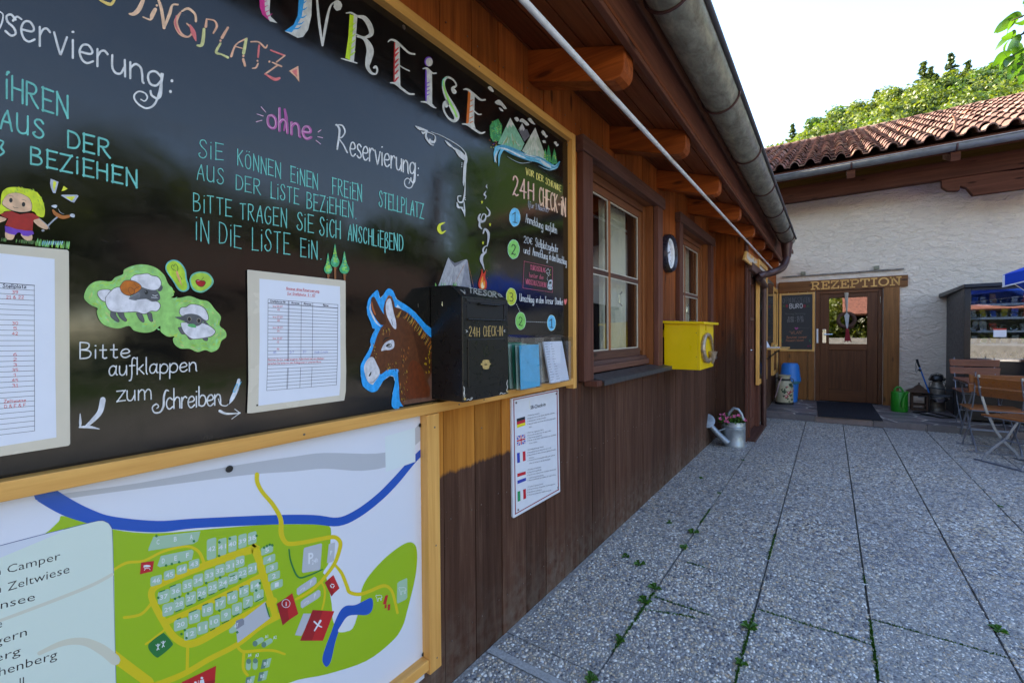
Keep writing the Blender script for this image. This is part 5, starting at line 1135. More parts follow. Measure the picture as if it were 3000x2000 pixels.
# tent, fire and smoke
PT = 'painted_camp'
a.poly(PT, 'H', [(888,438),(982,170),(1032,222),(1060,215),(1150,186),(1160,200),(1192,445),(1110,448)], ink((.38,.37,.40))); a.poly(PT, 'H', [(985,178),(1040,220),(1138,195),(1042,258)], ink((.14,.13,.16))); a.poly(PT, 'H', [(1100,440),(1145,200),(1160,205),(1188,442)], ink((.25,.25,.30)))
for i in range(26): t = random.random(); x0_ = 905+t*190; a.brush(PT, 'H', [(x0_,430,8),(x0_+(1050-x0_)*.5,430-random.uniform(60,170)*(1-abs(t-.5)),4)], random.choice([ink((.5,.49,.52)), ink((.3,.29,.33)), ink((.42,.42,.46))]))
a.brush(PT, 'H', [(1130,235,3),(1040,410,3)], ink((.4,.12,.05))); a.brush(PT, 'H', [(1160,205,2.5),(1215,440,2.5)], ink((.4,.12,.05)))
for i in range(18): x_0 = random.choice([860+random.uniform(0,90), 1020+random.uniform(0,30)]); a.brush(PT, 'H', [(x_0,445,9),(x_0+random.uniform(-6,6),400+random.uniform(-10,25),3)], random.choice([LIME, GRN, LIME2]))
a.blob(PT, 'H', [(1295,465),(1262,440),(1262,385),(1282,330),(1292,272),(1306,320),(1326,290),(1322,350),(1336,400),(1330,455)], ink((.62,.03,.01))); a.blob(PT, 'H', [(1296,462),(1275,430),(1284,380),(1300,340),(1306,390),(1318,380),(1320,440)], ink((.85,.30,.03))); a.blob(PT, 'H', [(1297,458),(1284,430),(1296,395),(1304,420),(1312,440)], ink((.9,.75,.5)))
SM = ink((.50,.48,.50))
for q in ([(148,598,4),(140,615,10),(150,634,4)],[(135,662,8),(122,690,14),(138,705,10),(130,730,8)],[(140,805,4),(170,845,14),(165,880,16),(142,892,6)],[(130,905,8),(112,935,10),(92,915,8),(110,870,10),(135,880,12),(125,930,14),(85,935,26),(70,900,20),(85,870,10)],[(80,940,14),(78,980,18),(98,1005,8)],[(112,1045,12),(128,1008,18),(158,1040,24),(160,1095,18),(148,1165,6)],[(145,1160,6),(120,1175,12),(110,1210,16),(130,1225,14),(142,1190,8)],[(140,1220,8),(105,1245,26),(95,1290,28),(112,1345,14),(122,1380,4)]): a.brush(PT, 'I', q, SM)
for x, y in ((100,760),(175,965),(110,1133)):
    a.poly(PT, 'I', [(x+(12 if k % 2 == 0 else 5)*math.sin(k*math.pi/5), y-(20 if k % 2 == 0 else 8)*math.cos(k*math.pi/5)) for k in range(10)], YEL)
for i in range(12): a.ell(PT, 'I', 80+random.uniform(0,70), 1380+random.uniform(0,120), 2.5, 2.5, ORA, 6)
# donkey
Dk = 'painted_donkey'
halo = [(110,300),(130,200),(185,130),(238,85),(262,120),(275,185),(318,150),(355,85),(395,65),(440,95),(468,150),(490,205),(600,270),(720,365),(860,520),(960,600),(1022,680),(1020,735),(970,735),(930,690),(845,640),(740,520),(600,400),(480,310),(520,1100),(500,1110),(530,1568),(428,1568),(438,1400),(465,1260),(450,1190),(400,1178),(320,1240),(275,1310),(235,1370),(165,1385),(90,1340),(50,1290),(32,1180),(28,1050),(70,960),(120,870),(162,790),(150,730),(180,650),(212,582),(182,570),(150,480),(118,400)]
a.poly(Dk, 'Q', [(x+1.5*((i % 2)*2-1)*2, y) for i, (x, y) in enumerate(halo)], ink((.6,.7,.8))); a.blob(Dk, 'Q', halo, SKYB)
a.brush(Dk, 'Q', [(350,380,44),(520,500,40)], SKYB); a.poly(Dk, 'Q', [(570,1568),(530,1500),(510,1400),(430,1568)], SKYB)
a.poly(Dk, 'Q', [(515,1100),(490,1090),(370,1100),(290,1160),(270,1150),(160,1150),(110,1100),(140,950),(195,800),(240,660),(290,560),(350,500),(330,420),(318,330),(340,230),(390,165),(425,165),(455,240),(465,300),(530,320),(620,370),(740,480),(850,620),(930,700),(975,735),(1018,735),(1020,1480),(600,1540),(570,1568),(530,1500),(520,1400)], BRN)
a.blob(Dk, 'Q', [(700,560),(900,720),(990,770),(990,1040),(900,1140),(800,1050),(760,900)], BRN2); a.blob(Dk, 'Q', [(660,1000),(800,1050),(860,1250),(915,1340),(900,1440),(700,1480),(590,1400)], ink((.14,.026,.005)))
a.poly(Dk, 'Q', [(1018,760),(1020,1480),(590,1545),(560,1500),(700,1470),(910,1450),(915,1330),(880,1240),(930,1150),(985,1060),(995,780)], ink((.15,.065,.042)))
a.blob(Dk, 'Q', [(162,200),(200,172),(240,240),(290,340),(345,430),(350,510),(290,530),(215,440),(165,330)], BRN2); a.brush(Dk, 'Q', [(155,265,8),(150,330,14),(185,420,20),(230,500,18),(280,545,8)], WH); a.brush(Dk, 'Q', [(170,240,14),(185,320,22),(215,395,18)], ink((.45,.10,.02)))
a.blob(Dk, 'Q', [(390,192),(412,200),(430,270),(450,370),(478,480),(482,575),(450,570),(405,500),(360,400),(348,290),(362,225)], ink((.66,.64,.70))); a.brush(Dk, 'Q', [(420,460,5),(440,530,8)], GRY); a.brush(Dk, 'Q', [(350,230,10),(390,160,16),(425,190,10)], ink((.38,.12,.02)))
for i in range(90):
    t = i/90; pts_ = a.smooth([(495,400),(620,430),(740,560),(860,720),(960,880)], per=12); q = pts_[int(t*(len(pts_)-1))]; c_ = random.choice([BLK, BLK, ink((.5,.16,.02)), ink((.45,.28,.05)), BRN2, BRN])
    a.brush(Dk, 'Q', [(q[0]-22+random.uniform(-8,8),q[1]+random.uniform(20,45),4),(q[0]+random.uniform(-4,6),q[1],11),(q[0]+22,q[1]-random.uniform(35,62),4)], c_)
for i in range(120):
    z = random.choice([((540,800),(640,1150)),((520,1100),(640,1480)),((830,850),(960,1130)),((320,1000),(520,1120)),((260,560),(400,640)),((170,700),(230,950))])
    x = random.uniform(z[0][0], z[1][0]); y = random.uniform(z[0][1], z[1][1]); c_ = random.choice([ink((.45,.28,.03)), ink((.40,.12,.02)), BRN2, BLK, ink((.30,.16,.05))] if z[0][0] != 830 else [ink((.62,.38,.01)), ink((.5,.28,.01))])
    l = random.uniform(14, 42); a.brush(Dk, 'Q', [(x,y,3),(x+l*.2,y+l*.5,random.uniform(5,12)),(x+l*.15,y+l,3)], c_)
a.blob(Dk, 'Q', [(150,942),(195,950),(240,1040),(272,1110),(262,1180),(205,1260),(180,1292),(120,1250),(85,1160),(70,1070),(100,990)], ink((.62,.60,.64))); a.blob(Dk, 'Q', [(130,1180),(160,1125),(166,1145),(150,1180)], BLK); a.brush(Dk, 'Q', [(145,1262,4),(180,1262,5),(230,1215,6),(262,1170,3)], BLK)
a.blob(Dk, 'Q', [(290,858),(330,770),(390,730),(440,722),(458,760),(450,820),(400,848),(340,850)], ink((.62,.60,.66))); a.blob(Dk, 'Q', [(350,795),(385,768),(430,780),(420,808),(380,820)], BLK); a.ell(Dk, 'Q', 400, 792, 20, 18, ink((.10,.08,.06))); a.ell(Dk, 'Q', 408, 785, 6, 6, WH); a.brush(Dk, 'Q', [(315,740,6),(350,700,18),(410,690,6)], BLK)
for i in range(14): a.brush(Dk, 'Q', [(305+i*10,850-i*4,3),(300+i*11,838-i*5,5)], ink((.7,.7,.74)))
# sheep
Sh = 'painted_sheep'
body_halo = [(85,690),(120,560),(200,470),(330,430),(490,440),(560,380),(680,330),(700,260),(850,195),(1010,182),(1180,230),(1310,340),(1370,470),(1440,560),(1460,650),(1420,690),(1560,690),(1700,665),(1860,720),(1990,750),(2090,870),(2180,980),(2160,1110),(2250,1200),(2260,1290),(2190,1350),(2140,1470),(2040,1520),(1940,1490),(1820,1520),(1700,1470),(1560,1465),(1470,1400),(1445,1320),(1470,1280),(1370,1285),(1260,1210),(1250,1120),(1150,1200),(1010,1225),(850,1190),(770,1120),(600,1160),(400,1110),(310,1010),(280,900),(290,850),(170,790)]
a.blob(Sh, 'S', body_halo, ink((.30,.60,.16)))
for i in range(150):
    t = random.uniform(0, len(body_halo)); i0 = int(t) % len(body_halo); p = body_halo[i0]; q = body_halo[(i0+1) % len(body_halo)]; f = t-int(t); x = p[0]+(q[0]-p[0])*f; y = p[1]+(q[1]-p[1])*f
    cx, cy = (800, 700) if x < 1350 else (1800, 1100); k = random.uniform(.04, .3); x += (cx-x)*k; y += (cy-y)*k; dx, dy = (q[0]-p[0]), (q[1]-p[1]); L = math.hypot(dx, dy)+1; l = random.uniform(40, 90)
    a.brush(Sh, 'S', [(x-dx/L*l*.5,y-dy/L*l*.5,5),(x,y,random.uniform(14,30)),(x+dx/L*l*.5,y+dy/L*l*.5,5)], random.choice([LIME, LIME2, ink((.45,.62,.10)), ink((.30,.62,.30)), ink((.36,.66,.14)), ink((.50,.58,.20))]))
WS = ink((.72,.68,.72))
def lobed(pts, m=WS): a.brush(Sh, 'S', pts+[pts[0]], ink((.07,.06,.06)), 20); a.blob(Sh, 'S', pts, m)
for q in ([(500,900),(560,905),(570,960),(620,1040),(590,1050),(500,980)],[(600,920),(680,925),(700,980),(735,1030),(710,1045),(640,990)],[(890,930),(950,920),(1000,1030),(985,1060),(930,1010)],[(1055,935),(1110,930),(1125,1000),(1130,1050),(1090,1030)]): lobed(q, GRY)
lobed([(300,600),(360,570),(480,575),(500,640),(450,720),(410,745),(350,720),(300,650)])
lobed([(420,690),(470,620),(510,580),(560,545),(640,540),(760,650),(900,720),(1010,690),(1150,740),(1220,760),(1250,820),(1200,890),(1110,890),(1010,935),(900,905),(780,905),(650,910),(500,890),(430,800)])
lobed([(800,410),(860,350),(960,335),(1060,325),(1120,355),(1200,370),(1250,420),(1260,490),(1210,560),(1110,570),(980,530),(880,480)])
a.blob(Sh, 'S', [(780,700),(850,640),(960,540),(1100,570),(1200,580),(1250,670),(1230,730),(1130,750),(1040,710),(900,720),(830,725)], ink((.10,.10,.11))); a.blob(Sh, 'S', [(1220,560),(1270,500),(1290,540),(1260,590),(1215,590)], ink((.10,.10,.11)))
a.blob(Sh, 'S', [(770,700),(850,640),(930,610),(940,680),(880,730),(800,715)], ink((.15,.15,.17))); a.brush(Sh, 'S', [(770,690,4),(850,650,7),(925,612,4)], LGRY)
lobed([(640,520),(700,440),(800,430),(900,465),(960,530),(900,600),(800,650),(720,640),(660,590)], ink((.55,.14,.01))); a.brush(Sh, 'S', [(930,520,8),(860,560,9),(850,620,10),(800,640,8),(760,560,5),(800,530,6),(850,570,6)], ink((.12,.03,.01))); a.brush(Sh, 'S', [(850,470,4),(900,540,4),(925,560,3)], ink((.2,.05,.01)))
a.ell(Sh, 'S', 1038, 608, 26, 32, BLK); a.ell(Sh, 'S', 1030, 596, 7, 8, LGRY); a.brush(Sh, 'S', [(1135,648,8),(1170,660,9),(1210,648,7)], WS); a.brush(Sh, 'S', [(1180,660,6),(1190,685,6)], WS); a.brush(Sh, 'S', [(1112,685,6),(1160,690,9),(1215,695,5)], WS)
for q in ([(1530,1150),(1600,1150),(1640,1230),(1580,1235)],[(1660,1250),(1710,1240),(1740,1310),(1700,1320)],[(1890,1280),(1960,1290),(1970,1340),(1920,1330)]): lobed(q, GRY)
lobed([(1570,1090),(1640,1070),(1900,1080),(2000,1120),(2090,1200),(2040,1270),(1950,1295),(1820,1315),(1730,1310),(1620,1220)])
lobed([(1550,920),(1570,850),(1650,835),(1720,795),(1830,805),(1920,850),(1970,930),(1985,1010),(1950,1035),(1850,980),(1720,960),(1600,970)])
a.blob(Sh, 'S', [(1475,985),(1580,975),(1640,945),(1740,935),(1850,965),(1910,1030),(1880,1090),(1810,1125),(1700,1100),(1620,1050),(1540,1020)], ink((.10,.10,.11))); a.blob(Sh, 'S', [(1905,1020),(1950,1050),(2000,1110),(1950,1100),(1915,1070)], ink((.10,.10,.11)))
for x, y in ((1697,1017),(1842,1040)): a.ell(Sh, 'S', x, y, 32, 36, ink((.3,.25,.2))); a.ell(Sh, 'S', x, y+2, 24, 30, BLK)
a.blob(Sh, 'S', [(1670,1105),(1720,1090),(1780,1100),(1800,1145),(1740,1145),(1690,1130)], ink((.10,.42,.14))); a.brush(Sh, 'S', [(1640,1070,5),(1680,1095,4)], WS)
a.blob(Sh, 'S', [(1330,220),(1370,140),(1460,108),(1560,150),(1640,260),(1660,400),(1695,500),(1680,570),(1600,600),(1520,560),(1440,430),(1350,300)], ink((.12,.45,.42))); a.blob(Sh, 'S', [(1345,225),(1380,160),(1460,125),(1550,170),(1620,270),(1640,410),(1665,500),(1650,560),(1600,580),(1540,545),(1455,425),(1370,300)], ink((.45,.66,.04)))
a.brush(Sh, 'S', [(1500,285,6),(1440,250,8),(1420,215,8),(1445,190,8),(1460,215,8),(1480,175,8),(1520,220,9),(1515,285,7)], ink((.02,.10,.02))); a.brush(Sh, 'S', [(1505,290,28),(1530,370,36),(1580,500,8)], ink((.75,.35,.16))); a.brush(Sh, 'S', [(1545,340,4),(1585,410,9)], BLK); a.brush(Sh, 'S', [(1490,360,4),(1540,450,5)], BRN2)
a.blob(Sh, 'S', [(1700,420),(1740,330),(1850,290),(1980,310),(2060,400),(2060,480),(1990,560),(1900,610),(1800,600),(1730,540)], ink((.14,.48,.34))); a.blob(Sh, 'S', [(1720,420),(1760,345),(1860,310),(1970,330),(2035,405),(2030,480),(1970,545),(1890,585),(1810,575),(1750,520)], ink((.42,.64,.06)))
a.blob(Sh, 'S', [(1790,430),(1830,408),(1870,425),(1930,430),(1948,470),(1910,520),(1860,522),(1810,490)], BLK); a.blob(Sh, 'S', [(1796,435),(1832,415),(1870,430),(1925,436),(1940,470),(1905,512),(1862,514),(1815,484)], ink((.42,.005,.01))); a.brush(Sh, 'S', [(1880,420,5),(1920,375,6)], BLK); a.brush(Sh, 'S', [(1815,435,5),(1850,428,8)], ink((.7,.5,.5)))
# girl roasting a sausage
Gi = 'painted_girl'
a.blob(Gi, 'K', [(10,560),(20,430),(50,300),(150,220),(290,200),(420,215),(520,230),(640,250),(780,320),(870,440),(920,580),(938,700),(905,830),(780,800),(660,700),(150,700),(60,740),(-20,760),(-20,600)], ink((.62,.70,.02)))
for i in range(40):
    an = random.uniform(3.3, 6.6); r_1 = random.uniform(330, 450); x = 450+r_1*math.cos(an)*1.0; y = 600+r_1*math.sin(an)*.95
    if x > 20: a.brush(Gi, 'K', [(x,y,6),(x+18,y+26,24),(x+26,y+60,6)], random.choice([ink((.34,.50,.04)), ink((.45,.60,.03)), ink((.74,.76,.02))]))
a.blob(Gi, 'K', [(40,540),(90,430),(170,350),(300,318),(420,330),(540,380),(620,440),(665,540),(670,650),(640,710),(480,735),(340,722),(200,680),(90,610)], BLK); a.blob(Gi, 'K', [(48,535),(95,430),(172,352),(300,322),(420,335),(538,385),(615,445),(655,540),(662,640),(630,695),(480,722),(340,708),(205,668),(95,598)], SKIN)
a.ell(Gi, 'K', 228, 476, 36, 48, BLK, wob=.03); a.ell(Gi, 'K', 492, 562, 36, 48, BLK, wob=.03); a.brush(Gi, 'K', [(190,385,5),(235,382,6),(280,400,4)], BLK); a.brush(Gi, 'K', [(450,458,5),(500,468,6),(542,492,4)], BLK); a.brush(Gi, 'K', [(272,604,5),(305,635,9),(382,634,6)], BLK)
a.blob(Gi, 'K', [(110,1130),(240,1100),(310,1180),(270,1290),(180,1300),(120,1270)], SKIN); a.blob(Gi, 'K', [(440,1180),(640,1180),(680,1260),(640,1330),(560,1320),(490,1270)], SKIN)
a.poly(Gi, 'K', [(100,1010),(380,1070),(690,1120),(710,1180),(590,1228),(480,1215),(420,1150),(370,1150),(320,1200),(200,1180),(110,1140)], PUR)
a.blob(Gi, 'K', [(-30,820),(60,830),(130,860),(110,900),(30,930),(-30,940)], SKIN); a.blob(Gi, 'K', [(700,900),(820,860),(920,930),(1000,1020),(990,1080),(900,1070),(780,1000)], SKIN)
a.poly(Gi, 'K', [(0,770),(120,715),(230,700),(340,745),(420,770),(560,745),(680,745),(800,810),(830,850),(700,890),(690,960),(680,1110),(540,1110),(330,1075),(110,1000),(170,860),(120,845),(40,800)], ink((.38,.012,.006)))
a.brush(Gi, 'K', [(820,850,10),(900,920,14),(1000,1010,16),(1030,1080,10)], LGRY); a.brush(Gi, 'K', [(1000,1010,34),(1100,910,34),(1210,815,34)], ink((.36,.37,.42))); a.ell(Gi, 'K', 898, 1108, 34, 22, LGRY); a.brush(Gi, 'K', [(1110,690,46),(1150,750,72),(1230,800,80),(1320,830,74),(1440,810,60)], ink((.45,.13,.02))); a.brush(Gi, 'K', [(1215,650,6),(1260,730,12),(1340,765,6)], LGRY)
a.blob(Gi, 'K', [(1070,595),(1150,570),(1195,590),(1170,635),(1110,625)], ink((.55,.57,.62))); a.blob(Gi, 'K', [(1455,790),(1500,755),(1560,780),(1550,835),(1490,825)], ink((.55,.57,.62)))
a.poly(Gi, 'K', [(1058,25),(1222,92),(1195,200),(1160,330),(1110,325),(1060,210),(1045,120)], ink((.46,.47,.55))); a.poly(Gi, 'K', [(1112,66),(1178,96),(1160,190),(1130,290),(1104,190)], YEL); a.poly(Gi, 'K', [(1285,285),(1330,175),(1415,238),(1340,275)], YEL)
a.poly(Gi, 'K', [(1270,375),(1300,362),(1610,362),(1640,390),(1600,450),(1550,525),(1490,510)], ink((.46,.47,.55))); a.poly(Gi, 'K', [(1360,405),(1575,392),(1500,492)], YEL)
for i in range(90):
    x = random.uniform(0, 1460); hg = 60+70*(x > 740)*random.random(); yb = 1330+ x*.09+ (30 if x > 740 else 0)
    if 300 < x < 1460 or x < 140: a.brush(Gi, 'K', [(x,yb,8),(x+8,yb-hg*.6,26),(x+16+random.uniform(-8,12),yb-hg*1.25,5)], random.choice([LIME, ink((.12,.30,.05)), ink((.08,.25,.05)), LIME2] if x > 740 else [ink((.06,.12,.03)), ink((.10,.22,.04))]))
for i in range(10): a.brush(Gi, 'K', [(880+i*45,1400,20),(900+i*45,1340,30)], random.choice([ink((.15,.40,.45)), ink((.35,.55,.62))]))
a.done()

# ------------------------------------------------------------------ laminated lists hanging on the board
def sheet(name, K, outer, inner, label, lift=.006):
    t = empty(name, onY(CR[K][0]+outer[0][0]/CR[K][2], CR[K][1]+outer[0][1]/CR[K][2], YB), label, 'list', 'laminated lists on the chalkboard')
    A_ = Art(YB-lift, t)
    o = [A_.map(K, x, y) for x, y in outer]; b = MB(); b.prism(o, (0, .0012, 0)); b.build('laminate', M['milk'], t, .0005)
    A_.Y -= .0004; i_ = [A_.map(K, x, y) for x, y in inner]; b = MB(); b.prism(i_, (0, .0003, 0)); b.build('paper', M['paper'], t); A_.Y -= .0004
    return t, A_
IB = flat((.03, .03, .07)); IR = flat((.65, .10, .13)); IBL = flat((.22, .24, .55))
t, A_ = sheet('list_sheet', 'M1', [(34,80),(50,72),(2075,298),(2087,310),(2088,1568),(2098,2200),(2090,2600),(2058,2798),(140,3062),(32,3066),(58,2400),(52,1568)], [(285,258),(1968,420),(1975,1568),(1980,2300),(1955,2690),(265,2910),(290,1568)], 'laminated arrival list with red heading and ruled table, right of the sheep drawing')
# table: rows interpolated between the measured edges (M1 crop, second crop continues 1496.7 lower)
o2 = (990-780)*7.127
yl = [686,768,858,935,1010,1085,1157,1235,1313,1386,1463,1534]+[o2+v for v in (118,190,268,345,415,493,572,645,722,797,873,947,1023,1096)]
yr_ = [800,872,950,1016,1081,1150,1215,1280,1347,1415,1478,1543]+[o2+v for v in (117,183,247,316,381,447,515,580,646,711,777,844,909,975)]
def XL(y): return np.interp(y, [686, 2000, 2590], [466, 458, 436])
def XR(y): return np.interp(y, [800, 2000, 2470], [1924, 1912, 1893])
for i, (p, q) in enumerate(zip(yl, yr_)): A_.brush('table', 'M1', [(XL(p), p), (XR(q), q)], IB, 7 if i != 1 else 14, sm=False, cap=False)
def colx(f, ys_):
    return [(XL(p)+(XR(q)-XL(p))*f, p+(q-p)*f) for p, q in ys_]
for f in (0, .288, .3, .476, .64, 1):
    rows = list(zip(yl, yr_)); A_.brush('table', 'M1', colx(f, rows[:18] if 0 < f < 1 else rows), IB, 7, sm=False, cap=False)
    if 0 < f < 1: A_.brush('table', 'M1', colx(f, rows[19:]), IB, 7, sm=False, cap=False)
hand(A_, 'text', 'M1', 'Anreise ohne Reservierung', (845,482), (1532,545), 56, 52, 8, IR, jit=0); A_.brush('text', 'M1', [(842,492),(1532,556)], IR, 5, sm=False); hand(A_, 'text', 'M1', 'für Stellplatz  1 - 47', (870,586), (1450,632), 52, 50, 8, IR, jit=0); A_.brush('text', 'M1', [(868,598),(1450,642)], IR, 5, sm=False)
for t_, bl, br in (('Stellplatz-Nr.',(512,745),(850,768)),('Anreise',(955,778),(1118,790)),('Abreise',(1210,795),(1366,808)),('Name',(1618,826),(1724,836))): hand(A_, 'text', 'M1', t_, bl, br, 40, 38, 8, IB, jit=0)
for t_, bl, br in (('bis 04.07.:',(570,848),(790,860)),('45',(660,922),(708,925)),('bis 07.07.:',(570,1072),(790,1080)),('28',(655,1146),(705,1150)),('bis 08.07.:',(570,1294),(790,1298)),('19',(655,1370),(700,1371)),('bis 10.07.:',(570,1520),(785,1520)),('12',(652,o2+98),(694,o2+98)),('46',(648,o2+246),(698,o2+245))): hand(A_, 'text', 'M1', t_, bl, br, 38, 36, 5.5, IR, jit=0)
hand(A_, 'text', 'M1', 'Möchten Sie für einen längeren Aufenthalt bei uns bleiben,'.replace('ä', 'a'), (466,o2+472), (1640,o2+438), 38, 34, 6, IR, jit=0); hand(A_, 'text', 'M1', 'sprechen Sie bitte mit den Kolleginnen in unserem Büro.', (464,o2+550), (1580,o2+510), 38, 34, 6, IR, jit=0)
hand(A_, 'text', 'M1', 'AB', (575,o2+322), (635,o2+320), 50, 48, 5, IBL); hand(A_, 'text', 'M1', '2/7', (918,o2+322), (1004,o2+312), 50, 46, 5, IBL); hand(A_, 'text', 'M1', '3/7', (1190,o2+312), (1262,o2+306), 50, 46, 5, IBL); hand(A_, 'text', 'M1', 'Volk Linda', (1430,o2+318), (1710,o2+306), 46, 42, 5, IBL, slant=.2)
A_.poly('clip', 'M1', [(220,o2+1388),(258,o2+1384),(258,o2+1415),(222,o2+1420)], BLK); A_.done()
t, A_ = sheet('list_sheet', 'C', [(-260,520),(0,562),(515,606),(528,618),(535,1568),(538,2090),(525,2104),(0,2186),(-260,2222)], [(-260,590),(0,632),(418,676),(424,1568),(432,2040),(0,2110),(-260,2140)], 'laminated reservation list cut by the left edge of the photo, below the painted girl')
ys_ = [859,897,935,982,1021,1060,1100,1143,1190,1230,1268,1310,1348,1388,1428,1466,1506]; r0 = [878,916,954,995,1034,1072,1112,1152,1190,1229,1268,1307,1346,1385,1424,1463,1502]
n_r = 30
for i in range(n_r):
    yr2 = 878+i*(1990-878)/(n_r-1)*1.0; yl2 = 859+(yr2-878)*1.045 if i else 859; A_.brush('table', 'C', [(-260, yl2-(yr2-yl2)*.9), (0, yl2), (264, yr2)], IB, 3 if i else 5, sm=False, cap=False)
A_.brush('table', 'C', [(262,878),(264,1500),(265,1990)], IB, 3, sm=False, cap=False); hand(A_, 'text', 'C', 'Stellplatz', (22,894), (200,900), 27, 27, 5, IB, jit=0)
for t_, y in (('39',940),('21 & 22',979),('30',1178),('5',1217),('42',1257),('6',1416),('2',1455),('3',1495),('35',1535),('1',1574),('45',1614),('31',1654),):
    wd_ = 9*len(t_)+4; hand(A_, 'text', 'C', t_, (115-wd_, y), (115+wd_, y), 22, 22, 3.6, IR, jit=0)
hand(A_, 'text', 'C', 'Zeltwiese', (32,1776), (198,1766), 24, 24, 3.8, IR, jit=0); hand(A_, 'text', 'C', 'D & E & F', (34,1816), (196,1804), 24, 24, 3.6, IR, jit=0); A_.done()
# ------------------------------------------------------------------ camp map sign
mp = empty('map_sign', (.4, YB, .2), 'white camp site map with green meadow, blue river and numbered pitches under the chalkboard', 'map')
xs0, xs1 = onY(1251, 1500, YF).x, onY(1285, 1500, YF).x
b = MB(); b.box((-1.2, YB+.004, .12), (xs0+.01, YB+.010, 1.03)); b.build('panel', flat((.68,.68,.76)), mp)
b = MB(); b.box((xs0+.003, YF-.004, .148), (xs1+.004, W-.001, 1.0295)); b.build('frame_stile', M['pinez'], mp, .003)
b = MB(); b.box((-1.2, YF, .165), (xs0+.002, W-.001, .200)); b.build('frame_rail', M['pinex'], mp, .002)
for K, x, y, pl, r in (('E',1975,1243,YB,.008),('P',1231,1245,YB,.0065),('G',1672,1345,YB,.0065),('G',1770,514,YF-.004,.003),('G',1778,1372,YF-.004,.003),('P',1273,1251,YF-.004,.0035)): screw(K, x, y, pl+.001, mp, r, 'black' if r > .005 else 'screw')
A_ = Art(YB+.0035, mp); A_.auto = True; Gm = flat((.30,.46,.003)); Ym = flat((.66,.50,.003)); Bm = flat((.003,.075,.42)); Wm = flat((.70,.70,.74)); Lt = flat((.34,.50,.34)); Dg = flat((.012,.16,.03)); Rd = flat((.52,.012,.012)); Rd2 = flat((.34,.008,.010)); Gy = flat((.46,.46,.50)); Gd = flat((.23,.23,.27)); TX = flat((.03,.022,.02)); Gg = flat((.12,.22,.15))
CR['Fg'] = CR['F']; CR['Gg'] = CR['G']
def gp(K, pts): return pts
A_.blob('meadow', 'F', [(-300,760),(0,620),(180,520),(350,420),(450,330),(500,290),(860,390),(1200,420),(1700,380),(2091,352),(2300,352),(2515,358),(2530,500),(2520,640),(2475,720),(2500,760),(2540,960),(2550,1090),(2600,1160),(2700,1150),(2760,950),(2770,850),(2830,740),(2960,600),(3100,500),(3170,500),(3195,580),(3180,760),(3120,1010),(3080,1140),(3000,1250),(2800,1400),(2500,1500),(2200,1570),(1800,1800),(-300,2000)], Gm)
A_.brush('road', 'F', [(60,100,30),(700,40,80),(1300,-30,100)], Gy)
CR['Z'] = (0, 950, 2.94)
# grey road band along the top and blue river
A_.g.pop(('road', A_.u), None)
A_.blob('grey_road', 'P', [(120,1455),(400,1415),(700,1361),(860,1337),(950,1326),(1100,1328),(1160,1310),(1220,1250),(1251,1215),(1254,1262),(1215,1305),(1150,1360),(1060,1378),(950,1372),(860,1380),(700,1393),(300,1445),(200,1458)], Gy)
A_.brush('river', 'F', [(325,110,150),(500,215,140),(680,290,110),(860,340,95),(1200,370,88),(1500,345,74),(2091,318,72),(2400,317,72),(2590,333,66),(2740,270,62),(2900,150,58),(3030,20,56),(3160,-130,46),(3270,-240,42)], Bm)
A_.blob('pond', 'G', [(900,1390),(925,1290),(960,1200),(1000,1090),(1040,1010),(1085,975),(1150,970),(1215,940),(1270,915),(1288,945),(1280,1010),(1240,1045),(1150,1045),(1080,1070),(1035,1150),(1000,1250),(965,1400),(930,1442)], Bm)
A_.blob('pond', 'G', [(1040,1130),(1090,1060),(1150,1050),(1140,1110),(1100,1165),(1050,1178),(1020,1170)], Wm)
A_.brush('road', 'G', [(400,-30,34),(402,30,34),(440,105,32),(520,200,34),(580,310,36),(585,420,40),(610,480,36),(650,502,34),(760,490,32),(900,462,32),(990,450,32),(1032,480,32),(1036,530,30),(1000,640,28),(940,730,26),(880,800,24),(800,870,22),(700,925,20)], Ym)
A_.brush('road', 'G', [(1000,665,20),(1050,730,26),(1090,830,28),(1110,872,28),(1180,888,28),(1260,865,26),(1370,822,26),(1430,860,22),(1460,960,20),(1475,1030,20)], Ym)
A_.brush('road', 'G', [(895,795,14),(918,850,16),(915,930,16),(898,1005,14)], Ym)
A_.brush('road', 'F', [(2091,990,8),(1960,560,62),(1930,545,60),(1560,672,54),(1250,800,50),(1165,860,52),(1175,950,54),(1260,1110,56),(1330,1210,56),(1420,1265,58),(1520,1250,56),(1700,1150,54),(2000,985,52),(2100,935,50)], Ym)
A_.brush('road', 'F', [(1965,560,60),(2010,720,56),(2080,950,54),(2110,1060,50)], Ym); A_.brush('road', 'F', [(1260,1105,48),(1500,1000,44),(1800,850,42),(2010,740,40)], Ym)
A_.brush('road', 'F', [(2150,1045,46),(2000,1130,42),(1820,1270,40),(1600,1385,42),(1400,1500,44),(1150,1600,50)], Ym); A_.brush('road', 'F', [(1438,1270,24),(1432,1490,24)], Ym)
A_.brush('road', 'F', [(820,735,14),(960,650,22),(1100,632,20),(1250,560,20),(1420,522,20),(1520,560,24),(1570,670,26)], Ym); A_.brush('road', 'F', [(1165,950,22),(1080,1040,22),(950,1066,22)], Ym); A_.brush('road', 'F', [(1260,1160,16),(1190,1215,16),(1115,1270,16)], Ym)
A_.brush('road', 'F', [(1815,1280,24),(1860,1325,24),(1980,1318,22),(2090,1318,20),(2180,1345,18)], Ym); A_.brush('road', 'F', [(1868,1330,22),(1862,1450,22),(1895,1505,22)], Ym); A_.brush('road', 'F', [(700,1230,90),(950,1420,84),(1140,1560,80)], Ym)
CF = lambda pts: pts
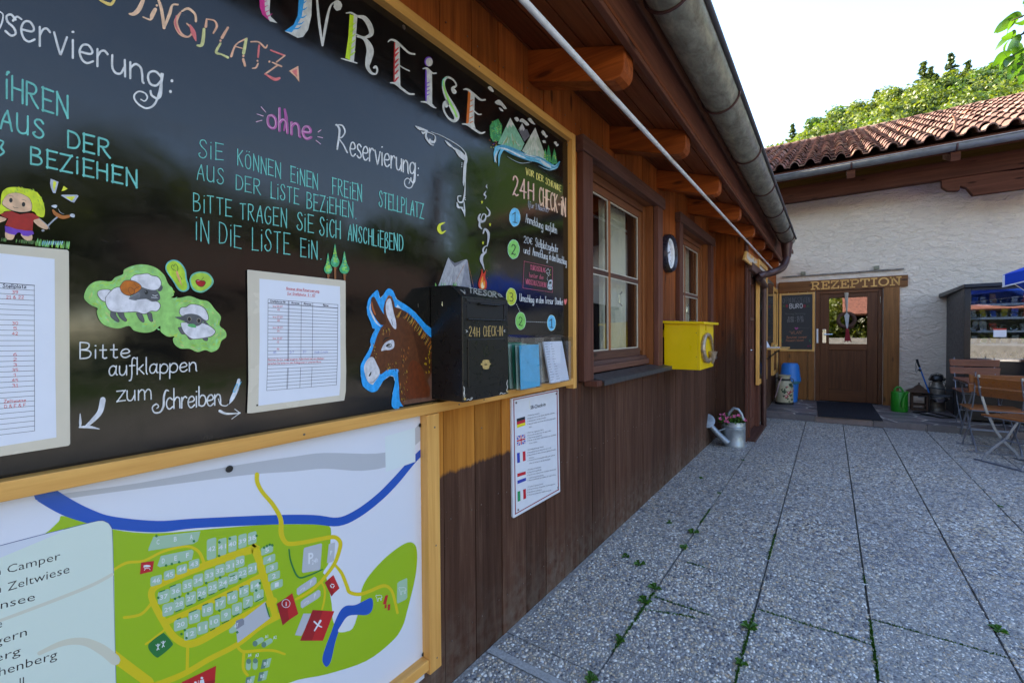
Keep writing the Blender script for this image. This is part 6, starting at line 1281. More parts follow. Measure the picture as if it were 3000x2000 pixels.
def pitch(cx, cy, w_, h_, txt=None, K='F', m=Lt, sh=-.28, ts=1.0):
    pts = []
    for sx, sy in ((-1,-1),(1,-1),(1,1),(-1,1)):
        for k in range(4):
            a0 = {(-1,-1):180,(1,-1):270,(1,1):0,(-1,1):90}[(sx, sy)]+k*30; r_1 = min(w_, h_)*.2
            x = sx*(w_/2-r_1)+r_1*math.cos(math.radians(a0)); y = sy*(h_/2-r_1)+r_1*math.sin(math.radians(a0)); pts.append((cx+x, cy+y+sh*x))
    A_.poly('pitch', K, pts, m)
    if txt:
        tw = 15*len(txt)*ts; th = 34*ts; printed(A_, 'number', K, txt, (cx-tw, cy+th/2+tw*-sh), (cx+tw, cy+th/2-tw*-sh), th, Wm, .012)
A_.poly('pitch', 'F', [(1175,448),(1535,405),(1515,480),(1480,502),(1135,556),(1140,530)], Lt)
for t_, x, y in (('C',1210,505),('B',1343,482),('A',1465,466)): printed(A_, 'number', 'F', t_, (x-11,y+3), (x+11,y-2), 36, Wm, .012)
A_.poly('pitch', 'F', [(1232,595),(1470,545),(1482,560),(1470,622),(1225,680),(1205,670)], Lt)
for t_, x, y in (('D',1251,648),('E',1346,628),('F',1436,606)): printed(A_, 'number', 'F', t_, (x-11,y+3), (x+11,y-2), 36, Wm, .012)
for t_, x, y, w_, h_ in (('42',1620,540,72,160),('41',1702,525,64,130),('40',1780,502,64,118),('39',1857,480,64,105),('38',1931,457,66,92),('43',1486,656,80,66),('44',1393,696,80,70),('45',1297,738,84,70),('46',1196,782,88,72),
  ('37',1255,906,92,100),('36',1346,862,86,100),('35',1436,822,78,92),('34',1518,780,78,92),('33',1604,742,78,92),('32',1684,706,76,90),('31',1762,672,74,88),('30',1837,638,70,82),('29',1288,1003,88,96),('28',1372,962,82,94),('27',1461,918,82,94),('26',1546,878,76,88),('25',1628,836,76,88),('24',1708,802,76,88),('23',1786,764,76,86),('22',1858,724,70,82),('21',1932,692,70,82),
  ('20',1384,1118,104,86),('19',1489,1060,90,96),('18',1589,1006,86,92),('17',1688,956,82,92),('16',1780,910,80,92),('15',1868,864,74,84),('14',1955,822,78,84),('12',1458,1190,96,84),('11',1552,1144,84,92),('10',1642,1096,84,92),('9',1730,1046,80,88),('8',1815,998,78,86),('7',1898,946,76,84),('6',1980,898,76,84)): pitch(x, y, w_, h_, t_)
for t_, x, y in (('5',477,548),('4',493,620),('3',514,684),('2',530,748),('1',551,814)): pitch(x, y, 92, 60, t_, 'G', sh=-.35)
for t_, bl, br in (('A1',(460,1225),(484,1220)),('A2',(524,1232),(550,1226)),('A4',(330,1370),(356,1362)),('A3',(386,1370),(412,1362))): printed(A_, 'number', 'G', t_, bl, br, 24, Wm, .012)
for x, y in ((385,1265),(452,1273)): A_.brush('cabin', 'G', [(x,y,38),(x+50,y-30,38)], Lt, sm=False); A_.ell('cabin', 'G', x, y, 19, 22, Gg)
for x, y in ((336,1400),(387,1396)): A_.brush('cabin', 'G', [(x,y,38),(x-3,y+50,38)], Lt, sm=False); A_.ell('cabin', 'G', x, y, 19, 20, Gg)
for t_, x, y in (('B1',468,1418),('B2',443,1515),('B3',343,1553)): A_.poly('cabin', 'G', [(x-26,y-28),(x+10,y-36),(x-8,y+34),(x-40,y+42)], Gg); A_.poly('cabin', 'G', [(x+10,y-36),(x+42,y-44),(x+26,y+24),(x-8,y+34)], Lt); printed(A_, 'number', 'G', t_, (x-16,y+14), (x+14,y+6), 24, Wm, .012)
A_.poly('plaza', 'G', [(235,1100),(290,1080),(465,945),(500,1070),(250,1260)], Gy); A_.poly('plaza', 'G', [(185,1160),(240,1105),(245,1165),(215,1185),(190,1185)], Lt); A_.poly('plaza', 'G', [(240,1090),(290,1070),(302,1090),(300,1120),(255,1150),(240,1155)], Gd); printed(A_, 'number', 'G', '47', (226,1150), (256,1134), 30, Wm, .012)
A_.poly('car_park', 'G', [(763,532),(890,498),(898,506),(884,695),(874,703),(752,724),(744,715),(757,545)], Gy); printed(A_, 'number', 'G', 'P', (793,655), (832,647), 82, Wm, .02); printed(A_, 'number', 'G', '24h', (820,662), (866,640), 38, Wm, .01)
A_.poly('car_park', 'G', [(950,504),(998,490),(990,625),(975,640),(935,650)], Gy); printed(A_, 'number', 'G', 'P', (960,590), (976,584), 34, Wm, .012)
for y0_, x0_, t_ in ((860,705,'P'),(960,735,'P')):
    A_.poly('car_park', 'G', [(x0_,y0_-14),(x0_+20,y0_-32),(x0_+135,y0_-107),(x0_+150,y0_-96),(x0_+150,y0_-60),(x0_+130,y0_-40),(x0_+12,y0_+34),(x0_,y0_+25)], Gy); printed(A_, 'number', 'G', t_, (x0_+102,y0_-40), (x0_+118,y0_-50), 34, Wm, .012); A_.brush('number', 'G', [(x0_+24,y0_+5),(x0_+40,y0_-14),(x0_+60,y0_-22),(x0_+50,y0_-2)], Wm, 3)
A_.brush('hedge', 'G', [(645,545,12),(660,640,13),(715,755,14),(800,742,12),(900,698,10)], Dg); A_.brush('hedge', 'G', [(466,958,10),(480,1010,11),(495,1060,9)], Dg)
for x, y in ((1198,442),(1485,482),(1680,490),(1760,463),(1965,440),(1678,594),(1272,667),(1316,656),(1372,642),(1212,914),(1340,922),(1374,908),(1440,882),(1580,802),(1686,758),(1840,770),(1528,916),(1415,1162),(1390,1192),(1428,1222),(1680,1012),(1990,802),(1962,858),(2022,530),(2044,518),(2066,508),(2086,512),(1817,1178)): 
    A_.u += 1; A_.auto = False
    for k in range(5): A_.ell('bush', 'F', x+6*math.cos(k*1.257), y+6*math.sin(k*1.257), 5, 5, Dg, 7)
A_.auto = True
for x0_, y0_, x1_, y1_ in ((1222,870,1262,855),(1300,832,1345,815),(1345,1022,1388,1004),(1430,980,1472,963),(1516,938,1558,920),(1600,895,1640,880),(1680,856,1722,838),(1762,754,1800,740),(1555,972,1592,958),(1645,930,1690,912),(1740,880,1780,866),(1838,836,1862,826),(1702,1112,1752,1088),(1785,1060,1830,1036),(1868,1006,1912,984),(1958,945,2018,912),(1612,1166,1645,1148),(1356,1080,1384,1068),(1450,1028,1504,1006)): A_.brush('hedge', 'F', [(x0_,y0_),(x1_,y1_)], Dg, 8, sm=False)
def hut(q, m1=Rd2, m2=Rd): A_.poly('hut', 'G', [q[0],q[1],q[2],q[3]], m1); A_.poly('hut', 'G', [q[1],q[4],q[5],q[2]], m2)
A_.poly('hut', 'G', [(550,960),(620,915),(645,1085),(596,1126)], Rd2); A_.poly('hut', 'G', [(620,915),(670,878),(716,1038),(645,1085)], Rd)
A_.brush('sign_mark', 'G', [(622+31*math.cos(k*.5236), 958+31*math.sin(k*.5236)) for k in range(13)], Wm, 4); printed(A_, 'sign_mark', 'G', 'i', (619,978), (627,976), 34, Wm, .02)
A_.poly('hut', 'G', [(918,798),(955,765),(990,880),(970,905)], Rd2); A_.poly('hut', 'G', [(955,765),(985,740),(1032,842),(990,880)], Rd)
for k in range(3): an = k*2.094; A_.brush('sign_mark', 'G', [(977+15*math.cos(an),823+15*math.sin(an)),(977+15*math.cos(an+1.3),823+15*math.sin(an+1.3))], Wm, 7, sm=False)
A_.poly('car_park', 'G', [(690,1200),(755,1035),(826,1035),(740,1207)], Gy)
A_.poly('hut', 'G', [(826,1007),(905,1012),(820,1243),(730,1243)], Rd2); A_.poly('hut', 'G', [(905,1012),(992,1017),(905,1243),(820,1243)], Rd)
A_.brush('sign_mark', 'G', [(840,1166,9),(862,1130,12),(886,1090,16)], Wm); A_.brush('sign_mark', 'G', [(838,1096,12),(868,1124,10),(894,1138,10)], Wm)
for q in ([(1382,897),(1404,893),(1388,966),(1364,964)],[(1378,970),(1393,965),(1392,992),(1376,998)],[(1402,966),(1420,962),(1418,1008),(1400,1012)]): A_.poly('hut', 'G', q, Rd)
A_.poly('pitch', 'G', [(1474,805),(1488,790),(1544,764),(1550,770),(1550,912),(1540,928),(1478,958),(1471,948)], Lt)
for o_x, o_y, sc_, m_ in ((1486,830,1,Wm),(1310,890,.85,Wm)): A_.brush('sign_mark', 'G', [(o_x+x*sc_,o_y+y*sc_) for x, y in ((0,14),(4,4),(14,8),(36,4),(52,10),(56,26),(48,24),(50,50),(44,52),(40,30),(22,34),(20,60),(14,60),(10,36),(6,24),(0,14))], m_, 3, sm=False)
A_.poly('hut', 'F', [(1080,645),(1180,632),(1168,712),(1072,735)], Rd); A_.ell('sign_mark', 'F', 1126, 672, 28, 9, Wm, a0=0); A_.brush('sign_mark', 'F', [(1100,680),(1112,692),(1105,705)], Wm, 4); A_.brush('sign_mark', 'F', [(1112,690),(1140,690),(1150,700)], Wm, 4)
A_.blob('playground', 'F', [(1135,1290),(1150,1255),(1235,1192),(1262,1190),(1318,1255),(1315,1285),(1225,1362),(1195,1368),(1150,1325)], Dg)
for x, y in ((1210,1290),(1250,1268)): A_.ell('sign_mark', 'F', x, y-18, 6, 7, Wm, 9); A_.brush('sign_mark', 'F', [(x,y-10),(x,y+6),(x-8,y+24)], Wm, 7); A_.brush('sign_mark', 'F', [(x-16,y-16),(x,y-4),(x+16,y-22)], Wm, 5); A_.brush('sign_mark', 'F', [(x,y+6),(x+8,y+20)], Wm, 6)
A_.poly('hut', 'F', [(1392,1560),(1655,1434),(1640,1640),(1380,1700)], Rd); A_.poly('hut', 'F', [(1385,1600),(1648,1540),(1640,1640),(1380,1700)], Rd2); A_.ell('sign_mark', 'F', 1546, 1528, 10, 9, Wm); A_.poly('sign_mark', 'F', [(1532,1545),(1560,1538),(1568,1575),(1545,1582),(1530,1570)], Wm); A_.ell('sign_mark', 'F', 1497, 1562, 10, 9, Wm); A_.brush('sign_mark', 'F', [(1520,1545),(1516,1600)], Wm, 3)
A_.poly('sticker', 'P', [(1128,1278),(1216,1252),(1217,1352),(1130,1382)], flat((.66,.72,.74)))
# translucent legend panel with its rounded corner
LG = flat((.62,.69,.62)); LB = flat((.05,.07,.22))
A_.poly('legend', 'F', [(-300,602),(740,328),(790,326),(830,345),(856,385),(872,700),(890,1700),(-300,1900)], LG); A_.poly('legend', 'F', [(-300,612),(0,522),(500,385),(430,430),(0,610),(-300,730)], flat((.60,.62,.70)))
A_.brush('legend', 'F', [(-300,602),(0,516),(400,412),(740,328),(790,326),(832,345),(857,385),(864,500),(872,900),(892,1700)], LB, 4)
A_.brush('legend', 'F', [(0,1090,24),(400,940,26),(700,820,26),(860,735,24)], flat((.60,.58,.48))); A_.brush('legend', 'F', [(300,1340,30),(480,1262,44),(640,1250,60),(780,1310,80),(880,1390,84)], flat((.60,.57,.46)))
for t_, bl, br, h_ in (('Camper',(56,728),(462,620),62),('n',(-30,745),(5,738),62),('Zeltwiese',(58,864),(533,722),64),('n',(-30,884),(8,874),64),('ensee',(-70,1020),(268,934),64),('e',(-24,1150),(16,1138),64),('gern',(-40,1285),(206,1202),64),('erg',(-40,1410),(158,1346),64),('henberg',(-8,1516),(438,1376),68),('ll',(150,1600),(184,1590),72)): printed(A_, 'lettering', 'F', t_, bl, br, h_*1.0, TX, -.004)
A_.done()

# ------------------------------------------------------------------ deposit box (TRESOR)
bx = empty('deposit_box', (1.35, 1.05, 1.07), 'black steel letter box lettered TRESOR and 24H CHECK-IN hanging at the chalkboard', 'letter box')
fY = None
# front face plane from its bottom front left corner resting on the frame rail
def solveY(px, py, z): p = onZ(px, py, z); return p
fl = None
Fy = 1.1455-.165
xa = onY(1355, 1000, Fy).x; xb = onY(1489, 1000, Fy).x; zb_ = onY(1357, 1179, Fy).z; zt_ = onY(1350, 867, Fy).z
ztop = onY(1283, 841, YB).z
prof = [(YB-.001, zb_), (Fy, zb_), (Fy, zt_), (Fy+.055, ztop-.002), (YB-.001, ztop)]
b = MB(); b.prism([(xa, y, z) for y, z in prof], (xb-xa, 0, 0)); b.build('body', M['blackbox'], bx, .003)
q = Art(Fy-.0005, bx)
def fb(x0, y0, x1, y1, y_a, y_b):
    p0, p1 = q.map('T', x0, y0), q.map('T', x1, y1); b = MB(); b.box((p0.x, Fy-y_a, min(p0.z, p1.z)), (p1.x, Fy-y_b, max(p0.z, p1.z))); return b
fb(380, 735, 853, 1265, .0035, -.001).build('door', M['blackbox'], bx, .0015)
fb(368, 480, 838, 510, .010, -.001).build('slot_lip', M['blackbox'], bx, .002)
fb(500, 290, 765, 325, .016, -.001).build('slot_handle', M['blackbox'], bx, .002)
fb(362, 268, 838, 276, .003, -.001).build('slot_frame', M['black'], bx); fb(828, 290, 840, 488, .003, -.001).build('slot_frame', M['black'], bx)
fb(372, 300, 826, 480, .0008, -.001).build('flap', paint('black_recess', (.006,.006,.007), .4), bx)
hand(q, 'lettering', 'T', '24H', (400,695), (530,705), 118, 118, 8, GOLD, gap=2.4); hand(q, 'lettering', 'T', 'CHECK~IN', (578,700), (815,690), 125, 120, 7, GOLD, gap=2)
q.Y = Fy-.0042
q.poly('key_plate', 'T', [(545,1030),(562,1035),(570,995),(590,990),(635,990),(650,1000),(655,1025),(675,1040),(655,1060),(645,1100),(610,1110),(575,1100),(565,1060),(545,1055)], GOLD); q.poly('key_plate', 'T', [(580,1045),(600,1045),(612,1038),(620,1046),(634,1048),(622,1056),(608,1060),(598,1054),(582,1054)], BLK)
q.Y = Fy-.0005
OG = ink((.62,.58,.52))
for s_ in ([(330,1320,6),(342,1370,10),(332,1420,8),(345,1460,8)],[(345,1330,4),(338,1390,8),(350,1440,4)],[(370,1490,6),(395,1478,8),(410,1492,6),(430,1480,7),(440,1462,7),(425,1462,6),(422,1478,5)],[(880,1240,6),(868,1290,9),(878,1330,8),(864,1370,8)],[(780,1420,6),(800,1400,8),(820,1412,7),(850,1402,7)],[(790,1400,6),(810,1398,5)]): q.brush('ornament', 'T', s_, OG)
q.ell('ornament', 'T', 348, 1476, 15, 18, GOLD); q.ell('ornament', 'T', 876, 1384, 13, 16, GOLD)
for s_ in ([(360,622,7),(378,636,9),(362,650,6)],[(846,618,6),(832,632,8),(846,645,6)]): q.brush('ornament', 'T', s_, OG)
# sloped top face carries the word TRESOR
def slope_map(px, py, e):
    p0 = Vector((0, Fy, zt_)); dv = Vector((0, .055, ztop-.002-zt_)); n_ = Vector((0, -dv.z, dv.y)).normalized(); d = ray(px, py); t_ = (p0-CAM+n_*(.0008+e)).dot(n_)/d.dot(n_); return CAM+d*t_
sA = Art(0, bx, axis=slope_map)
hand(sA, 'lettering', 'T', 'TRESOR', (400,158), (740,218), 62, 66, 10, ink((.50,.47,.42)), gap=2, jit=.1)
for s_ in ([(292,122,6),(330,150,10),(350,168,8),(345,125,6)],[(800,212,6),(765,190,10),(760,168,8),(790,185,10),(815,212,6)]): sA.brush('ornament', 'T', s_, ink((.50,.47,.42)))
q.done(); sA.done()
b = MB(); b.tube([(xa-.0012, 1.07, onY(1305,892,1.07).z+.008),(xa-.0012, 1.07, onY(1305,892,1.07).z-.006)], .0015, 6); b.build('scratch_bolt', M['chrome'], bx)

# ------------------------------------------------------------------ leaflet holders
def holder(x0, x1, dep, z0, z1, label):
    t = empty('leaflet_holder', ((x0+x1)/2, 1.06, z0), label, 'leaflet holder', 'clear leaflet holders on the frame ledge'); y1 = YB-.003; y0 = y1-dep; th = .002
    b = MB(); b.box((x0, y1-th, z0), (x1, y1, z1)); b.box((x0, y0, z0), (x1, y0+th, z1-.055)); b.box((x0, y0+th, z0), (x0+th, y1-th, z1-.02)); b.box((x1-th, y0+th, z0), (x1, y1-th, z1-.02)); b.box((x0+th, y0+th, z0), (x1-th, y1-th, z0+th)); b.build('box', M['clear'], t)
    b = MB(); b.hexa([(x0-.003, y1, z1), (x1+.003, y1, z1), (x1+.003, y0-.006, z1-.012), (x0-.003, y0-.006, z1-.012), (x0-.003, y1, z1+.003), (x1+.003, y1, z1+.003), (x1+.003, y0-.006, z1-.009), (x0-.003, y0-.006, z1-.009)]); b.box((x0-.003, y0-.007, z1-.055), (x1+.003, y0-.0055, z1-.012)); b.build('lid', M['clear'], t)
    return t, y0, y1
hx0, hx1 = onY(1524, 1100, 1.027).x, onY(1588, 1100, 1.027).x
h1z0 = 1.067; t1, y0_, y1_ = holder(hx0, hx1, .10, h1z0, h1z0+.225, 'left clear plastic holder stocked with green and blue folders')
hx2, hx3 = onY(1611, 1080, 1.042).x, onY(1673, 1080, 1.042).x
t2, y2_, y3_ = holder(hx2, hx3, .085, h1z0, h1z0+.225, 'right clear plastic holder stocked with white registration forms')
def leafp(name, x0, x1, y, z0, z1, lean, m, lab, par=None, th=.0012):
    b = MB(); b.hexa([(x0,y,z0),(x1,y,z0),(x1,y+th,z0),(x0,y+th,z0),(x0+lean[0],y+lean[1],z1),(x1+lean[0],y+lean[1],z1),(x1+lean[0],y+lean[1]+th,z1),(x0+lean[0],y+lean[1]+th,z1)])
    o = b.build(name, m, None); tag(o, lab, name.replace('_', ' '), 'papers in the leaflet holders'); return o
cg = [paint('folder_green', (.01,.20,.12), .4), paint('folder_pale', (.38,.50,.42), .4), paint('folder_cyan', (.02,.38,.62), .35)]
leafp('folder', hx0+.006, hx1-.03, y1_-.018, h1z0+.004, h1z0+.195, (0,.006), cg[0], 'rearmost dark green folder in the left holder')
leafp('folder', hx0+.012, hx1-.02, y1_-.038, h1z0+.004, h1z0+.19, (0,.008), cg[1], 'pale green folder in the left holder between the dark green ones')
leafp('folder', hx0+.016, hx1-.015, y1_-.055, h1z0+.004, h1z0+.188, (0,.008), cg[0], 'dark green folder behind the front pale one in the left holder')
leafp('folder', hx0+.01, hx1-.012, y1_-.074, h1z0+.004, h1z0+.186, (0,.006), cg[1], 'pale folder directly behind the bright blue one')
leafp('folder', hx0+.012, hx1-.006, y1_-.092, h1z0+.004, h1z0+.186, (0,.006), cg[2], 'bright sky blue folder at the front of the left holder')
leafp('paper_stack', hx2+.02, hx3-.014, y3_-.028, h1z0+.004, h1z0+.19, (-.008,.008), M['milk'], 'cream paper stack at the back of the right holder', th=.008)
fr = leafp('form_stack', hx2+.022, hx3-.006, y3_-.075, h1z0+.004, h1z0+.195, (-.016,.03), M['paper'], 'stack of white printed forms leaning in the right holder', th=.008)
z0f, z1f, yf0, yf1 = h1z0+.004, h1z0+.195, y3_-.075, y3_-.045
n_ = 0; b = MB()
for i in range(15):
    z = z1f-.012-i*.0118; t_ = (z-z0f)/(z1f-z0f); y = yf0+(yf1-yf0)*t_-.0006; xl = hx2+.022-.016*t_+.006; L1 = .085
    for s0, s1 in ((0, random.uniform(.2,.5)), (random.uniform(.55,.62), random.uniform(.7,.95))):
        b.add([(xl+L1*s0, y, z), (xl+L1*s1, y, z), (xl+L1*s1, y, z+.0016), (xl+L1*s0, y, z+.0016)], [(0,1,2,3)])
b.build('printed_lines', flat((.12,.12,.16)), fr, kind='stuff')

# ------------------------------------------------------------------ multilingual self check-in sign
sg = empty('instruction_sign', (1.8, 1.13, .5), 'white acrylic SB-Check-in sign with five national flags on the timber wall', 'sign')
A_ = Art(1.132, sg); pts = [A_.map('J', x, y) for x, y in ((311,368),(742,279),(757,1222),(330,1465),(324,1455))]
b = MB(); b.prism(pts, (0, .010, 0)); b.build('plate', paint('white_acrylic', (.66,.66,.72), .12, 0, .6, .02), sg, .001)
A_.Y = 1.1314; RDK = flat((.30,.03,.04)); A_.brush('border', 'J', [(330,378),(728,296),(740,1203),(346,1425),(330,378)], RDK, 8, sm=False)
printed(A_, 'heading', 'J', 'SB-Check-in', (484,466), (622,433), 33, flat((.015,.015,.02)), .012)
A_.poly('painted_highlight', 'J', [(468,460),(470,385),(478,385),(486,455)], flat((.7,.68,.66)))  # pale sliver painted on the plate as a highlight
FL = dict(k=flat((.01,.01,.012)), r=flat((.55,.01,.02)), y=flat((.75,.62,.01)), b=flat((.03,.05,.38)), w=flat((.7,.7,.74)), g=flat((.01,.30,.10)))
def quad(q4, u0, v0, u1, v1, m):
    def P(u, v): t0 = [q4[0][i]+(q4[1][i]-q4[0][i])*u for i in (0, 1)]; t1 = [q4[3][i]+(q4[2][i]-q4[3][i])*u for i in (0, 1)]; return tuple(t0[i]+(t1[i]-t0[i])*v for i in (0, 1))
    A_.poly('flag', 'J', [P(u0, v0), P(u1, v0), P(u1, v1), P(u0, v1)], m)
def fq(y, h_=78): return [(357,y+20),(434,y),(437,y+h_),(360,y+h_+24)]
f1 = [(357,553),(433,532),(438,612),(360,637)]; f2 = [(357,712),(435,694),(438,778),(360,802)]; f3 = [(359,868),(437,848),(440,936),(362,960)]; f4 = [(362,1056),(440,1034),(443,1120),(364,1152)]; f5 = [(364,1222),(441,1194),(444,1282),(366,1315)]
for i, c_ in enumerate('kry'): quad(f1, 0, i/3, 1, (i+1)/3, FL[c_])
quad(f2, 0, 0, 1, 1, FL['b'])
def pq(q4, u, v): t0 = [q4[0][i]+(q4[1][i]-q4[0][i])*u for i in (0, 1)]; t1 = [q4[3][i]+(q4[2][i]-q4[3][i])*u for i in (0, 1)]; return tuple(t0[i]+(t1[i]-t0[i])*v for i in (0, 1))
for (u0, v0, u1, v1) in ((.02,.02,.98,.98),(.98,.02,.02,.98)): A_.brush('flag', 'J', [pq(f2,u0,v0), pq(f2,u1,v1)], FL['w'], 13, sm=False, cap=False); A_.brush('flag', 'J', [pq(f2,u0,v0), pq(f2,u1,v1)], FL['r'], 4, sm=False, cap=False)
quad(f2, 0, .36, 1, .64, FL['w']); quad(f2, .38, 0, .62, 1, FL['w']); quad(f2, 0, .42, 1, .58, FL['r']); quad(f2, .44, 0, .56, 1, FL['r'])
for i, c_ in enumerate('bwr'): quad(f3, i/3, 0, (i+1)/3, 1, FL[c_])
for i, c_ in enumerate('rwb'): quad(f4, 0, i/3, 1, (i+1)/3, FL[c_])
for i, c_ in enumerate('gwr'): quad(f5, i/3, 0, (i+1)/3, 1, FL[c_])
TB_ = flat((.06,.06,.08)); sl_ = -.215
para = [(532,['1. Meldeschein ausfüllen.','2. Beleg abtrennen und den oberen Abschnitt einwerfen.','3. Geld passend in die Box einwerfen.','4. Beleg gut sichtbar am Fenster Ihres Fahrzeuges befes-','    tigen.'],26),(690,['1. Fill in the registration form.','2. Remove the receipt, insert the upper ticket.','3. Throw money appropriately.','4. Put the receipt clearly visible behind your windshield','    of your vehicle.'],24),
  (846,['1. Aanmeldingsformulier invullen.','2. Een gedeelte hiervan afscheuren voor u zelf.','3. Gepast betalen en samen met andere gedeelte formulier','    inleveren.','4. Uw gedeelte van het aanmeldformulier goed zichtbaar','    achter de voorruit van de auto bevestigen.'],25),(1028,['1. Remplissez le formulaire.','2. Detachez le justificatif.','3. Deposez votre reglement avec l inscription dans la boite','    a cote de la porte du bureau.','4. Fixez le justificatif, bien visible, sur le pare-brise.'],25),(1186,['1. Compilare il apposito modulo.','2. Staccare la ricevuta. Occupando i inserto superiore.','3. Introdurre i soldi giusti.','4. Fissare la ricevuta ben visibile al veicolo.'],25)]
for y0_p, lines, dy in para:
    for i, ln in enumerate(lines):
        n_c = len(ln); Lp = min(262, n_c*4.7); x0 = 452+(i*1.0); y = y0_p+i*dy*.98
        if ln.startswith('    '): x0 += 14; ln = ln.strip(); Lp = len(ln)*4.7
        printed(A_, 'text', 'J', ln, (x0, y), (x0+Lp, y+Lp*(sl_-.0)), 12.5, TB_)
A_.done()
for x, y in ((351,406),(719,323),(735,1184),(369,1388)):
    p = A_.map('J', x, y); b = MB(); b.lathe([(.0045, 0), (.0045, .003), (.001, .0045)], p, 12, (0, -1, 0)); b.build('screw', M['screw'], sg)

# ------------------------------------------------------------------ clock
cp = onY(1968, 742, 1.10); ck = empty('wall_clock', (cp.x, 1.1, cp.z), 'round dark framed wall clock between the two windows', 'clock')
Rk = (onY(1968, 690, 1.10).z-onY(1968, 800, 1.10).z)/2+.004
def ring(r0, r1, h_, y, m, name, par, n=40):
    b = MB(); pr_ = [(r0, 0), (r1, 0), (r1, h_*.6), ((r0+r1)/2+.004, h_), (r0, h_*.7)]
    c = Vector((cp.x, y, cp.z)); vs = []; fs = []
    for r, z in pr_:
        for k in range(n): vs.append(c+Vector((r*math.cos(k*2*math.pi/n), -z, r*math.sin(k*2*math.pi/n))))
    m_ = len(pr_)
    for i in range(m_):
        for k in range(n): fs.append((i*n+k, i*n+(k+1) % n, ((i+1) % m_)*n+(k+1) % n, ((i+1) % m_)*n+k))
    b.add(vs, fs); return b.build(name, m, par, smooth=True)
ring(Rk*.80, Rk, .055, W-.001, paint('clock_rim', (.035,.03,.045), .3, .3), 'rim', ck); ring(Rk*.70, Rk*.795, .035, W-.001, M['white'], 'inner_rim', ck)
b = MB(); b.lathe([(Rk*.7, 0), (Rk*.7, .004)], (cp.x, W-.004, cp.z), 40, (0,-1,0)); b.build('dial', M['paper'], ck)
for nm, an, L, wd_ in (('hand', 20, .5, .010), ('hand', -68, .62, .007)):
    a0 = math.radians(an); b = MB(); d = Vector((math.cos(a0), 0, math.sin(a0))); c = Vector((cp.x, W-.011, cp.z)); b.bar(c-d*.02, c+d*Rk*L, wd_, .001, (0,1,0)); b.build(nm, M['black'], ck)
b = MB()
for k in range(12):
    a0 = k*math.pi/6; d = Vector((math.cos(a0), 0, math.sin(a0))); c = Vector((cp.x, W-.0095, cp.z)); b.bar(c+d*Rk*.58, c+d*Rk*.66, .006, .001, (0,1,0))
b.build('hour_marks', M['black'], ck, kind='stuff')

# ------------------------------------------------------------------ yellow post box
yb = empty('post_box', (3.9, 1.0, 1.0), 'bright yellow wooden post box with brass post horn on the timber wall', 'post box')
zB, zT = .985, 1.372
x0 = 3.70; Yf = onX(2044, 1000, x0).y; x1 = 4.02
Yl = W-.035
zB = onX(1946, 1080, x0).z; zT = onX(1946, 948, x0).z
yl_ = onX(1946, 1080, x0).y; yr2 = onX(2044, 1083, x0).y; xr2 = None
dY = yr2; X1 = onY(2083, 1065, dY).x
b = MB(); b.box((x0, dY, zB), (x0+.018, yl_, zT)); b.build('side_panel', M['yellow'], yb, .0015)
b = MB(); b.box((x0, dY-.019, zB), (X1, dY-.001, zT)); b.build('front_panel', M['yellow'], yb, .0015)
b = MB(); b.box((X1-.018, dY, zB), (X1, yl_, zT)); b.box((x0+.019, yl_-.018, zB), (X1-.019, yl_, zT)); b.box((x0+.019, dY, zB), (X1-.019, yl_-.019, zB+.018)); b.build('carcass', M['yellow'], yb)
zl = zT+.001
b = MB(); b.hexa([(x0-.03, dY-.055, zl-.01), (X1+.035, dY-.055, zl-.01), (X1+.035, yl_+.02, zl+.004), (x0-.03, yl_+.02, zl+.004), (x0-.03, dY-.055, zl+.008), (X1+.035, dY-.055, zl+.008), (X1+.035, yl_+.02, zl+.022), (x0-.03, yl_+.02, zl+.022)]); b.build('lid', M['yellow'], yb, .002)
b = MB(); b.box((x0+.02, yl_+.0005, zT-.11), (X1-.02, W-.001, zT-.05)); b.build('wall_batten', M['yellow'], yb)
for py in (975, 1045):
    p = onX(2040, py, x0-.001); b = MB(); b.lathe([(.0035, 0), (.0035, .001)], p, 8, (-1,0,0)); b.build('screw', M['screw'], yb)
for px in (2030, 2050):
    b = MB(); p = onX(px-50 if px == 2030 else px-20, 942, x0+.05); b.bar((x0+.02, p.y, zl+.022), (x0+.10, p.y, zl+.022), .03, .006); b.build('hinge', M['chrome'], yb)
hy = dY-.034
def HP(x, y): return onY(1880+x/3.137, 600+y/3.137, hy)
pts = [HP(*p) for p in ((655,1352),(648,1300),(640,1240),(622,1198),(602,1190),(580,1215),(565,1270),(562,1330),(572,1390),(590,1425),(612,1435),(628,1415))]
b = MB(); b.tube(pts, [.008,.010,.012,.014,.015,.017,.019,.021,.022,.021,.018,.016], 12); b.build('post_horn', M['brass'], yb, smooth=True)
c = HP(636, 1345); b = MB(); b.lathe([(.006,-.105),(.012,-.09),(.026,-.055),(.034,-.02),(.040,0),(.036,-.004),(.020,-.03)], c+Vector((0,-.012,0)), 20); b.build('horn_bell', M['brass'], yb, smooth=True)

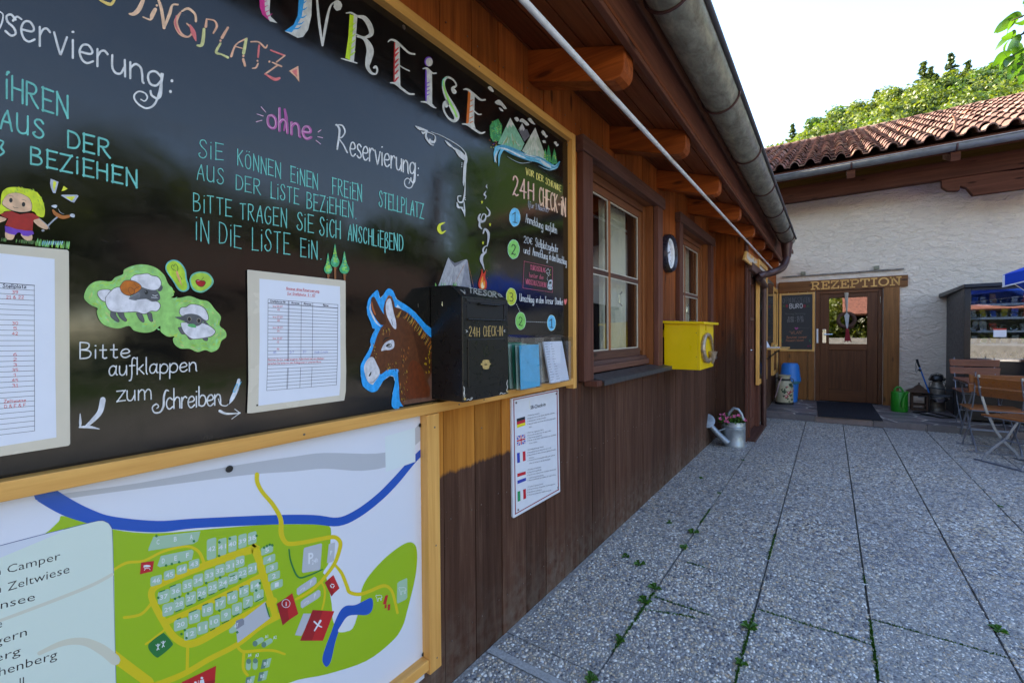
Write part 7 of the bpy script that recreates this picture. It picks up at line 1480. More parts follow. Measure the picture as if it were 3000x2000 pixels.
# ------------------------------------------------------------------ zinc watering can with flowers
cc = onZ(2157, 1300); cx_, cy_ = cc.x+.02, cc.y
cx_, cy_ = 5.62, .93-.06
def can_pt(px, py): return onX(px, py, cx_)
wc = empty('watering_can', (cx_, cy_, 0), 'old zinc watering can planted with pink flowers beside the side door', 'watering can')
yc = (can_pt(2115, 1270).y+can_pt(2184, 1270).y)/2; rc = abs(can_pt(2115, 1270).y-can_pt(2184, 1270).y)/2; hc = can_pt(2150, 1234).z
b = MB(); b.lathe([(rc*1.02,0),(rc*1.03,.035),(rc*1.0,.04),(rc*1.0,hc*.72),(rc*1.02,hc*.735),(rc*1.0,hc*.75),(rc*1.0,hc*.79),(rc*1.02,hc*.805),(rc*1.0,hc*.82),(rc*.99,hc),(rc*.96,hc),(rc*.96,hc-.03)], (cx_, yc, 0), 36, None, .85, 1.0); b.build('body', M['galv'], wc, smooth=True)
cx2 = cx_-.02
b = MB(); b.tube([onX(x, y, cx2-.10) for x, y in ((2133,1298),(2110,1277),(2090,1255),(2074,1238))], [.034,.034,.031,.026], 14); b.build('spout', M['galv'], wc, smooth=True)
e0 = onX(2072, 1236, cx2-.10); e1 = onX(2063, 1228, cx2-.13); ax_ = Vector((-.85,-.1,.5)); b = MB(); b.lathe([(.024,0),(.06,.028),(.085,.040),(.085,.048),(.07,.052),(.0,.054)], e0, 28, ax_); b.build('rose', M['galv'], wc, smooth=True)
b = MB(); b.tube([onX(2104, 1262, cx2-.08), onX(2131, 1253, cx_-rc*.6)], .009, 8); b.build('spout_stay', M['galv'], wc, smooth=True)
b = MB(); b.tube([onX(x, y, cx_-.03) for x, y in ((2128,1240),(2131,1222),(2138,1206),(2150,1195),(2163,1199),(2172,1212),(2178,1230))], .0155, 12); b.build('handle', M['galv'], wc, smooth=True)
fw = empty('flowering_plant', (cx_, yc, hc-.03), 'bushy pink flowering plant growing out of the zinc watering can', 'flowers')
b = MB(); r_ = random.Random(5)
for i in range(300):
    a0 = r_.uniform(0, 6.28); rr1 = rc*1.15*math.sqrt(r_.random()); p = Vector((cx_+rr1*math.cos(a0)*.8, yc+rr1*math.sin(a0)+.02, hc-.02+r_.uniform(0, .13)*(1.1-rr1/rc*.5))); d = Vector((r_.gauss(0,1), r_.gauss(0,1), r_.gauss(0,.5))).normalized()*.022; e_ = d.cross(Vector((r_.gauss(0,1), r_.gauss(0,1), 1))).normalized()*.010; b.add([p-d, p+e_, p+d, p-e_], [(0,1,2,3)])
b.build('foliage', M['weed'], fw, kind='stuff')
for i in range(26):
    a0 = r_.uniform(0, 6.28); rr1 = rc*1.2*math.sqrt(r_.random()); p = Vector((cx_-.03+rr1*math.cos(a0)*.8, yc+rr1*math.sin(a0)+.02+(.06 if i < 4 else 0), hc+.03+r_.uniform(-.03, .10)*(1.1-rr1/rc*.5))); nrm = Vector((-.8, -.3, .6+r_.gauss(0,.3))).normalized(); t_ = nrm.cross(Vector((0,0,1))).normalized(); u_ = nrm.cross(t_); b = MB(); R0 = r_.uniform(.014, .022)
    for k in range(5):
        a1 = k*1.2566+r_.random(); d = t_*math.cos(a1)+u_*math.sin(a1); e_ = t_*math.cos(a1+1.57)+u_*math.sin(a1+1.57); b.add([p, p+d*R0*.7+e_*R0*.5, p+d*R0*1.15+nrm*.003, p+d*R0*.7-e_*R0*.5], [(0,1,2,3)])
    b.build('blossom', M['pink'], fw)
# ------------------------------------------------------------------ things around the side door and the reception
b = MB(); p = [onY(2188,735,.745), onY(2222,763,.745), onY(2217,790,.760), onY(2181,760,.760)]
ns = empty('name_board', p[3], 'small tilted wooden name board resting on the side door header', 'sign'); b.prism(p, (0, .022, 0)); b.build('board', M['pinex'], ns, .002)
A_ = Art(.744, ns)
def tilt(px, py, e):
    p0, n_ = p[0], (p[1]-p[0]).cross(p[3]-p[0]).normalized()
    if n_.y > 0: n_ = -n_
    d = ray(px, py); return CAM+d*(((p0+n_*(.001+e))-CAM).dot(n_)/d.dot(n_))
A_ = Art(0, ns, axis=tilt); hand(A_, 'lettering', 'P', 'Aufenthalt', (2189.5,758), (2217,782), 19, 19, 1.6, ink((.62,.55,.50)), gap=1, jit=.1); A_.done()
def frame_case(x0, x1, z0, z1, y, label, name='showcase', content=True):
    t = empty(name, ((x0+x1)/2, BY, z0), label, 'showcase'); s = .065; d = BY-.001
    b = MB(); b.box((x0, y, z0), (x0+s, d, z1)); b.build('frame_stile', M['pinez'], t, .003)
    b = MB(); b.box((x1-s, y, z0), (x1, d, z1)); b.build('frame_stile', M['pinez'], t, .003)
    b = MB(); b.box((x0+s+.001, y, z0), (x1-s-.001, d, z0+s)); b.build('frame_rail', M['pinex'], t, .003)
    b = MB(); b.box((x0+s+.001, y, z1-s), (x1-s-.001, d, z1)); b.build('frame_rail', M['pinex'], t, .003)
    b = MB(); b.box((x0+s, d-.006, z0+s), (x1-s, d-.002, z1-s)); b.build('back_board', M['charcoal'], t)
    k = 0
    for i in range(7):
        for j in range(3):
            xx = x0+s+.03+j*(x1-x0-2*s-.04)/3; zz = z0+s+.05+i*(z1-z0-2*s-.05)/7
            b = MB(); b.box((xx, d-.009, zz), (xx+(x1-x0-2*s)/3-.05, d-.0065, zz+(z1-z0)/7-.07)); b.build('notice', paint('notice_%d' % ((i*3+j) % 4), [(.18,.17,.15),(.12,.14,.16),(.2,.14,.09),(.09,.12,.08)][(i*3+j) % 4], .6), t)
    b = MB(); b.box((x0+s+.001, y+.008, z0+s+.001), (x1-s-.001, y+.011, z1-s-.001)); b.build('pane', M['glass'], t)
sx0 = onY(2223.5, 1128, .772).x; sx1 = onY(2248, 1116, .772).x
frame_case(sx0, sx1, onY(2223.5, 1128, .772).z, 2.27, .772, 'tall pine framed glass showcase right of the side door')
frame_case(onY(2266, 1100, .775).x, 9.42, onY(2266, 1100, .775).z, 2.06, .775, 'narrow pine framed showcase in the corner next to the reception panel')
wx0, wx1 = sx1+.12, 8.75
b = MB(); hp = empty('dark_poster_frame', (wx0, BY, 1), 'black framed dark pane above the small shelf between the two showcases', 'window')
b.box((wx0, BY-.03, 1.12), (wx1, BY-.001, 2.12)); b.build('frame', M['black'], hp, .004); b = MB(); b.box((wx0+.05, BY-.034, 1.17), (wx1-.05, BY-.031, 2.07)); b.build('pane', paint('dark_gloss_pane', (.02,.02,.022), .08), hp)
sp = [onZ(2247, 1022, 1.06), onZ(2303, 1022, 1.06)]
Xs0, Ys = sp[1].x, sp[1].y
sh = empty('wall_shelf', (Xs0, .8, 1.05), 'small pale wooden shelf under the dark pane', 'shelf'); b = MB(); b.box((Xs0, Ys, 1.045), (Xs0+.75, BY-.004, 1.07)); b.build('board', M['piney'], sh, .003)
for x in (Xs0+.12, Xs0+.6): b = MB(); b.tube([(x, BY-.005, .86), (x, BY-.07, .92), (x, Ys+.1, 1.042)], .006, 6); b.box((x-.012, BY-.012, .85), (x+.012, BY-.004, 1.04)); b.build('bracket', M['black'], sh)
b = MB(); y_ = (Ys+BY)/2+.06; b.prism([(Xs0+.16, y_, 1.071), (Xs0+.16, y_+.05, 1.071), (Xs0+.24, y_+.09, 1.24), (Xs0+.24, y_+.085, 1.24)], (.10, 0, 0)); b.build('paper_stand', M['paper'], label='upright white paper stand on the small shelf', cat='paper stand')
b = MB(); b.box((Xs0+.05, y_-.12, 1.0705), (Xs0+.30, y_-.01, 1.078)); b.build('booklet', M['paper'], label='flat white booklet lying on the small shelf', cat='booklet')
b = MB(); b.lathe([(.022,0),(.024,.035),(.02,.037)], (Xs0+.2, y_-.065, 1.0785), 14); b.build('tealight_glass', paint('amber_glass', (.55,.35,.12), .15), label='small amber tealight glass on the booklet', cat='candle')

# opening hours chalkboard
oh = empty('opening_hours_board', (RX-.03, .5, 1), 'framed slate board with chalked opening hours left of the reception door', 'chalkboard')
XB = RX-.05; c_ = [onX(2283,861,XB), onX(2387.5,853,XB), onX(2388,1027,XB), onX(2283,1028,XB)]
ya, yb_, z0, z1 = c_[0].y, c_[1].y, c_[3].z, c_[0].z+.004; s = .035
for bb in ((ya-s, ya), (yb_, yb_+s)): b = MB(); b.box((XB, bb[0], z0), (RX-.029, bb[1], z1)); b.build('frame_stile', M['pinez'], oh, .002)
for zz in ((z0, z0+s), (z1-s, z1)): b = MB(); b.box((XB+.001, yb_+s+.0005, zz[0]), (RX-.029, ya-s-.0005, zz[1])); b.build('frame_rail', M['piney'], oh, .002)
b = MB(); b.box((XB+.008, yb_+s, z0+s), (RX-.029, ya-s, z1-s)); b.build('slate', paint('slate_board', (.022,.022,.024), .5), oh)
A_ = Art(XB+.0075, oh, axis='X'); cg_ = ink((.12,.115,.12)); cw = ink((.50,.48,.47)); cm = ink((.20,.19,.19))
hand(A_, 'lettering', 'O', 'ÖFFNUNGSZE!TEN', (180,372), (800,358), 118, 118, 8, cg_, gap=2); hand(A_, 'lettering', 'O', 'BÜRO'.replace('Ü','U'), (340,498), (632,482), 105, 98, 16, cw, gap=2)
hand(A_, 'lettering', 'O', 'Montag-Samstag', (240,640), (700,630), 40, 44, 6, ink((.09,.09,.09))); hand(A_, 'lettering', 'O', '8:00 - 11:00', (305,742), (645,728), 54, 58, 8, cm); hand(A_, 'lettering', 'O', '15:00 - 17:30', (285,812), (660,802), 54, 62, 8, cm)
for x, c1 in ((278, ink((.25,.02,.03))), (680, ink((.25,.02,.03)))): A_.ell('drawing', 'O', x, 440, 30, 40, c1, 12)
for x in (205, 760): A_.brush('drawing', 'O', [(x-25,470,10),(x,430,18),(x+25,470,10)], ink((.04,.12,.02)))
A_.blob('drawing', 'O', [(495,985),(455,950),(465,928),(495,940),(525,928),(540,950)], ink((.35,.06,.22))); A_.brush('drawing', 'O', [(555,950),(620,935),(700,950),(780,950),(790,910)], cg_, 4)
hand(A_, 'lettering', 'O', '"WLAN"', (330,1088), (635,1075), 66, 66, 9, ink((.32,.13,.07))); hand(A_, 'lettering', 'O', 'Benutzer: camper', (275,1185), (735,1172), 56, 56, 9, ink((.32,.12,.06))); hand(A_, 'lettering', 'O', 'Passwort: blumen', (260,1255), (660,1245), 50, 50, 9, ink((.32,.12,.06)))
A_.brush('drawing', 'O', [(165,1200,14),(155,1235,18),(180,1270,10)], ink((.02,.16,.06))); A_.brush('drawing', 'O', [(825,1205,12),(795,1240,18),(825,1275,10)], ink((.02,.16,.08))); A_.ell('drawing', 'O', 765, 1362, 18, 24, ink((.20,.01,.05)), 12); A_.ell('drawing', 'O', 815, 1352, 18, 24, ink((.20,.01,.05)), 12); A_.done()
rl = empty('curtain_rail', (RX, .7, 2.29), 'thin grey rail with two clips on the plaster above the REZEPTION sign', 'rail')
b = MB(); b.tube([onX(2292,812,RX-.03), onX(2649,787,RX-.03)], .012, 8); b.build('rod', M['oldalu'], rl, smooth=True)
for px, py in ((2353,802),(2568,785)): pp = onX(px, py, RX-.04); b = MB(); b.box((RX-.055, pp.y-.035, pp.z-.02), (RX-.001, pp.y+.035, pp.z+.035)); b.build('clip', paint('old_clip', (.22,.2,.13), .6), rl, .004)
b = MB(); pp = onX(2287, 750, 9.2); b.box((9.17, pp.y-.03, pp.z-.04), (9.3, pp.y+.06, pp.z+.05)); b.lathe([(.028,0),(.028,.02),(.02,.024)], (9.17, pp.y+.01, pp.z), 14, (-1,0,0)); b.build('wall_camera', M['white'], label='small pale camera box at the building corner behind the downpipe', cat='camera')

# wreath and ribbon on the door
wr = empty('door_wreath', (RX-.03, -.25, 1.4), 'brown twig wreath with pale bow and red tassel on the reception door glass', 'wreath'); wcn = onX(2480, 937, RX-.03)
b = MB(); r_ = random.Random(3)
for k in range(70):
    a0 = r_.uniform(0, 6.28); R0 = .115+r_.gauss(0, .014); L = r_.uniform(.5, 1.1); b.tube([wcn+Vector((r_.uniform(-.018,.018), R0*math.cos(a0+L*j/5), R0*math.sin(a0+L*j/5))) for j in range(6)], .006, 5)
b.tube([wcn+Vector((0, .115*math.cos(k*.2618), .115*math.sin(k*.2618))) for k in range(24)], .024, 8, closed=True); b.build('twigs', paint('wreath_twig', (.09,.038,.022), .8), wr, kind='stuff')
b = MB(); t0, t1 = onX(2480, 857, RX-.02), onX(2481, 915, RX-.05)
b.add([t0+Vector((0,.028,0)), t0-Vector((0,.028,0)), t1-Vector((0,.009,0)), t1+Vector((0,.009,0)), t0+Vector((-.012,0,0)), t1+Vector((-.008,0,0))], [(0,4,5,3),(4,1,2,5)]); b.build('ribbon', paint('cream_ribbon', (.42,.33,.25), .6), wr)
t2 = onX(2482, 962, RX-.05); b = MB(); b.add([t1+Vector((-.01,0,0)), t1+Vector((-.01,.035,-.05)), t2+Vector((-.01,.01,0)), t2+Vector((-.01,-.01,0)), t1+Vector((-.01,-.035,-.05))], [(0,1,2,3,4)]); b.build('bow', paint('lace_bow', (.42,.40,.38), .8), wr)
t3 = onX(2484, 1002, RX-.05); b = MB()
for k in range(7): b.add([t2+Vector((-.012,.012-.004*k,0)), t3+Vector((-.012,.045-.014*k,.02*(k % 3))), t3+Vector((-.014,.035-.014*k,.02*(k % 3)))], [(0,1,2)])
b.add([t2+Vector((-.013,.02,0)), t2+Vector((-.013,-.02,0)), t3+Vector((-.013,-.03,.02)), t3+Vector((-.013,.03,.02))], [(0,1,2,3)]); b.build('tassel', paint('red_tassel', (.22,.005,.012), .8), wr)
b = MB(); q4 = [onZ(2392,1177,SH), onZ(2552,1182,SH), onZ(2587,1233,SH), onZ(2397,1220,SH)]; b.prism(q4, (0,0,.012)); b.build('door_mat', M['mat'], None, .003, label='large dark rubber door mat on the stone step', cat='door mat')
# blue bin
XBn = 9.12; c0, c1 = onX(2290,1176,XBn), onX(2340,1176,XBn); yc_, rb_ = (c0.y+c1.y)/2, abs(c0.y-c1.y)/2; zt0 = onX(2315,1112,XBn).z; zt1 = onX(2315,1063,XBn).z
bn = empty('waste_bin', (XBn, yc_, SH), 'bright blue plastic swing lid bin in the corner left of the reception door', 'waste bin')
b = MB(); b.lathe([(rb_*.86,SH),(rb_*1.02,zt0),(rb_*.98,zt0)], (XBn, yc_, 0), 28); b.build('body', M['blue'], bn, smooth=True)
b = MB(); b.lathe([(rb_*1.26,zt0-.02),(rb_*1.28,zt0+.03),(rb_*1.18,zt0+.06),(rb_*1.02,zt1-.04),(rb_*.88,zt1-.006),(rb_*.75,zt1),(.001,zt1)], (XBn, yc_, 0), 28); b.build('lid', M['blue'], bn, smooth=True)
b = MB(); b.lathe([(rb_*1.09,zt0-.06),(rb_*1.22,zt0-.03),(rb_*1.3,zt0-.012),(rb_*1.1,zt0-.02)], (XBn, yc_, 0), 17); b.build('bin_bag', paint('teal_bin_bag', (.06,.22,.28), .5), bn)
# painted milk churn
XM = 8.74; c0, c1 = onX(2272,1180,XM), onX(2324,1180,XM); yc_, rm_ = (c0.y+c1.y)/2, abs(c0.y-c1.y)/2; zt = onX(2300,1098,XM).z
def churn(name, X, yc_, rm_, zt, body, label, band):
    t = empty(name, (X, yc_, SH), label, 'milk churn'); h_ = zt-SH
    b = MB(); b.lathe([(rm_,SH+.02),(rm_*1.01,SH+h_*.6),(rm_*.96,SH+h_*.70),(rm_*.68,SH+h_*.82),(rm_*.62,SH+h_*.92),(rm_*.74,SH+h_*.98),(rm_*.74,zt),(.001,zt)], (X, yc_, 0), 32); b.build('body', body, t, smooth=True)
    b = MB(); b.lathe([(rm_*1.03,SH),(rm_*1.04,SH+.035),(rm_,SH+.04)], (X, yc_, 0), 32); b.build('foot_band', band, t, smooth=True)
    b = MB(); b.lathe([(rm_*.70,SH+h_*.80),(rm_*.72,SH+h_*.86),(rm_*.64,SH+h_*.88)], (X, yc_, 0), 28); b.build('neck_band', band, t, smooth=True)
    for sg_ in (-1, 1): b = MB(); b.tube([(X, yc_+sg_*rm_*.66, SH+h_*.9), (X, yc_+sg_*rm_*1.0, SH+h_*.86), (X, yc_+sg_*rm_*1.02, SH+h_*.76), (X, yc_+sg_*rm_*.80, SH+h_*.74)], .007, 6); b.build('handle', band, t)
    return t
ch = churn('milk_churn', XM, yc_, rm_, zt, M['cream'], 'cream milk churn hand painted with roses in front of the blue bin', M['rubber'])
b1, b2_, b3 = MB(), MB(), MB()
def on_c(px, py, e=0):
    d = ray(px, py); R0 = rm_*1.012+.0005+e; A0 = d.x**2+d.y**2; B0 = -2*(d.x*XM+d.y*yc_); C0 = XM*XM+yc_*yc_-R0*R0; t_ = (-B0-math.sqrt(max(0, B0*B0-4*A0*C0)))/(2*A0); return CAM+d*t_
def cblob(bb, cx, cy, r, n=9, w_=.25, e=0, ph=0): bb.add([on_c(cx+r*(1+w_*math.cos(k*2.4+ph))*math.cos(k*2*math.pi/n), cy+r*(1+w_*math.cos(k*2.4+ph))*math.sin(k*2*math.pi/n), e) for k in range(n)], [tuple(range(n))])
for cx, cy, r in ((2294,1143,6),(2299,1148,5),(2316,1127,5),(2319,1132,4),(2303,1135,2.5),(2296,1160,3),(2308,1168,3),(2316,1158,4),(2320,1170,3),(2312,1176,2.5)): cblob(b1, cx, cy, r)
for cx, cy, r in ((2311,1150,5.5),(2320,1145,4.5),(2304,1161,5.5),(2306,1133,3)): cblob(b2_, cx, cy, r, e=.0006)
for cx, cy, r in ((2310,1149,2.5),(2319,1144,2),(2303,1160,3),(2306,1132,1.5)): cblob(b3, cx, cy, r, e=.0012)
b1.build('painted_leaves', paint('leaf_paint', (.03,.06,.03), .5), ch); b2_.build('painted_roses', paint('rose_paint', (.30,.015,.02), .5), ch); b3.build('rose_highlights', paint('rose_light', (.55,.30,.30), .5), ch)
b = MB(); b.tube([onX(2291,1103,XM-rm_*.9), onX(2282,1125,XM-rm_*1.05), onX(2275,1152,XM-rm_*1.05), onX(2271,1163,XM-rm_*.9)], .008, 6); b.build('strap', paint('pink_strap', (.42,.28,.30), .6), None, label='faded pink strap dangling over the painted milk churn', cat='strap')
# green can
XG = 8.85; c0, c1 = onX(2609,1200,XG), onX(2661,1200,XG); yc_, rg = (c0.y+c1.y)/2, abs(c0.y-c1.y)/2; zt = onX(2635,1147,XG).z
gc = empty('watering_can', (XG, yc_, SH), 'bright green plastic watering can standing by the door post', 'watering can')
b = MB(); b.lathe([(rg*.95,SH),(rg,SH+.02),(rg,SH+(zt-SH)*.5),(rg*.985,SH+(zt-SH)*.52),(rg*.98,zt-.01),(rg*.93,zt),(.001,zt)], (XG, yc_, 0), 32); b.build('body', M['green'], gc, smooth=True)
b = MB(); b.tube([onX(x, y, XG-.02) for x, y in ((2621,1150),(2621,1139),(2628,1133),(2637,1134),(2643,1142),(2650,1155),(2655,1160))], .015, 10); b.build('handle', M['green'], gc, smooth=True)
b = MB(); b.tube([onX(x, y, XG-rg-.01) for x, y in ((2645,1192),(2645,1178),(2648,1166),(2654,1154),(2660,1147))], [.028,.026,.02,.017,.02], 10); b.build('spout', M['green'], gc, smooth=True)
# lantern
XL_ = 9.15; lt = empty('lantern', (XL_, -1.1, SH), 'rusty house shaped metal lantern with tiered roof between green can and old churn', 'lantern'); l0, l1 = onX(2668,1200,XL_), onX(2716,1200,XL_); yl, yr3 = l0.y, l1.y; zr0 = onX(2690,1147,XL_).z; yc_ = (yl+yr3)/2; hw = abs(yl-yr3)/2
b = MB()
for sy in (-1, 1):
    for sx in (-1, 1): b.bar((XL_+sx*hw*.9, yc_+sy*hw*.9, SH), (XL_+sx*hw*.9, yc_+sy*hw*.9, zr0), .02, .02)
for z in (SH+.015, SH+.09, zr0-.05, zr0-.01):
    b.bar((XL_-hw*.9, yc_-hw*.9, z), (XL_-hw*.9, yc_+hw*.9, z), .014, .02); b.bar((XL_+hw*.9, yc_-hw*.9, z), (XL_+hw*.9, yc_+hw*.9, z), .014, .02); b.bar((XL_-hw*.9, yc_-hw*.9, z), (XL_+hw*.9, yc_-hw*.9, z), .014, .02); b.bar((XL_-hw*.9, yc_+hw*.9, z), (XL_+hw*.9, yc_+hw*.9, z), .014, .02)
b.build('frame', M['rust'], lt)
b = MB(); b.box((XL_-hw*.85, yc_-hw*.85, SH+.012), (XL_+hw*.85, yc_+hw*.85, SH+.02)); b.build('floor', M['rust'], lt)
def pyr(b, z0, z1, h0, h1): b.hexa([(XL_-h0,yc_-h0,z0),(XL_+h0,yc_-h0,z0),(XL_+h0,yc_+h0,z0),(XL_-h0,yc_+h0,z0),(XL_-h1,yc_-h1,z1),(XL_+h1,yc_-h1,z1),(XL_+h1,yc_+h1,z1),(XL_-h1,yc_+h1,z1)])
zt = onX(2690,1122,XL_).z; b = MB(); pyr(b, zr0, zr0+(zt-zr0)*.55, hw*1.55, hw*.35); b.build('roof', M['rust'], lt); b = MB(); pyr(b, zr0+(zt-zr0)*.5, zr0+(zt-zr0)*.86, hw*.6, hw*.12); b.tube([(XL_,yc_,zt-.02),(XL_,yc_,zt+.01)], .01, 6); b.build('roof_cap', M['rust'], lt)
# old churn with black bag, hiking pole
XO = 9.2; c0, c1 = onX(2722,1203,XO), onX(2769,1203,XO); yc_, ro = (c0.y+c1.y)/2, abs(c0.y-c1.y)/2; zt = onX(2745,1108,XO).z
churn('milk_churn', XO, yc_, ro, zt, M['oldalu'], 'stained aluminium milk churn with a black bag on top by the vending machine', M['oldalu'])
b = MB(); r_ = random.Random(8); n_ = 18
for i in range(7):
    for k in range(n_):
        a0 = k*2*math.pi/n_; ph = -.3+i/6*1.7; rr1 = ro*1.02*math.cos(ph)*(1+r_.uniform(-.12,.14)); b.v.append((XO+rr1*math.cos(a0), yc_+rr1*math.sin(a0), zt-.015+.075*math.sin(ph)+r_.uniform(-.01,.01)))
for i in range(6):
    for k in range(n_): b.f.append((i*n_+k, i*n_+(k+1) % n_, (i+1)*n_+(k+1) % n_, (i+1)*n_+k))
b.build('black_bag', paint('black_plastic_bag', (.008,.008,.009), .35), None, smooth=True, label='crumpled black bag lying over the top of the old churn', cat='bag')
b = MB(); b.tube([onX(2720,1112,XO-.2), onX(2728,1097,XO-.2), onX(2745,1092,XO-.2), onX(2762,1098,XO-.2), onX(2766,1112,XO-.2)], .006, 8); b.build('carry_ring', M['oldalu'], None, label='bent wire carrying handle above the black bag', cat='handle')
hk = empty('hiking_pole', onX(2722,1110,XO-.22), 'blue and black hiking pole leaning at the wall in the old churn', 'hiking pole')
b = MB(); b.tube([onX(2693,1072,XO-.22), onX(2722,1150,XO-.2)], .009, 8); b.build('shaft', M['blue'], hk)
b = MB(); b.tube([onX(2686,1052,XO-.22), onX(2690,1066,XO-.22), onX(2694,1075,XO-.22)], [.016,.013,.014], 8); b.tube([onX(2690,1082,XO-.22), onX(2699,1086,XO-.22)], .016, 8); b.build('grip', M['rubber'], hk)
b = MB(); b.tube([onX(x, y, XO-.22) for x, y in ((2685,1055),(2681,1075),(2684,1092),(2687,1088),(2685,1070))], .003, 5); b.build('strap', M['rubber'], hk)
# black steel stand with two bowls
rk = empty('feeding_stand', onZ(2722,1207,SH), 'black steel stand holding shiny metal bowls on the stone step', 'bowl stand'); XK = onZ(2722,1205,SH).x
def rb2(pts, X=XK, r=.010): b = MB(); b.tube([onX(x, y, X) for x, y in pts], r, 6); b.build('bar', M['black'], rk)
rb2([(2722,1133),(2722,1205)], r=.013); rb2([(2722,1134),(2800,1146)]); rb2([(2690,1161),(2722,1161),(2800,1160)]); rb2([(2700,1152),(2795,1160)]); rb2([(2795,1142),(2795,1222)], X=XK-.15, r=.012)
g0 = [onZ(x, y, SH+.008) for x, y in ((2675,1206),(2755,1223),(2800,1224),(2720,1206),(2675,1206))]; b = MB(); b.tube(g0, .011, 6); b.build('base', M['black'], rk)
bw = onX(2752,1166,XK-.03); b = MB(); b.lathe([(.001,-.06),(.06,-.055),(.105,-.01),(.115,0),(.105,-.002),(.06,-.045),(.001,-.05)], bw, 24); b.build('bowl', M['chrome'], None, smooth=True, label='shiny steel bowl hanging in the black stand', cat='bowl')

# ------------------------------------------------------------------ vending machine
VX, VY0, VY1 = 8.37, -1.455, -2.62; vz = onX(2850, 842, VX).z
vm = empty('vending_machine', (8.9, -2, SH), 'dark grey glass fronted vending machine under a small roof against the white wall', 'vending machine')
b = MB(); b.box((VX+.06, VY0-.03, SH), (RX-.02, VY0, vz)); b.build('side_panel', M['charcoal'], vm, .004)
b = MB(); b.box((VX+.06, VY1, SH), (RX-.02, VY1+.03, vz)); b.box((RX-.06, VY1+.03, SH), (RX-.021, VY0-.031, vz)); b.build('carcass', M['charcoal'], vm)
b = MB(); b.hexa([(VX-.05,VY1-.1,vz+.0),(RX-.01,VY1-.1,vz-.0),(RX-.01,VY0+.09,vz-.06+.0),(VX-.05,VY0+.01,vz),(VX-.05,VY1-.1,vz+.05),(RX-.01,VY1-.1,vz+.05),(RX-.01,VY0+.09,vz+.0),(VX-.05,VY0+.01,vz+.045)]); b.build('roof', M['black'], vm, .004)
gz0, gz1 = onX(2850,1050,VX).z, onX(2850,851,VX).z; gy0, gy1 = onX(2845,900,VX).y, -2.28
for n_, bx_ in (('door_frame',((VX,gy0+.002,SH+.02),(VX+.058,VY0,vz-.004))),('door_frame',((VX,gy1-.06,gz0),(VX+.058,gy1-.001,vz-.004))),('door_frame',((VX,gy1,gz1+.001),(VX+.058,gy0,vz-.004))),('lower_door',((VX,gy1-.06,SH+.02),(VX+.058,gy0,gz0-.03)))):
    b = MB(); b.box(*bx_); b.build(n_, M['black'], vm, .003)
b = MB(); b.box((VX-.004, gy1, gz0-.029), (VX+.02, gy0, gz0-.002)); b.build('trim_strip', M['chrome'], vm)
b = MB(); b.box((VX-.001, VY1, SH+.02), (VX+.058, gy1-.061, vz-.004)); b.build('control_panel', M['charcoal'], vm, .003)
b = MB(); b.box((VX+.012, gy1, gz0), (VX+.018, gy0, gz1)); b.build('pane', glass('vending_glass', (.75,.78,.8), 0, .22), vm)
b = MB(); b.box((VX+.55, gy1, gz0-.3), (VX+.56, gy0, gz1)); b.build('back_wall', paint('vending_inside', (.3,.3,.32), .5), vm)
r_ = random.Random(4); shz = [onX(2850, y, VX+.1).z for y in (1049, 1008, 970, 932, 893)]
pcol = [(.5,.36,.03),(.02,.10,.45),(.4,.38,.35),(.45,.05,.04),(.1,.3,.05),(.35,.16,.05),(.5,.48,.48)]
wire = []
for i, z in enumerate(shz[:]):
    b = MB(); b.box((VX+.10, gy1+.01, z-.012), (VX+.5, gy0-.01, z)); b.box((VX+.092, gy1+.005, z-.018), (VX+.10, gy0-.08, z+.008)); b.build('tray', M['white'], vm)
    y = gy0-.05
    while y > gy1+.06:
        b = MB(); b.tube([(VX+.105+.02*(k/10), y+.032*math.cos(k*.6283), z+.045+.032*math.sin(k*.6283)) for k in range(24)], .003, 4); b.build('spiral', M['chrome'], vm)
        if r_.random() < .85:
            h_ = r_.uniform(.09, .14); wd_ = r_.uniform(.022, .034); tl = r_.uniform(-.02,.02); c_p = r_.choice(pcol)
            if i == 0: b = MB(); b.lathe([(.026,0),(.03,.02),(.03,.07),(.012,.10),(.012,.12)], (VX+.15, y, z+.03), 12, (-.8,0,.6)); b.build('bottle', paint('bottle_%d' % r_.randint(0,2), r_.choice([(.03,.05,.06),(.10,.12,.03),(.16,.10,.05)]), .2), None, smooth=True, label='drink bottle lying in the lowest tray of the vending machine', cat='bottle', group='bottles in the vending machine')
            else: b = MB(); b.hexa([(VX+.13,y-wd_,z+.01),(VX+.15,y-wd_,z+.01),(VX+.15,y+wd_,z+.01),(VX+.13,y+wd_,z+.01),(VX+.12,y-wd_+tl,z+h_),(VX+.15,y-wd_+tl,z+h_),(VX+.15,y+wd_+tl,z+h_),(VX+.12,y+wd_+tl,z+h_)]); b.build('snack_pack', paint('pack_%d' % pcol.index(c_p), c_p, .3), None, label='%s wrapped snack in the %s tray of the vending machine' % (['yellow','blue','beige','red','green','orange brown','silvery'][pcol.index(c_p)], ['','second lowest','third lowest','second','top'][i]), cat='snack', group='snack packs in the vending machine')
        y -= .093
b = MB(); p0, p1 = onX(2911, 962, VX-.002), onX(2949, 987, VX-.002); b.box((VX+.004, p1.y, p1.z), (VX+.006, p0.y, p0.z)); st_ = b.build('notice', M['paper'], vm)
b = MB(); b.box((VX+.002, p1.y, p0.z-.02), (VX+.0035, p0.y, p0.z)); b.build('red_heading', flat((.5,.03,.03)), vm)

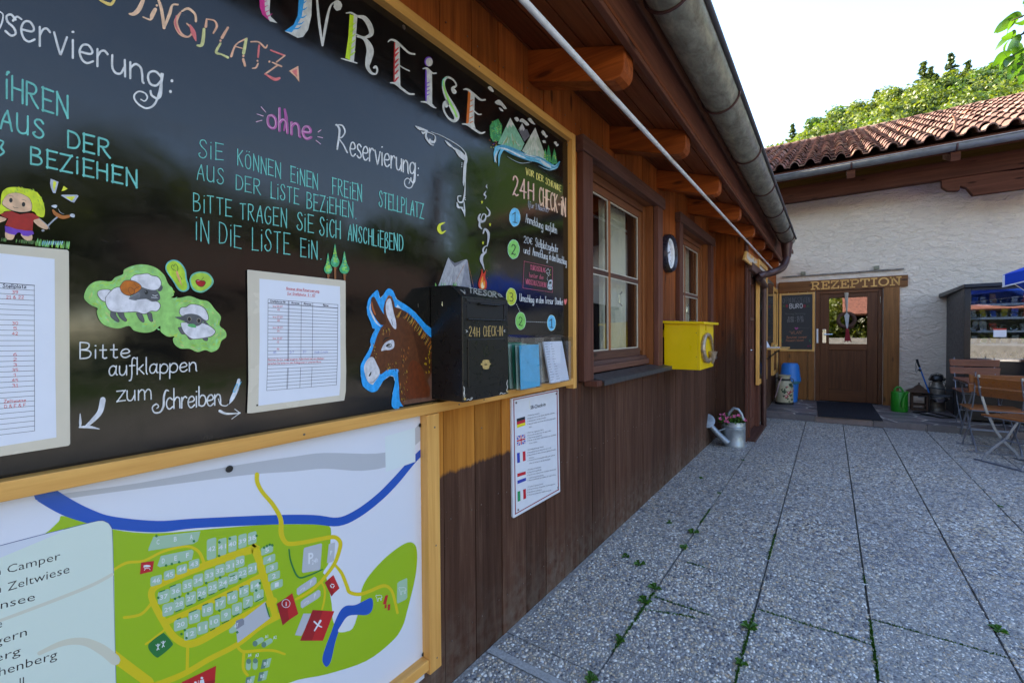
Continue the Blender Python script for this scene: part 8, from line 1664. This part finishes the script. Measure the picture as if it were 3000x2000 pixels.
# ------------------------------------------------------------------ garden furniture
def make_chair(name, mat_, label):
    t = empty(name, (0,0,0), label, 'chair', 'folding garden chairs around the table'); st = M['steel']
    for sy in (-1, 1):
        y = sy*.185
        b = MB()
        pth = [(-.235,.86),(-.215,.70),(-.15,.50),(-.05,.30),(.03,.20),(.16,.08),(.21,0)]
        for p, q_ in zip(pth, pth[1:]): b.bar((p[0], y, p[1]), (q_[0], y, q_[1]), .007, .026, (1,0,.2))
        b.build('back_frame', st, t)
        b = MB(); pth = [(.19,.44),(.14,.36),(.04,.22),(-.04,.17),(-.17,.07),(-.21,0)]
        for p, q_ in zip(pth, pth[1:]): b.bar((p[0], y*.9, p[1]), (q_[0], y*.9, q_[1]), .007, .026, (1,0,.2))
        b.build('leg', st, t)
    for x in (.21, -.21): b = MB(); b.bar((x, -.23, .008), (x, .23, .008), .028, .010); b.build('runner', st, t)
    for (x, z) in ((.035,.205),(-.16,.445),(.16,.425)): b = MB(); b.tube([(x,-.19,z),(x,.19,z)], .007, 8); b.build('stretcher', st, t)
    for z0, z1, x in ((.745,.835,-.235),(.645,.733,-.216)):
        b = MB(); b.hexa([(x+.012,-.225,z0),(x+.03,-.225,z0),(x+.03,.225,z0),(x+.012,.225,z0),(x,-.235,z1),(x+.018,-.235,z1),(x+.018,.235,z1),(x,.235,z1)]); b.build('back_slat', mat_, t, .006)
        for sy in (-1, 1): b = MB(); b.lathe([(.008,0),(.007,.003),(.001,.005)], (x+.004, sy*.185, (z0+z1)/2), 10, (-1,0,0)); b.build('bolt', M['chrome'], t)
    for i in range(6): b = MB(); x = -.17+i*.066; b.box((x, -.215, .448), (x+.058, .215, .466)); b.build('seat_slat', mat_, t, .004)
    return t
def place(t, x, y, z, deg, label=None):
    t.location = (x, y, z); t.rotation_euler = (0, 0, math.radians(deg))
    if label: t['label'] = label
cB = make_chair('garden_chair', M['slat'], 'slatted folding chair turned away from us, partly behind the nearest chair')
chairs = [cB]+[copy_tree(cB) for _ in range(4)]
place(chairs[0], 6.93, -1.43, 0, 2)
place(chairs[1], 6.30, -1.50, 0, -52, 'nearest slatted folding chair cut by the right edge of the photo')
place(chairs[2], 7.95, -1.52, SH, 181, 'dark reddish folding chair beyond the table in front of the vending machine')
place(chairs[3], 7.55, -2.3, 0, 100, 'folding chair at the right photo edge beside the table')
place(chairs[4], 7.98, -2.22, SH, 178, 'reddish folding chair behind at the far right of the vending machine')
for t in (chairs[2], chairs[4]):
    for ch_ in t.children:
        if 'slat' in ch_.name: ch_.data = ch_.data.copy(); ch_.data.materials[0] = M['slatd']
tz = .72; tbq = [onZ(2830,1119,tz), onZ(2785,1099,tz)]; tx0, tx1, ty0 = tbq[0].x, min(tbq[1].x, tbq[0].x+.75), (tbq[0].y+tbq[1].y)/2
gt = empty('garden_table', (tx0+.3, ty0-.6, 0), 'slatted folding garden table between the chairs', 'table')
k = 0; x = tx0
while x < tx1-.02: b = MB(); b.box((x, ty0-1.15, tz-.022), (min(x+.095, tx1), ty0, tz)); b.build('top_slat', M['slatd'], gt, .004); x += .1
for yy in (ty0-.06, ty0-1.08):
    b = MB(); b.bar((tx0+.04, yy, tz-.04), (tx1-.04, yy, tz-.04), .02, .03); b.build('rail', M['steel'], gt)
    for xa_, xb_ in ((tx0+.06, tx1-.06), (tx1-.06, tx0+.06)): b = MB(); b.bar((xa_, yy, tz-.05), (xb_, yy, .02 if xb_ < 8.0 else SH+.01), .022, .012, (0,1,0)); b.build('leg', M['steel'], gt)
for xx in (tx0+.05, tx1-.06): b = MB(); b.bar((xx, ty0+.01, tz-.035), (xx, ty0-1.1, tz-.035), .02, .02); b.build('crossbar', M['steel'], gt)
# parasol
pc = Vector((6.35, -2.62, 0)); um = empty('parasol', pc, 'blue and white garden parasol whose canopy edge enters at the right', 'parasol')
b = MB(); b.tube([(pc.x,pc.y,0),(pc.x,pc.y,2.55)], .024, 12); b.build('pole', M['white'], um); b = MB(); b.lathe([(.28,0),(.28,.06),(.05,.10)], pc, 24); b.build('base', M['conc'], um)
ed = onX(2938, 818, 6.35); Rp = math.hypot(ed.x-pc.x, ed.y-pc.y); a00 = math.atan2(ed.y-pc.y, ed.x-pc.x); zc = onX(2938,806,6.35).z; zv = onX(2942,838,6.35).z; ztp = zc+.52
for k in range(8):
    a0, a1 = a00+k*math.pi/4, a00+(k+1)*math.pi/4; b = MB(); P0 = Vector((pc.x,pc.y,ztp)); e0 = Vector((pc.x+Rp*math.cos(a0), pc.y+Rp*math.sin(a0), zc)); e1 = Vector((pc.x+Rp*math.cos(a1), pc.y+Rp*math.sin(a1), zc)); em = (e0+e1)/2+Vector((0,0,.03))
    m0, m1 = P0.lerp(e0, .5)+Vector((0,0,.02)), P0.lerp(e1, .5)+Vector((0,0,.02)); mm = (m0+m1)/2-Vector((0,0,.02)); d_ = Vector((0,0,zv-zc))
    b.add([P0,m0,mm,m1,e0,em,e1,e0+d_,em+d_*.8,e1+d_], [(0,1,2),(0,2,3),(1,4,5,2),(2,5,6,3),(4,7,8,5),(5,8,9,6)]); o = b.build('canopy_panel', M['fabric_blue'], um); so = o.modifiers.new('t','SOLIDIFY'); so.thickness = .004
    b = MB(); w0 = Vector((0,0,-.012)); o_ = Vector((math.cos((a0+a1)/2), math.sin((a0+a1)/2), 0))*.004; b.add([e0+d_+o_, em+d_*.8+o_, e1+d_+o_, e1+d_+w0+o_, em+d_*.8+w0+o_, e0+d_+w0+o_], [(0,1,4,5),(1,2,3,4)]); b.add([e0+o_, e0+d_+o_, e0+d_+(e1-e0)*.03+o_, e0+(e1-e0)*.03+o_], [(0,1,2,3)]); b.build('hem', M['fabric_white'], um)
    b = MB(); b.tube([e0-Vector((0,0,.02)), P0-Vector((0,0,.06))], .006, 5); b.build('rib', M['white'], um)

# ------------------------------------------------------------------ leafy branch reaching in at the upper right
D0 = 4.3
def tp(px, py, d=D0): return atD(px, py, d)
bt = empty('fruit_tree', (tp(3750, 1900).x, tp(3750, 1900).y, 0), 'leafy branch of a broadleaf tree hanging in at the upper right corner', 'tree')
root = tp(3600, -200, 4.6)
b = MB(); b.tube([(root.x+.3, root.y-.4, 0), (root.x+.2, root.y-.35, 1.6), (root.x, root.y, root.z)], [.11,.09,.05], 10); b.build('trunk', M['bark'], bt)
b = MB(); brs = [[root, tp(3250,-60), tp(3060,20), tp(2990,50), tp(2962,62)],[tp(3250,-60), tp(3090,70), tp(3000,98), tp(2975,110), tp(2950,118)],[tp(3090,70), tp(3030,130), tp(2990,150), tp(2960,168)],[tp(3250,-60), tp(3150,120), tp(3060,180), tp(3000,190), tp(2965,185)]]
for pts in brs: b.tube(pts, [.02,.01,.006,.004,.003][:len(pts)], 6)
b.build('branch', M['bark'], bt)
r_ = random.Random(12)
lm = []
for vi in range(6):
    b = MB(); L = r_.uniform(.07,.105); W2 = L*.30; n_ = 7; curl = r_.uniform(.02,.07)
    for i in range(n_+1):
        t_ = i/n_; w_ = W2*math.sin(math.pi*min(1,t_*.94+.03))**.8; z = -curl*t_*t_; b.v += [(L*t_*(1-.2*t_), -w_, z+.35*w_), (L*t_*(1-.2*t_), 0, z), (L*t_*(1-.2*t_), w_, z+.35*w_)]
        if i: k = 3*i; b.f += [(k-3,k,k+1,k-2),(k-2,k+1,k+2,k-1)]
    me = bpy.data.meshes.new('leaf'); me.from_pydata(b.v, [], b.f); me.materials.append(M['nearleaf']); me.shade_smooth(); lm.append(me)
anch = [(2968,52,2948,70),(2962,62,2938,72),(2985,58,2972,68),(2995,48,2985,40),(2975,112,2945,95),(2970,108,2935,112),(2960,116,2950,104),(2985,100,2978,120),(2958,118,2940,140),(2992,104,2996,88),(2990,120,2962,140),(2985,125,2975,158),(2965,150,2938,162),(2960,160,2930,180),(2958,168,2925,192),(2975,160,2955,178),(2990,165,2960,195),(2985,175,2965,200),(2995,180,2980,195),(2998,140,2990,160),(2998,75,2994,60),(2999,20,3010,8)]
for (x0,y0,x1,y1) in anch+[(r_.uniform(3005,3350), r_.uniform(-150,230), 0, 0) for _ in range(60)]:
    if x1 == 0: x1, y1 = x0+r_.uniform(-40,25), y0+r_.uniform(-5,45)
    d_ = D0+r_.uniform(-.12,.12); p0 = tp(x0,y0,d_); dv = (tp(x1,y1,d_+r_.uniform(-.05,.05))-p0).normalized(); up = Vector((r_.gauss(0,.5), r_.gauss(0,.5), 1)); s_ = dv.cross(up).normalized(); u_ = s_.cross(dv)
    o = bpy.data.objects.new('leaf', r_.choice(lm)); COL.objects.link(o); o.parent = bt; o.matrix_parent_inverse = Matrix.Translation(-bt.location); sc_ = r_.uniform(.85,1.2)
    o.matrix_basis = Matrix.Translation(p0)@Matrix(((dv.x,s_.x,u_.x,0),(dv.y,s_.y,u_.y,0),(dv.z,s_.z,u_.z,0),(0,0,0,1)))@Matrix.Scale(sc_, 4)

# ------------------------------------------------------------------ unseen surroundings, mostly invented, for reflections and to shade the courtyard
gh = empty('shade_house', (2, 11, 0), 'unseen tall house block added to cast the courtyard shade', 'building')  # invented shadow caster, hidden from view, keeps the sun off the courtyard
b = MB(); b.box((1.6, 7.2, 0), (10.4, 15, 8.6)); b.build('wall', M['casing'], gh); b = MB(); b.prism([(1.2, 6.2, 8.3), (1.2, 11, 11.6), (1.2, 16, 8.3)], (9.6, 0, 0)); b.build('roof', M['redroof'], gh)
sn = empty('snack_house', (-13, -4, 0), 'red roofed pavilion across the yard behind the photographer', 'building')
for yy in (-8, -3.5, 1): b = MB(); b.box((-12.2, yy-.08, 0), (-12, yy+.08, 2.4)); b.build('post', M['larch'], sn)
b = MB(); b.prism([(-11.2, -9, 2.25), (-14.5, -9, 4.2), (-18.2, -9, 2.25)], (0, 8.4, 0)); b.build('roof', paint('sunlit_pantile', (.28,.11,.075), .8, var=.45, scale=9), sn)
gw = empty('reflection_wall', (-11, -4, 0), 'unseen low pale wall added to brighten the door glass reflection', 'wall'); b = MB(); b.box((-11.2, -10, 0), (-11, 3, .95)); b.build('wall', paint('limewash', (.5,.47,.42), .8, var=.25, scale=5), gw)  # made-up pale strip, gives the door glass a bright lower reflection
for i, yy in enumerate((-8.5,-6.2,-4,-1.8,.6,2.8,5)): tree(0, i, (-16.5, yy, -3.2), .72, 1.0, 'leafy shrub behind the added low wall', 'shrubs behind the added low wall')
bh = empty('barn', (16, -22, 0), 'unseen brown barn invented for the chalkboard reflection', 'building')  # invented dark mass out of view, mirrored low in the board lacquer
b = MB(); b.box((6, -22, 0), (22, -16, 3.2)); b.build('wall', paint('barn_boards', (.05,.035,.025), .8, var=.3), bh); b = MB(); b.prism([(5, -15, 3.0), (5, -19, 5.4), (5, -23, 3.0)], (18, 0, 0)); b.build('roof', paint('barn_roof', (.07,.04,.03), .8, var=.3), bh)
rr2 = random.Random(21)
for i in range(26):
    x, y = (-6+i*1.9+rr2.uniform(-.8,.8), -25+rr2.uniform(-2.5,2.5)) if i < 17 else (-21+rr2.uniform(-4,1), -20+(i-17)*3.2)
    t = tree(0, i, (x, y, 0), rr2.uniform(.75,1.05), 1.15, 'broadleaf tree in the row across the meadow', 'trees across the meadow')
